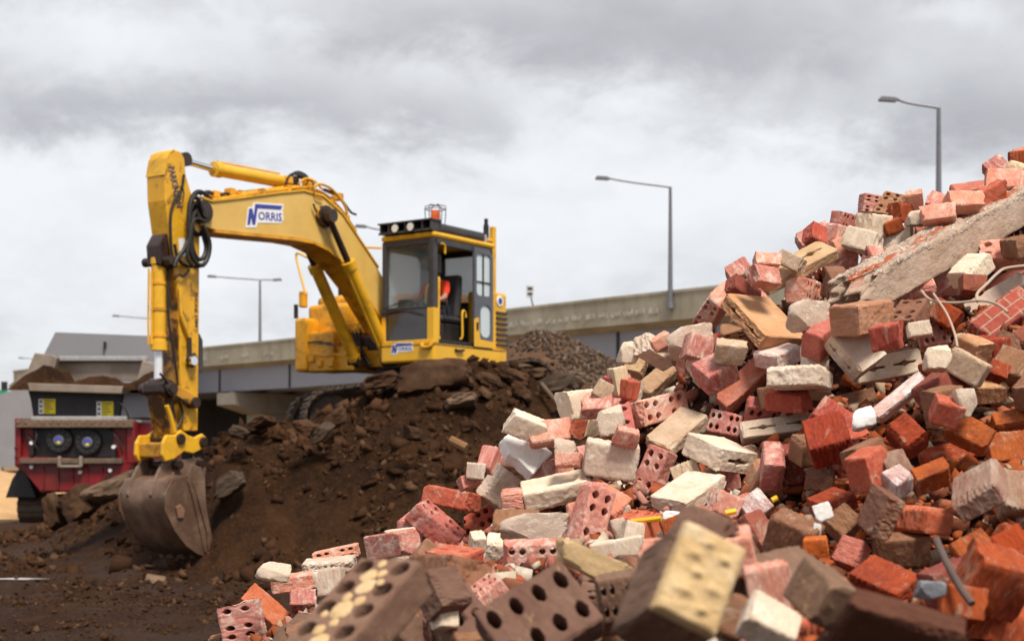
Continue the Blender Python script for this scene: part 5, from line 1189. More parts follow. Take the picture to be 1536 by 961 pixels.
 ["solid","fgbrown",[0.457,2.097,1.392],[0.56,-0.179,-0.553,0.59],[0.09,0.07,0.06],"blurred grey-brown brick right of the cream brick end, foreground"],
 ["solid","fgdark",[0.547,2.044,1.331],[0.383,0.912,0.022,-0.142],[0.168,0.137,0.027],"smooth dark brown brick filling the bottom edge, right foreground"],
 ["solid","fgbrown",[-0.134,2.707,1.333],[0.531,0.034,-0.714,0.455],[0.084,0.071,0.073],"brown brick behind the right tip of the left foreground cored brick"],
]
LUMPS = [
 ["cream",[-0.734,4.398,1.233],[0.095,0.046,0.058],"cream rock on the left foot of the heap"],
 ["cream",[-0.557,4.369,1.207],[0.082,0.066,0.082],"pale lump behind the left foreground cored brick"],
 ["cream",[0.306,4.026,1.389],[0.045,0.036,0.064],"grey-cream lump right of the steep pink cored brick"],
 ["cream",[0.325,3.848,1.384],[0.054,0.043,0.061],"small pale broken lump left of the orange chip"],
 ["cream",[0.061,3.708,1.409],[0.17,0.058,0.073],"ragged tan mortar lump under the oval-recess brick"],
 ["cream",[0.266,3.612,1.353],[0.127,0.046,0.058],"pale broken lump behind the left shoulder of the big foreground brick"],
 ["white",[0.441,3.94,1.426],[0.048,0.024,0.03],"white chip above the small orange chip"],
 ["orange",[0.414,3.681,1.414],[0.055,0.028,0.035],"small orange chip at the peak of the big foreground brick"],
 ["pink",[0.582,3.881,1.46],[0.076,0.049,0.062],"pink lump below the slotted cream brick end"],
 ["cream",[0.048,4.66,1.687],[0.127,0.059,0.074],"pale speckled rock on the outline above the white slab"],
 ["pink",[-0.075,4.546,1.579],[0.051,0.041,0.085],"pink lump left of the white slab"],
 ["cream",[-0.116,4.495,1.545],[0.055,0.04,0.051],"pitted cream lump on the outline left of the white slab"],
 ["pink",[-0.136,4.524,1.511],[0.068,0.034,0.042],"pink lump on the outline above the smooth orange-red brick"],
 ["cream",[0.217,4.811,1.765],[0.099,0.076,0.095],"pale rock on the outline beside the brick standing on end"],
 ["cream",[0.327,4.687,1.701],[0.092,0.074,0.097],"cream broken lump right of the shaded tan brick"],
 ["pink",[0.36,4.468,1.652],[0.075,0.044,0.054],"pink peaked lump left of the rough tan brick"],
 ["pink",[0.287,4.79,1.762],[0.103,0.061,0.076],"pink lump right of the pale rock on the outline"],
 ["pink",[0.118,4.674,1.666],[0.127,0.06,0.075],"pink lump behind the white slab"],
 ["cream",[0.173,4.615,1.613],[0.074,0.048,0.061],"cream lump right of the white slab"],
 ["pink",[0.178,4.52,1.579],[0.076,0.034,0.042],"small pink lump between the white slab and the broad cream brick"],
 ["cream",[0.621,4.941,1.989],[0.158,0.085,0.107],"rounded cream lump under the crest brick with rows of holes"],
 ["pink",[0.635,4.869,1.961],[0.091,0.066,0.082],"pink lump in front of the rounded cream lump"],
 ["cream",[0.411,5.034,1.954],[0.071,0.057,0.08],"cream lump at the far left of the upper outline"],
 ["cream",[0.51,5.016,1.957],[0.132,0.06,0.075],"cream lump on the outline left of the rounded cream lump"],
 ["pink",[0.519,4.983,1.992],[0.079,0.034,0.042],"pink chip on the outline above the gravel"],
 ["tan",[0.368,4.909,1.849],[0.051,0.041,0.097],"upright tan sliver on the outline"],
 ["red",[0.401,4.885,1.82],[0.05,0.04,0.064],"small red lump beside the upright tan sliver"],
 ["tan",[0.307,4.787,1.813],[0.058,0.047,0.058],"small tan lump lowest on the upper outline"],
 ["tan",[0.715,4.667,1.933],[0.096,0.056,0.07],"tan lump below the large orange-tan slotted brick"],
 ["cream",[1.345,5.274,2.446],[0.109,0.063,0.079],"cream lump on the crest below the brown cored brick"],
 ["orange",[1.408,5.269,2.44],[0.069,0.04,0.049],"small orange lump beside the cream crest lump"],
 ["orange",[1.478,5.352,2.501],[0.105,0.056,0.07],"orange lump right of the brown cored brick"],
 ["pink",[1.513,5.345,2.547],[0.06,0.048,0.075],"pale pink lump behind the brown cored brick"],
 ["cream",[1.281,5.205,2.376],[0.127,0.062,0.078],"cream mortar lump just left of the concrete beam"],
 ["pink",[1.229,5.305,2.366],[0.085,0.06,0.075],"pink lump right of the upper end of the long tan slotted brick"],
 ["pink",[0.876,4.905,2.26],[0.083,0.044,0.055],"pink lump on the crest right of the pink block"],
 ["cream",[0.935,4.501,2.035],[0.127,0.074,0.093],"bright cream wedge below the brick with three holes"],
 ["red",[1.1,4.176,1.943],[0.082,0.06,0.074],"round red lump below the orange mortared block"],
 ["cream",[1.159,3.882,1.857],[0.069,0.055,0.069],"cream lump joined to the right end of the crossing slotted bricks"],
 ["cream",[1.17,4.09,1.957],[0.065,0.021,0.027],"pale chip under the concrete beam"],
 ["white",[0.927,3.751,1.691],[0.06,0.042,0.053],""],
 ["red",[1.092,3.584,1.706],[0.067,0.051,0.064],"round red lump above the deep black gap"],
 ["cream",[1.141,3.578,1.731],[0.057,0.046,0.07],"cream wedge left of the orange-tan brick near the right edge"],
 ["tan",[1.265,3.944,1.837],[0.1,0.056,0.07],"tan wedge below the jointed red brickwork"],
 ["orange",[1.37,4.024,1.832],[0.053,0.039,0.049],"bright orange chip near the right edge"],
 ["orange",[0.894,2.647,1.362],[0.109,0.087,0.114],"big orange brick lump in the lower right corner"],
 ["brightorange",[0.978,2.774,1.418],[0.057,0.046,0.062],"vivid orange lump at the right edge, lower right"],
 ["grey",[0.741,2.521,1.357],[0.054,0.028,0.035],"blue-grey stone among the orange bricks at the bottom right"],
 ["brightorange",[0.658,3.078,1.398],[0.049,0.03,0.038],"vivid small orange lump behind the blurred foreground bricks"],
 ["white",[0.696,3.191,1.468],[0.036,0.029,0.039],"upper of two white scraps among the brown bricks"],
 ["white",[0.678,3.158,1.428],[0.018,0.014,0.036],"lower of two white scraps among the brown bricks"],
 ["orange",[0.935,2.707,1.264],[0.114,0.051,0.063],"orange lump in the bottom right corner"],
 ["orange",[1.969,5.512,2.711],[0.067,0.054,0.119],"orange lump at the top right corner of the heap"],
 ["fgtan",[0.164,2.874,1.376],[0.159,0.047,0.059],"blurred sandy mortar lump in the foreground centre"],
 ["fgtan",[0.138,2.948,1.22],[0.088,0.04,0.05],"blurred sandy lump on the bottom edge"],
 ["cream",[-0.129,2.7,1.289],[0.018,0.014,0.043],"thin cream sliver right of the left foreground cored brick"],
 ["pink",[0.414,2.309,1.383],[0.065,0.052,0.076],"pinkish lump between the big mortared brick and the grey-brown one"],
 ["red",[0.856,4.433,1.766],[0.125,0.05,0.062],"pink broken cored lump beneath the squat cream brick"],
 ["darkred",[1.503,4.646,2.151],[0.074,0.045,0.057],"dark red lump under the concrete beam near the right edge"],
 ["orange",[0.818,2.595,1.326],[0.073,0.049,0.061],"dark orange lump beside the blue-grey stone"],
 ["pink",[1.865,5.376,2.623],[0.141,0.069,0.086],"pink lump below the topmost pink brick"],
 ["red",[1.733,5.207,2.537],[0.146,0.051,0.063],"red lump wedged between the concrete post and the crest brick behind it"],
 ["pink",[1.618,5.106,2.5],[0.12,0.054,0.067],"pink lump behind the middle of the concrete post"],
 ["tan",[1.945,5.43,2.649],[0.127,0.081,0.102],"tan lump under the orange lump at the top right corner"],
 ["pink",[1.527,5.089,2.454],[0.115,0.05,0.062],"pink lump right of the cored crest bricks behind the concrete post"],
 ["red",[1.166,5.384,2.413],[0.116,0.061,0.076],"red lump on the crest left of the reddish cored brick"],
 ["pink",[1.236,5.38,2.427],[0.101,0.057,0.071],"pink lump under the reddish cored crest brick"],
 ["pink",[0.858,4.842,2.199],[0.1,0.051,0.064],"pink lump under the pink block left of the long tan slotted brick"],
 ["darkred",[0.804,4.983,2.17],[0.107,0.052,0.065],"dark red lump above the crest brick with rows of holes"],
 ["tan",[0.989,5.045,2.281],[0.095,0.042,0.052],"tan lump behind the long tan slotted brick"],
 ["cream",[1.489,5.224,2.462],[0.088,0.047,0.059],"cream lump left of the concrete post below the pale pink lump"],
]
FILL = [
 ["cored_broken","brown",[-0.251,2.948,1.249],[-0.52,-0.36,-0.09,0.77],[0.105,0.099,0.072]],
 ["broken","brown",[1.468,4.171,1.85],[-0.84,-0.44,-0.04,0.3],[0.103,0.101,0.073]],
 ["solid","tan",[0.695,4.531,1.55],[0.92,-0.02,-0.25,0.3],[0.204,0.099,0.069]],
 ["cored","fgbrown",[0.192,3.048,1.287],[0.68,0.27,-0.18,0.65],[0.095,0.098,0.07]],
 ["solid","orange",[0.995,2.809,1.242],[0.46,-0.43,0.09,0.77],[0.16,0.096,0.074]],
 ["solid","pinkred",[0.364,4.966,1.773],[-0.63,-0.32,-0.71,0.08],[0.214,0.091,0.073]],
 ["broken","greypink",[0.95,3.555,1.549],[0.52,0.27,0.46,0.66],[0.097,0.104,0.071]],
 ["cored_broken","pink",[1.286,4.992,2.236],[0.03,0.58,0.37,0.73],[0.137,0.09,0.073]],
 ["cored_broken","fgbrown",[-0.079,2.736,1.252],[-0.82,-0.27,-0.17,0.48],[0.217,0.092,0.072]],
 ["broken","brown",[1.535,4.396,1.916],[0.84,0.36,-0.36,0.18],[0.09,0.104,0.07]],
 ["broken","brown",[1.007,2.897,1.328],[0.09,0.1,0.25,0.96],[0.142,0.098,0.072]],
 ["cored_broken","redbrown",[1.131,4.914,2.166],[0.36,0.61,0.39,0.59],[0.192,0.09,0.073]],
 ["cored","pink",[0.86,5.091,2.15],[-0.39,-0.61,0.27,0.64],[0.131,0.095,0.069]],
 ["solid","fgbrown",[-0.254,2.903,1.259],[-0.27,-0.84,-0.28,0.38],[0.188,0.104,0.071]],
 ["solid","red",[0.507,2.303,1.313],[-0.98,-0.1,0.08,0.15],[0.109,0.099,0.069]],
 ["cored","greypink",[1.226,3.178,1.425],[0.68,0.72,0.01,0.15],[0.16,0.096,0.07]],
 ["cored","pinkred",[0.471,3.482,1.402],[-0.75,-0.52,-0.39,0.12],[0.105,0.104,0.07]],
 ["cored_broken","fgbrown",[0.183,3.056,1.262],[-0.49,-0.68,0.14,0.53],[0.128,0.104,0.071]],
 ["cored","brown",[0.233,3.047,1.178],[0.01,0.08,0.56,0.82],[0.147,0.098,0.068]],
 ["cored","brown",[0.603,4.03,1.414],[0.24,-0.42,0.14,0.87],[0.105,0.09,0.071]],
 ["cored_broken","redbrown",[1.239,4.454,2.016],[0.86,0.13,-0.23,0.43],[0.145,0.092,0.071]],
 ["cored","red",[0.925,3.879,1.606],[0.62,-0.43,0.32,0.58],[0.12,0.094,0.074]],
 ["solid","orange",[1.259,4.102,1.835],[-0.79,-0.21,0.06,0.58],[0.153,0.096,0.073]],
 ["solid","redbrown",[1.421,3.864,1.767],[0.89,0.1,-0.21,0.38],[0.097,0.09,0.07]],
 ["broken","tanbrown",[1.349,4.189,1.899],[-0.47,-0.75,0.22,0.42],[0.097,0.09,0.071]],
 ["broken","pink",[-0.318,4.705,1.356],[0.78,0.09,-0.06,0.62],[0.137,0.092,0.072]],
 ["cored","fgbrown",[-0.656,4.276,1.013],[0.55,-0.77,0.01,0.33],[0.129,0.101,0.073]],
 ["broken","redbrown",[0.899,3.606,1.58],[0.48,-0.67,0.29,0.48],[0.096,0.101,0.067]],
 ["slot","cream",[0.255,4.392,1.383],[-0.13,-0.16,-0.11,0.97],[0.224,0.1,0.071]],
 ["solid","brown",[0.631,3.194,1.408],[0.1,0.31,0.51,0.79],[0.108,0.099,0.071]],
 ["cored","brown",[0.398,2.418,1.302],[-0.49,-0.87,0.03,0.09],[0.197,0.089,0.069]],
 ["cored","redbrown",[1.762,4.928,2.316],[0.67,-0.03,-0.15,0.72],[0.133,0.09,0.067]],
 ["solid","brown",[1.158,3.819,1.725],[0.48,-0.59,0.33,0.56],[0.105,0.093,0.071]],
 ["cored_broken","red",[-0.144,3.425,1.333],[-0.6,0.01,-0.05,0.8],[0.187,0.105,0.071]],
 ["broken","brown",[0.534,2.364,1.318],[0.8,0.44,0.21,0.35],[0.167,0.093,0.07]],
 ["cored_broken","pink",[1.548,5.063,2.235],[0.08,-0.32,-0.03,0.94],[0.195,0.096,0.07]],
 ["cored","red",[0.899,3.987,1.693],[0.04,0.31,0.11,0.94],[0.115,0.099,0.071]],
 ["broken","brown",[0.4,2.332,1.315],[0.78,0.09,0.2,0.59],[0.144,0.101,0.069]],
 ["solid","orange",[1.373,4.511,2.038],[0.17,0.3,-0.02,0.94],[0.1,0.097,0.069]],
 ["cored","redbrown",[0.776,4.885,2.003],[0.79,-0.3,0.28,0.46],[0.092,0.099,0.07]],
 ["cored_broken","pink",[1.763,5.022,2.303],[0.2,-0.11,-0.44,0.87],[0.189,0.097,0.071]],
 ["cored_broken","pink",[0.809,4.973,2.055],[0.02,-0.83,-0.03,0.56],[0.11,0.105,0.069]],
 ["solid","cream",[1.559,4.833,2.221],[-0.23,-0.3,-0.12,0.92],[0.128,0.1,0.067]],
 ["cored","redbrown",[0.881,4.666,1.792],[0.08,-0.1,-0.04,0.99],[0.143,0.095,0.071]],
 ["solid","cream",[0.657,4.894,1.901],[-0.34,-0.76,0.14,0.54],[0.112,0.094,0.069]],
 ["broken","fgbrown",[0.416,2.536,1.349],[-0.67,-0.52,-0.51,0.1],[0.236,0.094,0.072]],
 ["solid","brown",[-0.562,4.036,1.086],[0.95,0.17,-0.18,0.2],[0.138,0.102,0.07]],
 ["cored","orange",[0.926,2.802,1.29],[0.72,-0.06,-0.2,0.66],[0.142,0.093,0.067]],
 ["cored","orange",[0.923,2.796,1.221],[0.54,-0.48,0.44,0.53],[0.113,0.091,0.074]],
 ["cored","red",[0.718,5.073,1.991],[0.93,-0.02,-0.12,0.35],[0.221,0.099,0.068]],
 ["broken","fgbrown",[0.406,2.352,1.298],[0.93,0.23,-0.17,0.22],[0.1,0.101,0.068]],
 ["solid","darkred",[0.587,3.48,1.393],[-0.63,-0.59,0.49,0.08],[0.093,0.104,0.072]],
 ["solid","cream",[0.134,4.885,1.667],[0.05,0.07,0.72,0.69],[0.113,0.094,0.072]],
 ["cored","pink",[0.317,2.445,1.421],[0.07,-0.1,-0.11,0.99],[0.197,0.096,0.071]],
 ["cored","pink",[-0.003,4.885,1.579],[1.0,0.01,0.0,0.07],[0.099,0.1,0.068]],
 ["cored","fgbrown",[-0.142,2.935,1.239],[0.54,-0.05,-0.12,0.83],[0.105,0.104,0.069]],
 ["cored","greypink",[0.527,2.168,1.294],[-0.34,0.09,-0.36,0.86],[0.116,0.093,0.069]],
 ["solid","tanbrown",[0.739,4.12,1.52],[0.64,0.34,-0.1,0.68],[0.101,0.099,0.072]],
 ["solid","red",[0.882,3.523,1.56],[-0.14,-0.39,0.63,0.66],[0.102,0.094,0.069]],
 ["solid","fgbrown",[0.289,2.423,1.391],[-0.28,-0.4,-0.29,0.82],[0.237,0.101,0.07]],
 ["solid","pinkred",[0.998,4.508,1.982],[-0.13,-0.39,0.41,0.82],[0.187,0.1,0.072]],
 ["solid","cream",[0.969,4.55,1.872],[0.69,-0.11,0.71,-0.08],[0.189,0.09,0.073]],
 ["broken","brown",[0.291,3.179,1.305],[0.9,0.27,0.25,0.23],[0.102,0.101,0.071]],
 ["cored","pink",[1.242,4.973,2.196],[0.91,-0.03,-0.26,0.32],[0.184,0.101,0.068]],
 ["solid","cream",[1.426,5.301,2.397],[0.13,0.18,0.74,0.64],[0.132,0.102,0.071]],
 ["cored","brown",[-0.097,2.782,1.231],[0.4,0.46,0.49,0.63],[0.235,0.098,0.07]],
 ["cored","pink",[0.126,4.79,1.541],[0.92,-0.04,-0.11,0.36],[0.136,0.102,0.073]],
 ["solid","pinkred",[0.303,4.388,1.436],[-0.45,-0.16,-0.39,0.79],[0.104,0.096,0.069]],
 ["solid","redbrown",[-0.233,3.943,1.294],[0.67,0.32,0.16,0.65],[0.188,0.095,0.068]],
 ["cored_broken","pinkred",[0.378,5.024,1.814],[-0.5,-0.24,-0.2,0.81],[0.108,0.102,0.067]],
 ["broken","fgbrown",[0.473,2.496,1.379],[0.9,0.23,0.03,0.36],[0.135,0.089,0.072]],
 ["cored_broken","pink",[0.235,4.303,1.364],[-0.67,-0.42,-0.3,0.53],[0.191,0.098,0.072]],
 ["cored","redbrown",[0.922,4.617,1.786],[0.92,0.33,-0.15,0.13],[0.128,0.096,0.073]],
 ["cored_broken","pinkred",[0.817,4.703,1.73],[-0.46,-0.89,-0.01,0.08],[0.093,0.094,0.07]],
 ["cored","red",[0.363,4.069,1.387],[0.4,-0.07,-0.17,0.9],[0.132,0.104,0.073]],
 ["cored_broken","pink",[0.676,4.454,1.542],[0.51,0.55,0.34,0.57],[0.113,0.095,0.07]],
 ["solid","orange",[1.44,4.301,1.915],[-0.91,-0.1,-0.03,0.41],[0.096,0.096,0.074]],
 ["cored","pinkred",[0.359,4.833,1.703],[-0.68,-0.25,-0.22,0.65],[0.21,0.103,0.068]],
 ["broken","darkred",[1.193,3.983,1.781],[0.93,-0.03,-0.28,0.24],[0.108,0.097,0.074]],
 ["solid","darkred",[0.78,4.061,1.568],[0.11,0.05,0.51,0.85],[0.1,0.102,0.072]],
 ["cored","brown",[-0.92,4.605,0.974],[0.42,0.24,0.58,0.65],[0.135,0.096,0.073]],
 ["solid","cream",[-0.336,4.339,1.316],[-0.44,-0.61,-0.4,0.53],[0.11,0.089,0.071]],
 ["broken","darkred",[1.608,4.388,1.936],[-0.2,-0.68,0.53,0.47],[0.102,0.098,0.072]],
 ["solid","brown",[0.837,3.958,1.61],[-0.14,-0.0,-0.15,0.98],[0.109,0.091,0.073]],
 ["broken","brown",[-0.147,3.187,1.33],[-0.86,0.13,-0.04,0.49],[0.213,0.105,0.069]],
 ["solid","pink",[1.384,4.911,2.15],[0.42,0.91,-0.04,0.02],[0.142,0.096,0.069]],
 ["solid","tanbrown",[0.742,4.49,1.558],[0.28,-0.15,0.35,0.88],[0.109,0.1,0.071]],
 ["cored","pinkred",[1.338,5.376,2.41],[-0.65,-0.6,-0.35,0.31],[0.108,0.09,0.067]],
 ["cored_broken","pinkred",[2.05,5.569,2.756],[0.23,-0.03,0.38,0.9],[0.136,0.095,0.072]],
 ["cored_broken","fgbrown",[-0.011,2.756,1.269],[0.71,-0.1,-0.11,0.69],[0.135,0.09,0.072]],
 ["solid","orange",[1.105,3.09,1.391],[-0.75,-0.01,-0.29,0.59],[0.094,0.102,0.067]],
 ["cored","fgbrown",[0.209,3.112,1.295],[0.71,0.27,-0.45,0.46],[0.11,0.099,0.073]],
 ["slot","cream",[1.303,4.945,2.162],[-0.75,-0.44,-0.01,0.49],[0.137,0.103,0.068]],
 ["cored","pinkred",[0.623,5.068,1.975],[0.89,0.24,-0.15,0.35],[0.075,0.1,0.073]],
 ["cored_broken","fgbrown",[-0.866,4.63,1.026],[0.72,-0.1,-0.02,0.68],[0.101,0.102,0.074]],
 ["solid","tan",[0.985,4.721,2.056],[-0.8,-0.24,0.09,0.54],[0.094,0.094,0.067]],
 ["broken","pink",[1.572,5.232,2.49],[-0.59,-0.23,-0.77,0.03],[0.077,0.097,0.07]],
 ["broken","fgbrown",[0.406,2.347,1.278],[-0.95,-0.27,0.1,0.08],[0.115,0.089,0.071]],
 ["broken","pink",[0.256,4.623,1.578],[0.96,0.24,-0.07,0.09],[0.072,0.104,0.07]],
 ["cored","pink",[0.065,4.919,1.628],[0.34,-0.73,0.27,0.54],[0.141,0.103,0.069]],
 ["solid","orange",[0.643,2.183,1.282],[0.4,0.78,0.37,0.3],[0.095,0.092,0.069]],
 ["broken","pink",[1.242,5.346,2.334],[0.41,0.5,0.49,0.58],[0.153,0.092,0.068]],
 ["cored","pink",[0.265,4.437,1.465],[-0.97,0.19,-0.07,0.13],[0.08,0.098,0.067]],
 ["cored","pink",[1.558,5.17,2.488],[-0.31,-0.89,0.16,0.29],[0.109,0.09,0.071]],
 ["solid","cream",[0.405,5.07,1.832],[-0.75,0.03,-0.12,0.65],[0.112,0.101,0.074]],
 ["solid","tan",[1.178,4.537,2.023],[0.44,0.32,0.23,0.81],[0.13,0.094,0.072]],
 ["broken","darkred",[0.872,2.824,1.335],[0.69,0.69,-0.06,0.2],[0.096,0.093,0.071]],
 ["cored","redbrown",[0.012,3.993,1.389],[0.01,0.01,0.37,0.93],[0.131,0.093,0.071]],
 ["cored_broken","pinkred",[0.655,3.992,1.427],[0.53,0.83,-0.0,0.19],[0.083,0.103,0.069]],
 ["solid","tan",[0.553,4.45,1.522],[0.76,0.62,-0.19,0.07],[0.088,0.098,0.071]],
 ["cored","pinkred",[1.522,5.382,2.493],[-0.04,-0.84,0.02,0.54],[0.134,0.1,0.071]],
 ["broken","pink",[0.002,4.551,1.447],[0.09,-0.73,-0.06,0.68],[0.07,0.096,0.07]],
 ["cored","fgbrown",[0.276,3.235,1.301],[0.35,-0.66,0.43,0.51],[0.133,0.094,0.071]],
 ["solid","pink",[0.614,4.971,1.935],[-0.12,-0.17,0.57,0.79],[0.064,0.104,0.067]],
 ["solid","red",[0.657,3.278,1.395],[-0.45,-0.79,-0.37,0.21],[0.084,0.093,0.073]],
 ["broken","fgbrown",[-0.598,4.126,1.075],[0.49,0.72,0.12,0.48],[0.072,0.104,0.073]],
]
CORE_N = (48, 42); CORE_X = [-1.9,3.2]; CORE_Y = [0.9,7.2]
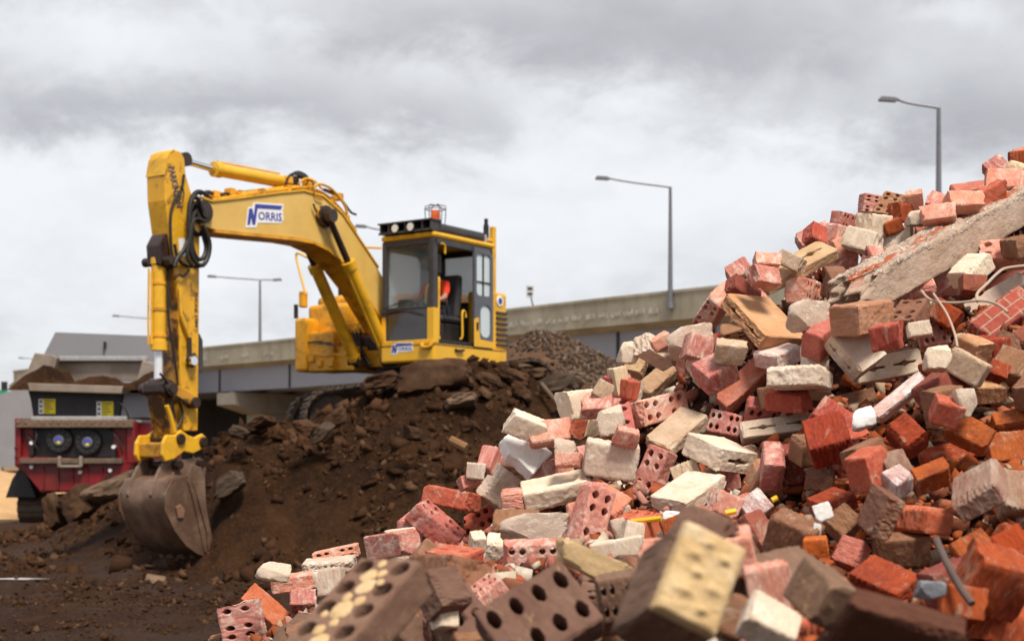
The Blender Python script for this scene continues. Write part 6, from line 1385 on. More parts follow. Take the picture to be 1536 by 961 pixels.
CORE = [-94,-20,51,119,189,278,367,455,543,629,712,796,883,963,1036,1105,1216,1246,1240,1161,1043,977,947,900,839,769,693,617,540,465,390,316,242,169,97,25,-47,-118,-188,-200,-200,-200,-45,32,106,179,248,314,392,483,575,665,754,839,917,1004,1088,1151,1189,1192,1222,1184,1075,1048,1019,962,890,814,739,663,588,514,440,366,294,222,150,79,8,-62,-132,-200,-200,-200,-2,77,155,231,304,374,440,501,594,688,781,872,957,1038,1111,1123,1148,1195,1225,1146,1104,1095,1078,1006,933,860,785,711,637,564,491,418,346,275,205,134,64,-6,-75,-145,-200,-200,34,115,196,274,351,425,496,563,623,695,793,890,980,1063,1077,1119,1091,1181,1253,1106,1091,1090,1097,1053,981,907,834,761,688,615,543,471,401,330,260,191,122,52,-16,-85,-154,-200,61,145,227,308,388,465,540,612,679,738,793,893,987,1071,1063,1127,1072,1165,1233,1157,1103,1101,1103,1105,1032,959,885,812,740,668,597,526,456,387,318,249,181,112,44,-24,-92,-160,81,165,249,331,412,492,570,644,715,781,837,885,989,1044,1072,1141,1083,1156,1227,1227,1117,1112,1112,1116,1087,1012,939,865,793,722,652,583,514,445,378,310,242,174,106,39,-29,-97,99,181,263,344,425,504,582,657,729,795,853,902,963,998,1086,1147,1095,1150,1238,1289,1145,1123,1122,1123,1128,1067,993,919,848,779,710,641,574,506,440,372,305,238,171,103,36,-31,117,198,278,357,435,511,584,654,722,785,843,851,904,907,1099,1157,1106,1144,1244,1301,1192,1135,1132,1132,1134,1121,1048,976,905,836,770,702,637,570,504,437,371,303,237,170,103,37,135,215,294,371,447,520,590,657,720,781,843,835,820,924,1108,1167,1117,1140,1240,1271,1255,1150,1142,1142,1142,1146,1101,1032,963,895,832,766,702,635,571,503,438,371,305,239,172,107,155,234,312,388,462,533,603,669,733,797,848,838,818,966,1121,1185,1128,1142,1239,1267,1261,1179,1152,1151,1151,1152,1158,1086,1022,956,896,831,770,703,640,573,507,442,375,310,244,178,175,254,331,406,480,551,621,687,755,822,855,839,833,1015,1133,1185,1141,1162,1282,1302,1306,1220,1164,1161,1161,1161,1164,1139,1081,1019,963,900,839,775,709,645,578,514,448,383,317,252,198,275,352,427,500,572,642,711,781,852,866,841,855,1047,1147,1202,1150,1151,1288,1319,1326,1272,1181,1170,1170,1170,1170,1179,1140,1084,1030,971,908,847,781,718,653,588,523,458,394,329,220,298,374,450,524,595,666,737,806,877,871,846,894,1139,1175,1275,1179,1169,1277,1315,1312,1278,1220,1182,1180,1179,1179,1182,1195,1152,1095,1041,979,919,857,793,729,665,600,536,472,409,243,322,399,473,547,621,692,763,838,885,874,856,925,1184,1177,1229,1245,1183,1259,1328,1338,1266,1204,1204,1192,1191,1191,1190,1220,1220,1164,1110,1054,994,934,871,807,744,680,617,554,491,268,345,423,498,572,645,719,791,866,894,873,866,966,1178,1186,1230,1201,1199,1232,1320,1336,1283,1204,1204,1234,1223,1226,1231,1240,1279,1235,1185,1133,1076,1015,952,889,826,763,701,639,578,292,370,447,524,598,670,745,821,895,900,877,874,997,1196,1212,1199,1160,1160,1219,1330,1330,1273,1273,1264,1297,1312,1304,1309,1306,1324,1328,1278,1223,1165,1103,1039,975,912,850,789,728,668,317,394,472,549,624,696,772,850,912,903,881,895,1033,1176,1243,1214,1160,1162,1232,1339,1333,1273,1273,1326,1331,1397,1395,1395,1398,1400,1419,1386,1327,1263,1195,1130,1065,1003,941,882,821,762,340,419,498,575,650,722,800,881,921,905,886,914,1092,1223,1263,1250,1241,1246,1295,1353,1340,1314,1314,1322,1369,1433,1455,1455,1457,1456,1464,1490,1430,1363,1292,1223,1157,1097,1036,977,922,862,363,444,523,601,675,749,830,913,931,908,896,942,1066,1305,1268,1321,1342,1312,1347,1364,1311,1276,1276,1318,1364,1439,1460,1518,1517,1519,1519,1546,1534,1460,1385,1319,1254,1193,1139,1082,1022,965,387,468,548,625,699,779,861,938,934,913,909,981,1148,1302,1286,1287,1287,1326,1335,1372,1312,1276,1276,1351,1404,1439,1484,1560,1605,1602,1603,1608,1620,1556,1480,1412,1358,1302,1242,1186,1135,1079,408,490,569,647,729,811,892,946,933,915,923,1013,1171,1234,1281,1287,1287,1293,1293,1349,1372,1337,1348,1400,1480,1526,1554,1644,1671,1665,1666,1675,1672,1636,1584,1523,1461,1404,1357,1304,1247,1189,424,505,591,675,758,839,916,951,942,921,936,1034,1201,1220,1277,1314,1339,1293,1297,1354,1373,1416,1411,1413,1500,1571,1554,1576,1656,1706,1702,1708,1711,1716,1671,1611,1573,1524,1468,1411,1362,1309,438,525,611,696,779,856,946,962,944,931,959,1074,1124,1117,1271,1257,1288,1324,1324,1337,1394,1394,1414,1449,1520,1533,1553,1568,1651,1738,1734,1741,1738,1745,1758,1724,1675,1617,1574,1526,1476,1426,431,521,613,707,801,897,971,971,943,942,984,1054,1152,1114,1257,1257,1276,1329,1329,1359,1389,1394,1449,1509,1546,1533,1564,1628,1696,1772,1767,1774,1767,1774,1783,1782,1762,1719,1671,1631,1589,1545,400,490,582,677,775,872,955,964,951,952,988,1129,1088,1137,1291,1301,1333,1334,1329,1372,1443,1476,1512,1586,1620,1603,1631,1703,1749,1812,1809,1815,1803,1811,1817,1859,1838,1801,1764,1734,1704,1663,411,491,572,649,722,783,874,958,956,964,1037,1090,1019,1222,1244,1253,1317,1334,1334,1415,1418,1469,1596,1761,1706,1718,1720,1720,1777,1875,1876,1875,1869,1877,1881,1891,1924,1882,1860,1839,1823,1795,399,482,566,648,727,793,836,920,969,996,1101,1147,928,1026,1237,1237,1294,1358,1383,1418,1418,1472,1593,1706,1713,1751,1792,1792,1834,1982,1989,1975,1979,1979,1980,1984,1999,1975,1968,1971,1957,1923,366,449,533,620,711,803,811,878,969,998,1062,1112,967,1271,1261,1269,1328,1422,1481,1472,1485,1528,1601,1653,1700,1710,1797,1913,1979,2000,2044,2053,2046,2056,2045,2059,2061,2096,2095,2091,2093,2070,318,398,481,569,662,746,744,797,986,996,1053,1032,929,1300,1304,1357,1422,1422,1466,1466,1472,1559,1623,1623,1683,1747,1819,1923,1979,1979,2063,2104,2096,2108,2098,2109,2101,2142,2190,2221,2230,2210,268,346,427,512,599,671,658,726,881,903,1010,947,830,1166,1299,1300,1368,1502,1511,1480,1515,1585,1632,1644,1708,1823,1916,2009,2014,2038,2099,2159,2160,2164,2160,2164,2163,2165,2244,2334,2379,2354,215,289,366,446,527,588,571,639,796,813,922,862,737,1069,1239,1299,1352,1543,1592,1574,1663,1657,1687,1730,1895,2178,2145,2137,2095,2086,2107,2189,2268,2266,2263,2269,2262,2274,2291,2538,2563,2495,159,228,301,375,448,503,484,551,710,724,833,777,642,977,1149,1305,1394,1587,1664,1710,1719,1751,1806,1852,2096,2127,2060,2046,2095,2086,2107,2189,2356,2352,2361,2368,2402,2449,2818,2872,2713,2604,100,164,231,298,365,417,397,463,624,636,743,692,553,911,1062,1214,1350,1497,1632,1678,1806,1999,1898,2129,2121,2107,2044,2044,2075,2143,2172,2248,2301,2453,2449,2493,2564,2740,2813,2706,2729,2675,40,98,158,219,281,331,311,375,537,549,653,607,459,855,976,1124,1263,1407,1605,1689,1771,1943,1973,2067,2211,2141,2082,2070,2117,2135,2175,2185,2256,2578,2619,2799,2823,2821,2829,2756,2793,2745,-20,31,84,139,197,244,224,288,450,462,562,524,595,777,888,1035,1175,1315,1514,1641,1682,1870,1883,1983,2237,2296,2169,2162,2161,2156,2185,2185,2260,2688,2759,2793,2757,2785,2791,2792,2784,2762,-78,-34,12,60,112,157,138,201,362,375,471,441,531,693,799,946,1087,1224,1422,1552,1594,1799,1795,1898,2138,2255,2255,2334,2198,2246,2251,2262,2653,2719,2730,2728,2715,2727,2712,2739,2745,2744,-131,-95,-58,-17,29,71,52,114,274,289,379,358,464,614,712,859,998,1133,1328,1464,1505,1713,1706,1813,2044,2218,2235,2269,2114,2268,2441,2588,2610,2632,2636,2638,2617,2633,2616,2645,2652,2659,-177,-148,-120,-88,-51,-15,-34,28,185,203,288,274,459,551,624,772,909,1043,1233,1377,1417,1627,1617,1728,1952,2132,2145,2179,2030,2181,2354,2501,2520,2546,2545,2550,2528,2542,2528,2545,2535,2482,-200,-190,-169,-147,-123,-98,-121,-57,96,117,197,191,377,464,536,687,820,953,1137,1289,1328,1542,1529,1643,1862,2047,2055,2088,1946,2094,2268,2412,2430,2460,2455,2463,2441,2452,2441,2453,2422,2367,-200,-200,-200,-184,-169,-163,-200,-141,7,32,110,112,295,377,449,601,731,863,1039,1203,1239,1457,1439,1558,1772,1962,1965,1996,1862,2006,2181,2324,2340,2375,2366,2375,2354,2362,2355,2365,2322,2259,-200,-200,-200,-200,-200,-200,-195,-200,-78,-49,58,131,222,293,364,517,643,775,942,1117,1150,1372,1350,1473,1683,1876,1876,1903,1777,1918,2096,2235,2251,2289,2277,2288,2268,2273,2269,2277,2229,2162,-200,-200,-200,-200,-200,-200,-200,-165,-134,-63,53,100,243,259,379,438,558,689,846,1032,1060,1287,1261,1388,1596,1791,1786,1810,1692,1829,2010,2146,2163,2203,2189,2200,2182,2183,2183,2190,2142,2075,-200,-200,-200,-200,-200,-200,-200,-174,-134,-84,23,114,238,313,416,494,546,612,753,947,970,1202,1171,1304,1510,1705,1698,1717,1607,1740,1925,2056,2075,2116,2101,2112,2096,2093,2097,2104,2059,1998,-200,-200,-200,-200,-200,-200,-200,-188,-147,-97,2,108,224,317,426,512,598,637,795,865,880,1118,1083,1223,1427,1619,1610,1625,1521,1651,1840,1967,1988,2029,2014,2024,2010,2004,2011,2020,1986,1935,-200,-200,-200,-200,-200,-200,-200,-181,-138,-89,3,102,211,301,420,514,615,721,764,784,863,1035,1071,1177,1348,1533,1523,1534,1436,1563,1756,1877,1901,1942,1927,1935,1924,1918,1927,1954,1938,1892,-200,-200,-200,-200,-200,-200,-200,-166,-122,-72,9,97,195,295,402,515,620,716,787,816,917,952,1034,1209,1272,1447,1436,1448,1365,1488,1672,1789,1814,1856,1841,1849,1840,1878,1910,1897,1876,1838,-200,-200,-200,-200,-200,-200,-193,-152,-108,-60,10,87,175,278,392,508,618,709,770,814,925,991,1061,1229,1264,1363,1351,1387,1385,1467,1590,1701,1728,1770,1756,1790,1832,1826,1817,1805,1793,1767,-200,-200,-200,-200,-200,-200,-186,-144,-101,-57,4,71,149,260,383,503,608,691,752,810,910,989,1069,1230,1285,1293,1341,1365,1405,1528,1510,1615,1643,1691,1736,1749,1745,1738,1726,1712,1699,1683]

# ------------------------------------------------------------------ the brick heap
SQUARE4 = [(-.085, -.022), (-.055, -.022), (-.085, .022), (-.055, .022)]
def holes_for(kind):
    if kind == 'coredfg': return [(x, y, .0135) for x in (-.086, -.029, .029, .086) for y in (-.027, .027)]
    if kind == 'cored': return [(sx_*x, y, .0125) for sx_ in (1, -1) for x in (.040, .082) for y in (-.026, .026)]
    if kind == 'cored15': return [(x, y, .0150) for x in (-.092, -.046, 0, .046, .092) for y in (-.033, .033)]
    return []
def slot_loop(cx_, cy_, hl, hw, d):
    return [(cx_-hl, cy_-hw), (cx_-d, cy_-hw), (cx_, cy_-d), (cx_+d, cy_-hw), (cx_+hl, cy_-hw), (cx_+hl, cy_+hw), (cx_+d, cy_+hw), (cx_, cy_+d), (cx_-d, cy_+hw), (cx_-hl, cy_+hw)]
def brick_mesh(name, kind, seed, broken=0, vox=.0042, dims=(.23, .11, .076), chips=4, amp=.0022, texture=0):
    """A brick with real cores, worn edges, chips and, if broken, a ragged +x end"""
    rr = random.Random(seed); Lx, Ly, Lz = (d/2 for d in dims)
    bm = bmesh.new(); loops = [[(-Lx, -Ly), (Lx, -Ly), (Lx, Ly), (-Lx, Ly)]]
    for (x, y, r_) in holes_for(kind): loops.append([(x*Lx/.115+r_*math.cos(2*math.pi*i/14), y*Ly/.055+r_*math.sin(2*math.pi*i/14)) for i in range(14)])
    if kind == 'slotthick': loops.append(slot_loop(0, 0, .046, .0052, .0155))
    if kind == 'slot':
        loops.append(slot_loop(-.054, 0, .040, .0050, .0145)); loops.append(slot_loop(.054, 0, .040, .0050, .0145))
    fs = []
    edges = []
    for lp in loops:
        vs = [bm.verts.new((x, y, -Lz)) for x, y in lp]; edges += [bm.edges.new((vs[i], vs[(i+1) % len(vs)])) for i in range(len(vs))]
    if kind == 'slab': loops = None; 
    if loops is None:
        bmesh.ops.delete(bm, geom=list(bm.verts), context='VERTS')
        fs = [bm.faces.new([bm.verts.new((x, y, -Lz)) for x, y in [(-Lx, -Ly), (.2*Lx, -Ly), (.9*Lx, -.55*Ly), (Lx, .35*Ly), (.35*Lx, .95*Ly), (-.2*Lx, .85*Ly), (-Lx, Ly)]])]
    elif len(loops) > 1:
        r_ = bmesh.ops.triangle_fill(bm, edges=edges, use_beauty=True, use_dissolve=False); fs = [g for g in r_['geom'] if isinstance(g, bmesh.types.BMFace)]
    else: fs = [bm.faces.new(list(bm.verts))]
    ex = bmesh.ops.extrude_face_region(bm, geom=fs); bmesh.ops.translate(bm, vec=(0, 0, 2*Lz), verts=[g for g in ex['geom'] if isinstance(g, bmesh.types.BMVert)])
    bmesh.ops.recalc_face_normals(bm, faces=bm.faces)
    me = bpy.data.meshes.new(name); bm.to_mesh(me); bm.free()
    o_ = bpy.data.objects.new(name, me); C.objects.link(o_)
    md = o_.modifiers.new('r', 'REMESH'); md.mode = 'VOXEL'; md.voxel_size = vox; md.use_smooth_shade = True
    me2 = bpy.data.meshes.new_from_object(o_.evaluated_get(bpy.context.evaluated_depsgraph_get())); bpy.data.objects.remove(o_); bpy.data.meshes.remove(me)
    me2.name = name
    n_ = len(me2.vertices); co = np.empty(n_*3); me2.vertices.foreach_get('co', co); co = co.reshape(-1, 3)
    no = np.empty(n_*3); me2.vertex_normals.foreach_get('vector', no); no = no.reshape(-1, 3)
    so = Vector((seed*3.7, seed*1.3, 0))
    def nz(p, sc, o=4): return noise.fractal(Vector(p)*sc+so, .9, 2.1, o)
    # round worn edges: pull in where two faces meet
    ax = np.abs(co)/np.array([Lx, Ly, Lz]); dist = np.array([Lx, Ly, Lz])-np.abs(co)
    ds = np.sort(dist, 1); wear = np.clip(.0045-(ds[:, 0]+ds[:, 1]), 0, 1)
    planes = []
    for k in range(chips):
        n3 = Vector([rr.choice((-1, 1))*rr.uniform(.5, 1), rr.choice((-1, 1))*rr.uniform(.5, 1), rr.choice((-1, 1))*rr.uniform(0, 1)])
        if rr.random() < .6: n3[rr.randrange(3)] *= .08
        n3.normalize(); sup = abs(n3.x)*Lx+abs(n3.y)*Ly+abs(n3.z)*Lz; planes.append((np.array(n3), sup-rr.uniform(.004, .017)))
    for i in range(n_):
        p = co[i]; a = nz(p, 26, 4); b = nz(p, 75, 3)
        p = p-no[i]*wear[i]*(1+2.4*max(0, a))*.9
        p = p+no[i]*(a*amp+b*amp*.5)
        if kind == 'texture' or texture:
            if abs(abs(p[2])-Lz) > .006: p = p+no[i]*.0022*math.sin(p[0]*190+5*a)
        for pn, pd in planes:
            d = float(pn@p)-pd-.004*b
            if d > 0: p = p-pn*d
        co[i] = p
    if broken:
        cut = Lx*(1-broken)
        tl, t2 = rr.uniform(-.35, .35), rr.uniform(-.4, .4)
        for i in range(n_):
            p = co[i]; lim = cut+p[1]*tl+p[2]*t2+.010*nz((0, p[1], p[2]), 22, 4)+.004*nz((0, p[1], p[2]), 80, 3)
            if p[0] > lim: co[i][0] = lim+(p[0]-lim)*.02
        co[:, 0] = (co[:, 0]+Lx)/(cut+Lx)*2*Lx-Lx      # stretch back: the copies are scaled to their own length
    me2.vertices.foreach_set('co', co.ravel()); me2.update()
    me2.polygons.foreach_set('use_smooth', [True]*len(me2.polygons))
    try: me2.set_sharp_from_angle(angle=R(50))
    except Exception: pass
    me2['d'] = list(dims)
    return me2
PROTO = {}
def add_proto(key, *a, **k): PROTO.setdefault(key, []).append(brick_mesh(key+'_brick', *a, **k))
for s in (1, 2, 3): add_proto('cored', 'cored', s, chips=3+s)
add_proto('cored_broken', 'cored', 5, broken=.5); add_proto('cored_broken', 'cored', 6, broken=.65)
add_proto('coredfg', 'coredfg', 9, vox=.0038, chips=3); add_proto('cored15', 'cored15', 8, vox=.0034, chips=2, amp=.001)
for s in (11, 12): add_proto('slot', 'slot', s, vox=.0034, chips=2, amp=.0014)
add_proto('slotthick', 'slotthick', 14, vox=.004, dims=(.165, .085, .16), chips=2); add_proto('slab', 'slab', 15, vox=.0036, dims=(.16, .13, .05), chips=0)
for s in (21, 22, 23, 24): add_proto('solid', 'solid', s, chips=8)
add_proto('solid', 'solid', 25, chips=8, texture=1)
for s in (31, 32, 33): add_proto('broken', 'solid', s, broken=.35+.12*(s-31), chips=6)
def frog_mesh():
    me = brick_mesh('frog_brick', 'solid', 41, chips=3)
    for v in me.vertices:
        x, y, z = v.co
        if z > .02:
            d = max(abs(x)-.058, 0); r_ = math.hypot(d, y); t = min(max((.030-r_)/.010, 0), 1); v.co.z -= .016*t*t*(3-2*t)
    me['d'] = [.23, .11, .076]; return me
PROTO['frog'] = [frog_mesh()]
ROCKS = {}
for s in range(8):
    me = rock_mesh('rubble_lump', 300+s, (.5, .5, .5), 4, 5, .055); ROCKS[s] = me

NAMES = {'slotthick': 'slotted_brick', 'slab': 'painted_slab', 'cored': 'cored_brick', 'cored_broken': 'cored_brick', 'cored15': 'cored_brick', 'coredfg': 'cored_brick', 'slot': 'slotted_brick', 'frog': 'recessed_brick', 'solid': 'brick', 'broken': 'broken_brick'}
GROUP = 'bricks of the demolition heap'
ALL = []
def put(key, col, pos, quat, dims, label, idx, name=None, seen_as=None):
    me = PROTO[key][idx % len(PROTO[key])]
    o_ = bpy.data.objects.new(name or NAMES[key], me); C.objects.link(o_)
    if not me.materials: me.materials.append(None)
    o_.material_slots[0].link = 'OBJECT'; o_.material_slots[0].material = BM[col]
    o_.location = pos; o_.rotation_mode = 'QUATERNION'; o_.rotation_quaternion = quat
    d = me['d']; o_.scale = [max(a, .042)/b for a, b in zip(dims, d)]
    tag(o_, label, 'brick', GROUP, 'thing'); ALL.append((o_, key, col)); return o_
def px_of(p): return (CXP+FPX*p[0]/p[1], HOR-FPX*(p[2]-CAMZ)/p[1])

# mortar-covered foreground brick, jointed brickwork, concrete post
def local_obj(name, me_mat, verts_fn, pos, quat): pass
for i, (key, col, pos, quat, dims, label) in enumerate(BRICKS):
    if key == 'cored15':
        o_ = put(key, col, pos, quat, dims, 'large blurred dark brick with mortar-filled middle holes, lowest in the left foreground', i)
        bm = bmesh.new()
        for k, (x, y, r_) in enumerate([(-.094, .004, .011), (-.070, -.006, .016), (-.046, .010, .010), (-.030, -.004, .008), (-.002, .003, .018), (.018, -.014, .009), (.024, .012, .008), (.048, -.003, .015), (.071, .008, .013), (.079, -.010, .008), (-.083, .020, .007), (.100, .004, .007), (-.015, .024, .006), (.060, -.020, .006)]):
            g = bmesh.ops.create_icosphere(bm, subdivisions=3, radius=1)
            for v in g['verts']:
                t = 1+.25*noise.fractal(v.co*1.6+Vector((k*3, 0, 0)), .8, 2, 3); v.co = Vector((x+v.co.x*r_*t*1.15, y+v.co.y*r_*t, .0372+v.co.z*.0040*t))
        me = bpy.data.meshes.new('mortar'); bm.to_mesh(me); bm.free(); me.materials.append(BM['fgtan']); me.polygons.foreach_set('use_smooth', [True]*len(me.polygons))
        c_ = bpy.data.objects.new('mortar', me); C.objects.link(c_); c_.parent = o_; continue
    if key in PROTO: put(key, col, pos, quat, dims, label, i); continue
    if key == 'mortarbrick':
        dims = (dims[0], dims[1], .17)
        o_ = put('solid', 'fgbrown', pos, quat, dims, 'large blurred brick with a thick sandy mortar face peaking in the foreground', 0, 'mortared_brick')
        me = bpy.data.meshes.new('mortar_face'); bm = bmesh.new(); nx_, ny_ = 70, 50
        a_, b_ = .113, .053
        vs = [[None]*ny_ for _ in range(nx_)]; bumps = [(-.05, .02, .016), (.04, .025, .014), (-.02, -.02, .017), (.055, -.022, .012), (.0, .01, .010), (-.075, -.015, .012), (.075, .01, .011)]
        for ix in range(nx_):
            for iy in range(ny_):
                x = -a_+2*a_*ix/(nx_-1); y = -b_+2*b_*iy/(ny_-1)
                ed = min(1, (a_-abs(x))/.012)*min(1, (b_-abs(y))/.012)
                h_ = .0375+.0035*math.sqrt(max(ed, 0))+.0007*noise.fractal(Vector((x*40, y*40, 3)), .9, 2, 5)
                for bx_, by_, r_ in bumps: q_ = math.hypot(x-bx_, y-by_)/(r_*1.0); h_ += .0030*math.exp(-q_**2*1.6)
                vs[ix][iy] = bm.verts.new((x, y, h_ if ed > 0 else .032))
        for ix in range(nx_-1):
            for iy in range(ny_-1): bm.faces.new((vs[ix][iy], vs[ix+1][iy], vs[ix+1][iy+1], vs[ix][iy+1]))
        bm.to_mesh(me); bm.free(); me.materials.append(BM['fgtan']); me.polygons.foreach_set('use_smooth', [True]*len(me.polygons))
        c_ = bpy.data.objects.new('mortar', me); C.objects.link(c_); c_.parent = o_
    elif key == 'beam':
        me = rock_mesh('concrete_post', 77, (1, 1, 1), 2); bpy.data.meshes.remove(me)
        me = brick_mesh('concrete_post', 'solid', 78, vox=.0075, dims=(.86, .17, .125), chips=4, amp=.002)
        for v in me.vertices:      # ragged near end, rough top
            x, y, z = v.co
            n_ = noise.fractal(Vector((x*6, y*22, z*22)), .9, 2, 5)
            if x < -.30: v.co.x += max(0, -.30-x)*.55*(n_+.45)
            if y > .0 and abs(y) > .08: pass
            v.co += v.normal*(.012*noise.fractal(v.co*30, .9, 2, 4)) if (z > .05) else v.normal*.0015*n_
        o_ = bpy.data.objects.new('concrete_post', me); C.objects.link(o_); me.materials.append(None)
        q = N('beam_concrete'); c = obj_coords(q, False); sx_ = q.n('ShaderNodeSeparateXYZ', {0: c})
        base = q.mix(q.step(q.noise(c, 9, 8, .7), .38, .62), (.40, .275, .20), (.55, .42, .33))
        ns = q.n('ShaderNodeMapping', {0: c, 'Scale': (1, 3, 3)}).outputs[0]
        redm = q.math('MULTIPLY', q.step(q.noise(ns, 5, 6, .6), .44, .52), q.step(q.math('ABSOLUTE', q.math('ADD', sx_.outputs[1], .015)), .050, .030))
        top = q.step(sx_.outputs[2], .03, .05)
        base = q.mix(q.math('MULTIPLY', redm, top), base, (.42, .10, .04))
        agg = q.step(q.noise(c, 60, 3, .6), .52, .6); base = q.mix(q.math('MULTIPLY', q.math('MULTIPLY', agg, top), .6), base, (.66, .60, .54))
        pit = q.step(q.noise(c, 38, 5, .7), .60, .66); base = q.mix(q.math('MULTIPLY', pit, .6), base, (.16, .10, .075))
        q.set(Base_Color=base, Roughness=.92, Specular_IOR_Level=.2); q.bump(q.math('ADD', q.noise(c, 45, 7, .75), q.math('MULTIPLY', agg, q.math('MULTIPLY', top, .8))), .8, .012)
        me.materials[0] = q.m
        o_.location = pos; o_.rotation_mode = 'QUATERNION'; o_.rotation_quaternion = quat; o_.scale = [a/b for a, b in zip(dims, (.86, .17, .125))]
        tag(o_, 'long rough concrete post with a red-stained top lying across the upper right of the heap', 'concrete post', None, 'thing'); BEAM = o_
    elif key == 'masonry':
        q = N('jointed_brickwork'); c = obj_coords(q, False)
        bt = q.n('ShaderNodeTexBrick', {0: c, 1: (.40, .09, .06, 1), 2: (.30, .065, .05, 1), 3: (.42, .25, .18, 1), 'Scale': 1., 'Mortar Size': .0035, 'Brick Width': .085, 'Row Height': .040, 'Mortar Smooth': .2}, offset=.5)
        du = q.step(q.noise(c, 20, 7, .7), .56, .64); base = q.mix(q.math('MULTIPLY', du, .5), bt.outputs[0], (.58, .36, .28))
        q.set(Base_Color=base, Roughness=.9, Specular_IOR_Level=.2); q.bump(q.math('ADD', q.noise(c, 60, 6, .7), q.math('MULTIPLY', bt.outputs[1], -1.2)), .6, .005)
        me = PROTO['solid'][0]; o_ = bpy.data.objects.new('brickwork_piece', me); C.objects.link(o_); o_.material_slots[0].link = 'OBJECT'; o_.material_slots[0].material = q.m
        o_.location = pos; o_.rotation_mode = 'QUATERNION'; o_.rotation_quaternion = quat; o_.scale = [a/b for a, b in zip(dims, (.23, .11, .076))]
        tag(o_, 'piece of red brickwork still joined by mortar at the right edge of the heap', 'brickwork', None, 'thing')
for i, (col, pos, dims, label) in enumerate(LUMPS):
    if col in ('pink', 'red', 'orange', 'darkred', 'tan', 'brightorange') or (col == 'cream' and i % 2):
        rr = random.Random(i*11+5); q_ = Quaternion((0, 1, 0), rr.uniform(-.5, .5)) @ Quaternion((1, 0, 0), rr.uniform(-.7, .5)) @ Quaternion((0, 0, 1), rr.uniform(-.6, .6))
        if rr.random() < .5: q_ = q_ @ Quaternion((0, 0, 1), math.pi)
        o_ = put('broken', col, pos, q_, (dims[0]*1.02, dims[1]*1.1, dims[2]*1.0), label, i, 'rubble_lump'); o_['category'] = 'rubble'; o_['group'] = 'broken lumps of the demolition heap'; continue
    me = ROCKS[i % 8]; o_ = bpy.data.objects.new('rubble_lump' if i != 44 else 'rubble_lump', me); C.objects.link(o_)
    if not me.materials: me.materials.append(None)
    o_.material_slots[0].link = 'OBJECT'; o_.material_slots[0].material = BM[col]
    rr = random.Random(i*7+1)
    o_.location = pos; o_.scale = [dims[0]*1.22, dims[1]*1.25, dims[2]*1.22]; o_.rotation_euler = (rr.uniform(-.25, .25), rr.uniform(-.35, .35), rr.uniform(-.3, .3))
    tag(o_, label or 'white crumpled scrap of plaster and foil among the orange bricks', 'rubble', 'broken lumps of the demolition heap', 'thing')

# loose core under the bricks, gap shade put into its colour: a height field
HG = np.array(CORE).reshape(CORE_N)/1000.
def core_h(x, y):
    u = (x-CORE_X[0])/(CORE_X[1]-CORE_X[0])*(CORE_N[1]-1); v = (y-CORE_Y[0])/(CORE_Y[1]-CORE_Y[0])*(CORE_N[0]-1)
    u = np.clip(u, 0, CORE_N[1]-1.001); v = np.clip(v, 0, CORE_N[0]-1.001); i = u.astype(int); j = v.astype(int); a = u-i; b = v-j
    return (HG[j, i]*(1-a)+HG[j, i+1]*a)*(1-b)+(HG[j+1, i]*(1-a)+HG[j+1, i+1]*a)*b
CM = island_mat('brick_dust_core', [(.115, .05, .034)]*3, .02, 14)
q = N('gap_shaded_brick_dust'); c = q.n('ShaderNodeTexCoord').outputs['Object']
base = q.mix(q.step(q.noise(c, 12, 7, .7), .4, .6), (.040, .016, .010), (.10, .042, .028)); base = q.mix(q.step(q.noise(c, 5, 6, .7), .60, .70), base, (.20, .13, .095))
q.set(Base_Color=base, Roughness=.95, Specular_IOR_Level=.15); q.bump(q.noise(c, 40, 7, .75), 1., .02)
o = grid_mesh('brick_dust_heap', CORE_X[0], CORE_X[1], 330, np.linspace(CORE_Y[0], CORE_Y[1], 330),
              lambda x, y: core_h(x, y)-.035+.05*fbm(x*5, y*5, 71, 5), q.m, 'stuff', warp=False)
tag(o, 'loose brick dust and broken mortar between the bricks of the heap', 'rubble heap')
FRAG = island_mat('brick_fragment', [(.44, .16, .12), (.60, .50, .38), (.38, .09, .045), (.50, .24, .19), (.30, .08, .03), (.66, .58, .48), (.26, .10, .06), (.42, .30, .2)], .004, 60)
FRAGO = island_mat('orange_brick_fragment', [(.38, .09, .025), (.26, .06, .02), (.42, .14, .07), (.16, .05, .025), (.45, .32, .22), (.32, .07, .02)], .004, 60)
pa, pb = [], []
OUTLINE = [(300, 975), (330, 945), (400, 890), (470, 845), (545, 812), (600, 775), (640, 745), (700, 705), (745, 668), (790, 640), (850, 608), (900, 570), (930, 530), (1000, 510), (1040, 475), (1075, 435), (1100, 405), (1190, 360),
           (1250, 325), (1290, 305), (1340, 300), (1380, 315), (1440, 278), (1490, 240), (1560, 205), (1700, 140), (2000, 20)]
FRAGS = []
fy = npx.uniform(1.3, 5.9, 60000); fpx = npx.uniform(280, 1650, 60000); fxx = (fpx-CXP)/FPX*fy; fz_ = core_h(fxx, fy)
fpy = HOR-FPX*(fz_-CAMZ)/fy; ok = (fpy > np.interp(fpx, *zip(*OUTLINE))+20) & (fpy < 1010) & (npx.random(60000) < (fy/6)**1.5*.62)
for x, y in zip(fxx[ok], fy[ok]): FRAGS.append((x, y, .005+.026*npx.random()**1.9))
for (x, y, s) in FRAGS:
    z = float(core_h(np.array([x]), np.array([y]))[0]); px, py = px_of((x, y, z))
    (pb if (px-1150)*.6+(py-600)*.9 > 40 and px > 1120 else pa).append((x, y, z+s*.3+.0, s, rng.uniform(.5, .9)))
scatter('brick_fragments', pa, FRAG, 13, 10, 2); scatter('orange_brick_fragments', pb, FRAGO, 14, 10, 2)

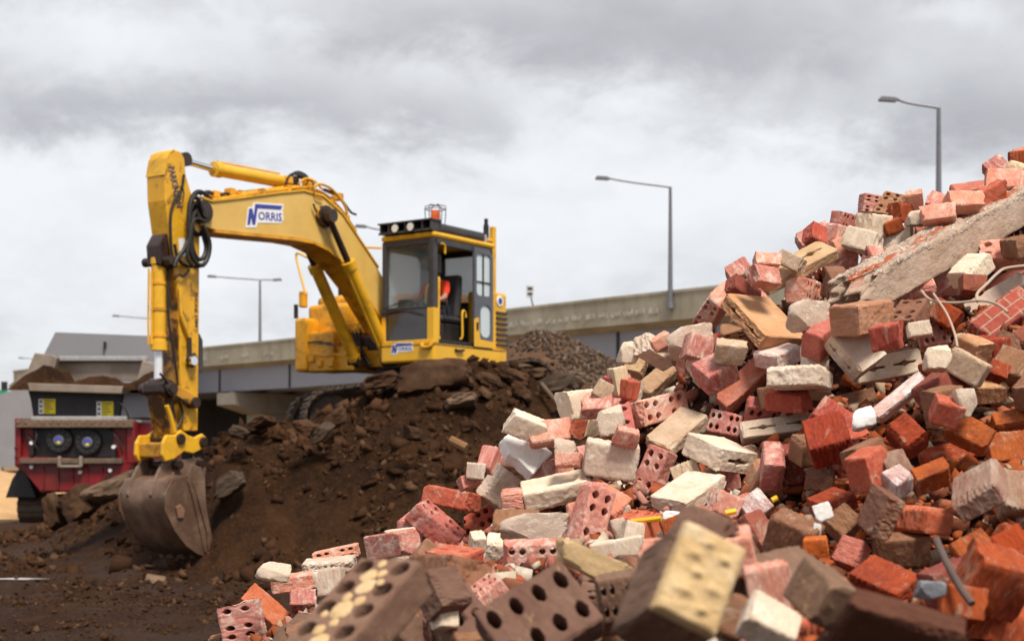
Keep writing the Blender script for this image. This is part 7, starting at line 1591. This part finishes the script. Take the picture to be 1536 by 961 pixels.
# further bricks that fill the heap between the ones above
CW = {'pink': 'pink', 'red': 'red', 'pinkred': 'rose red', 'orange': 'orange', 'brightorange': 'vivid orange', 'darkred': 'dark red', 'brown': 'brown', 'tan': 'tan', 'tanbrown': 'orange-tan', 'tanyellow': 'yellow-tan',
      'cream': 'cream', 'white': 'white', 'pinkwhite': 'dusty pink', 'grey': 'grey', 'greypink': 'grey-pink', 'darkbrown': 'dark brown', 'redbrown': 'red-brown', 'fgbrown': 'dark brown'}
KW = {'cored': 'cored brick', 'slot': 'slotted brick', 'solid': 'solid brick', 'broken': 'broken brick', 'cored_broken': 'broken cored brick'}
ANCH = [('the white painted slab', (788, 690)), ('the brick with the oval recess', (825, 735)), ('the upright cream slabs', (720, 832)), ('the concrete post', (1400, 360)), ('the long tan slotted brick on the crest', (1190, 400)),
        ('the brown cored brick on the crest', (1335, 300)), ('the large orange-tan slotted brick', (1150, 475)), ('the crossing cream slotted bricks', (1310, 545)), ('the white crumpled scrap', (1295, 630)),
        ('the rough tan brick', (1012, 632)), ('the wide flat-topped cream brick', (1030, 738)), ('the grey-faced brick at the right edge', (1465, 725)), ('the blue-grey stone', (1395, 886)), ('the peak of the big mortared brick', (1060, 800)),
        ('the joined red brickwork', (1495, 475)), ('the foreground cored brick', (560, 890)), ('the smooth orange-red brick', (670, 750)), ('the long weathered slotted brick', (1175, 640)), ('the crest brick with rows of holes', (1070, 465)),
        ('the brick with a white painted top', (1165, 525)), ('the two white scraps', (1230, 780)), ('the lowest left tip of the heap', (360, 925)), ('the dark-sided red brick', (1380, 775)), ('the slotted cream brick end', (1085, 680)),
        ('the big orange lump', (1488, 872)), ('the round red lump', (1418, 617)), ('the steep pink cored brick', (880, 780)), ('the smooth dark brown brick', (1350, 930)), ('the pale rock on the outline', (864, 607)), ('the topmost pink brick', (1492, 245))]
fill = []
for i, (key, col, pos, quat, dims) in enumerate(FILL):
    o_ = put(key, col, pos, quat, dims, None, i)
    x, y = px_of(pos); best = min(ANCH, key=lambda a: math.hypot(a[1][0]-x, a[1][1]-y)); dx, dy = x-best[1][0], y-best[1][1]
    if abs(dx) > 1.6*abs(dy): w_ = 'right of' if dx > 0 else 'left of'
    elif abs(dy) > 1.6*abs(dx): w_ = 'below' if dy > 0 else 'above'
    else: w_ = ('lower ' if dy > 0 else 'upper ')+('right of' if dx > 0 else 'left of')
    size = 'short' if dims[0] < .14 else ''
    ph = f"{CW[col]} {KW[key]}"
    fill.append([o_, (size+' '+ph).strip(), w_+' '+best[0], math.hypot(dx, dy)])
groups = {}
for f in fill: groups.setdefault((f[1], f[2]), []).append(f)
ORD = ['nearest', 'second nearest', 'third nearest', 'fourth nearest', 'fifth nearest', 'sixth nearest', 'seventh nearest', 'eighth nearest', 'ninth nearest', 'tenth nearest']
for (a, b), fs in groups.items():
    fs.sort(key=lambda f: f[3])
    for k, f in enumerate(fs):
        f[0]['label'] = (f'{a} {b}' if len(fs) == 1 else f'{a} {b}, {ORD[min(k, 9)]}').replace('lower right of', 'below and right of').replace('lower left of', 'below and left of').replace('upper right of', 'above and right of').replace('upper left of', 'above and left of')

# small things among the bricks
def strip(name, pix, r, mat, label, cat, flat=False):
    pts_ = [P(*q_) for q_ in pix]; mb = MB(); mb.tube(pts_, r, 8, 5); return mb.build(name, mat, None, smooth=True, label=label, cat=cat)
CBL = plain('pale_cable', (.42, .31, .23), .6, var=.1)
strip('cable', [(1382, 436, 4.25), (1397, 450, 4.2), (1430, 454, 4.15), (1470, 451, 4.1), (1495, 456, 4.05), (1512, 468, 4.0)], .0038, CBL, 'pale cable running flat under the concrete post towards the joined brickwork', 'cable')
strip('cable', [(1466, 452, 4.1), (1466, 440, 4.15), (1480, 426, 4.2), (1496, 410, 4.25), (1510, 402, 4.3), (1545, 398, 4.3)], .0045, CBL, 'pale bent cable rising to the right edge above the joined brickwork', 'cable')
strip('cable', [(1400, 440, 4.2), (1420, 470, 4.1), (1432, 500, 4.0), (1436, 520, 3.95)], .0035, CBL, 'thin pale cable drooping between the bricks under the concrete post', 'cable')
TAPE = plain('yellow_plastic', (.80, .46, .01), .35)
strip('plastic_strip', [(947, 782, 4.02), (968, 780, 4.0), (992, 777, 3.98)], .008, TAPE, 'yellow plastic strip lying right of the steep pink cored brick', 'plastic strip')
strip('plastic_strip', [(1088, 769, 3.55), (1104, 766, 3.55)], .007, TAPE, 'short yellow plastic bit behind the big mortared brick', 'plastic strip')
strip('plastic_strip', [(1158, 750, 3.5), (1166, 746, 3.5)], .007, TAPE, 'tiny yellow plastic bit beside the pinkish cream cube', 'plastic strip')
strip('metal_rod', [(1404, 808, 2.62), (1418, 840, 2.58), (1440, 880, 2.55), (1458, 905, 2.52)], .007, plain('rusty_grey_rod', (.10, .065, .055), .7), 'thin grey rod sticking down between the orange bricks', 'metal rod')
strip('dead_branch', [(812, 575, 20.0), (826, 592, 19.8), (842, 612, 19.5), (850, 628, 19.4)], .03, plain('dead_wood', (.12, .07, .045), .9), 'thin dead branch lying on the mound behind the brick heap', 'branch')
strip('timber_offcut', [(676, 660, 17.6), (700, 672, 17.5)], .06, plain('orange_wood', (.20, .10, .04), .9), 'short dark timber offcut half way up the mound face', 'timber')
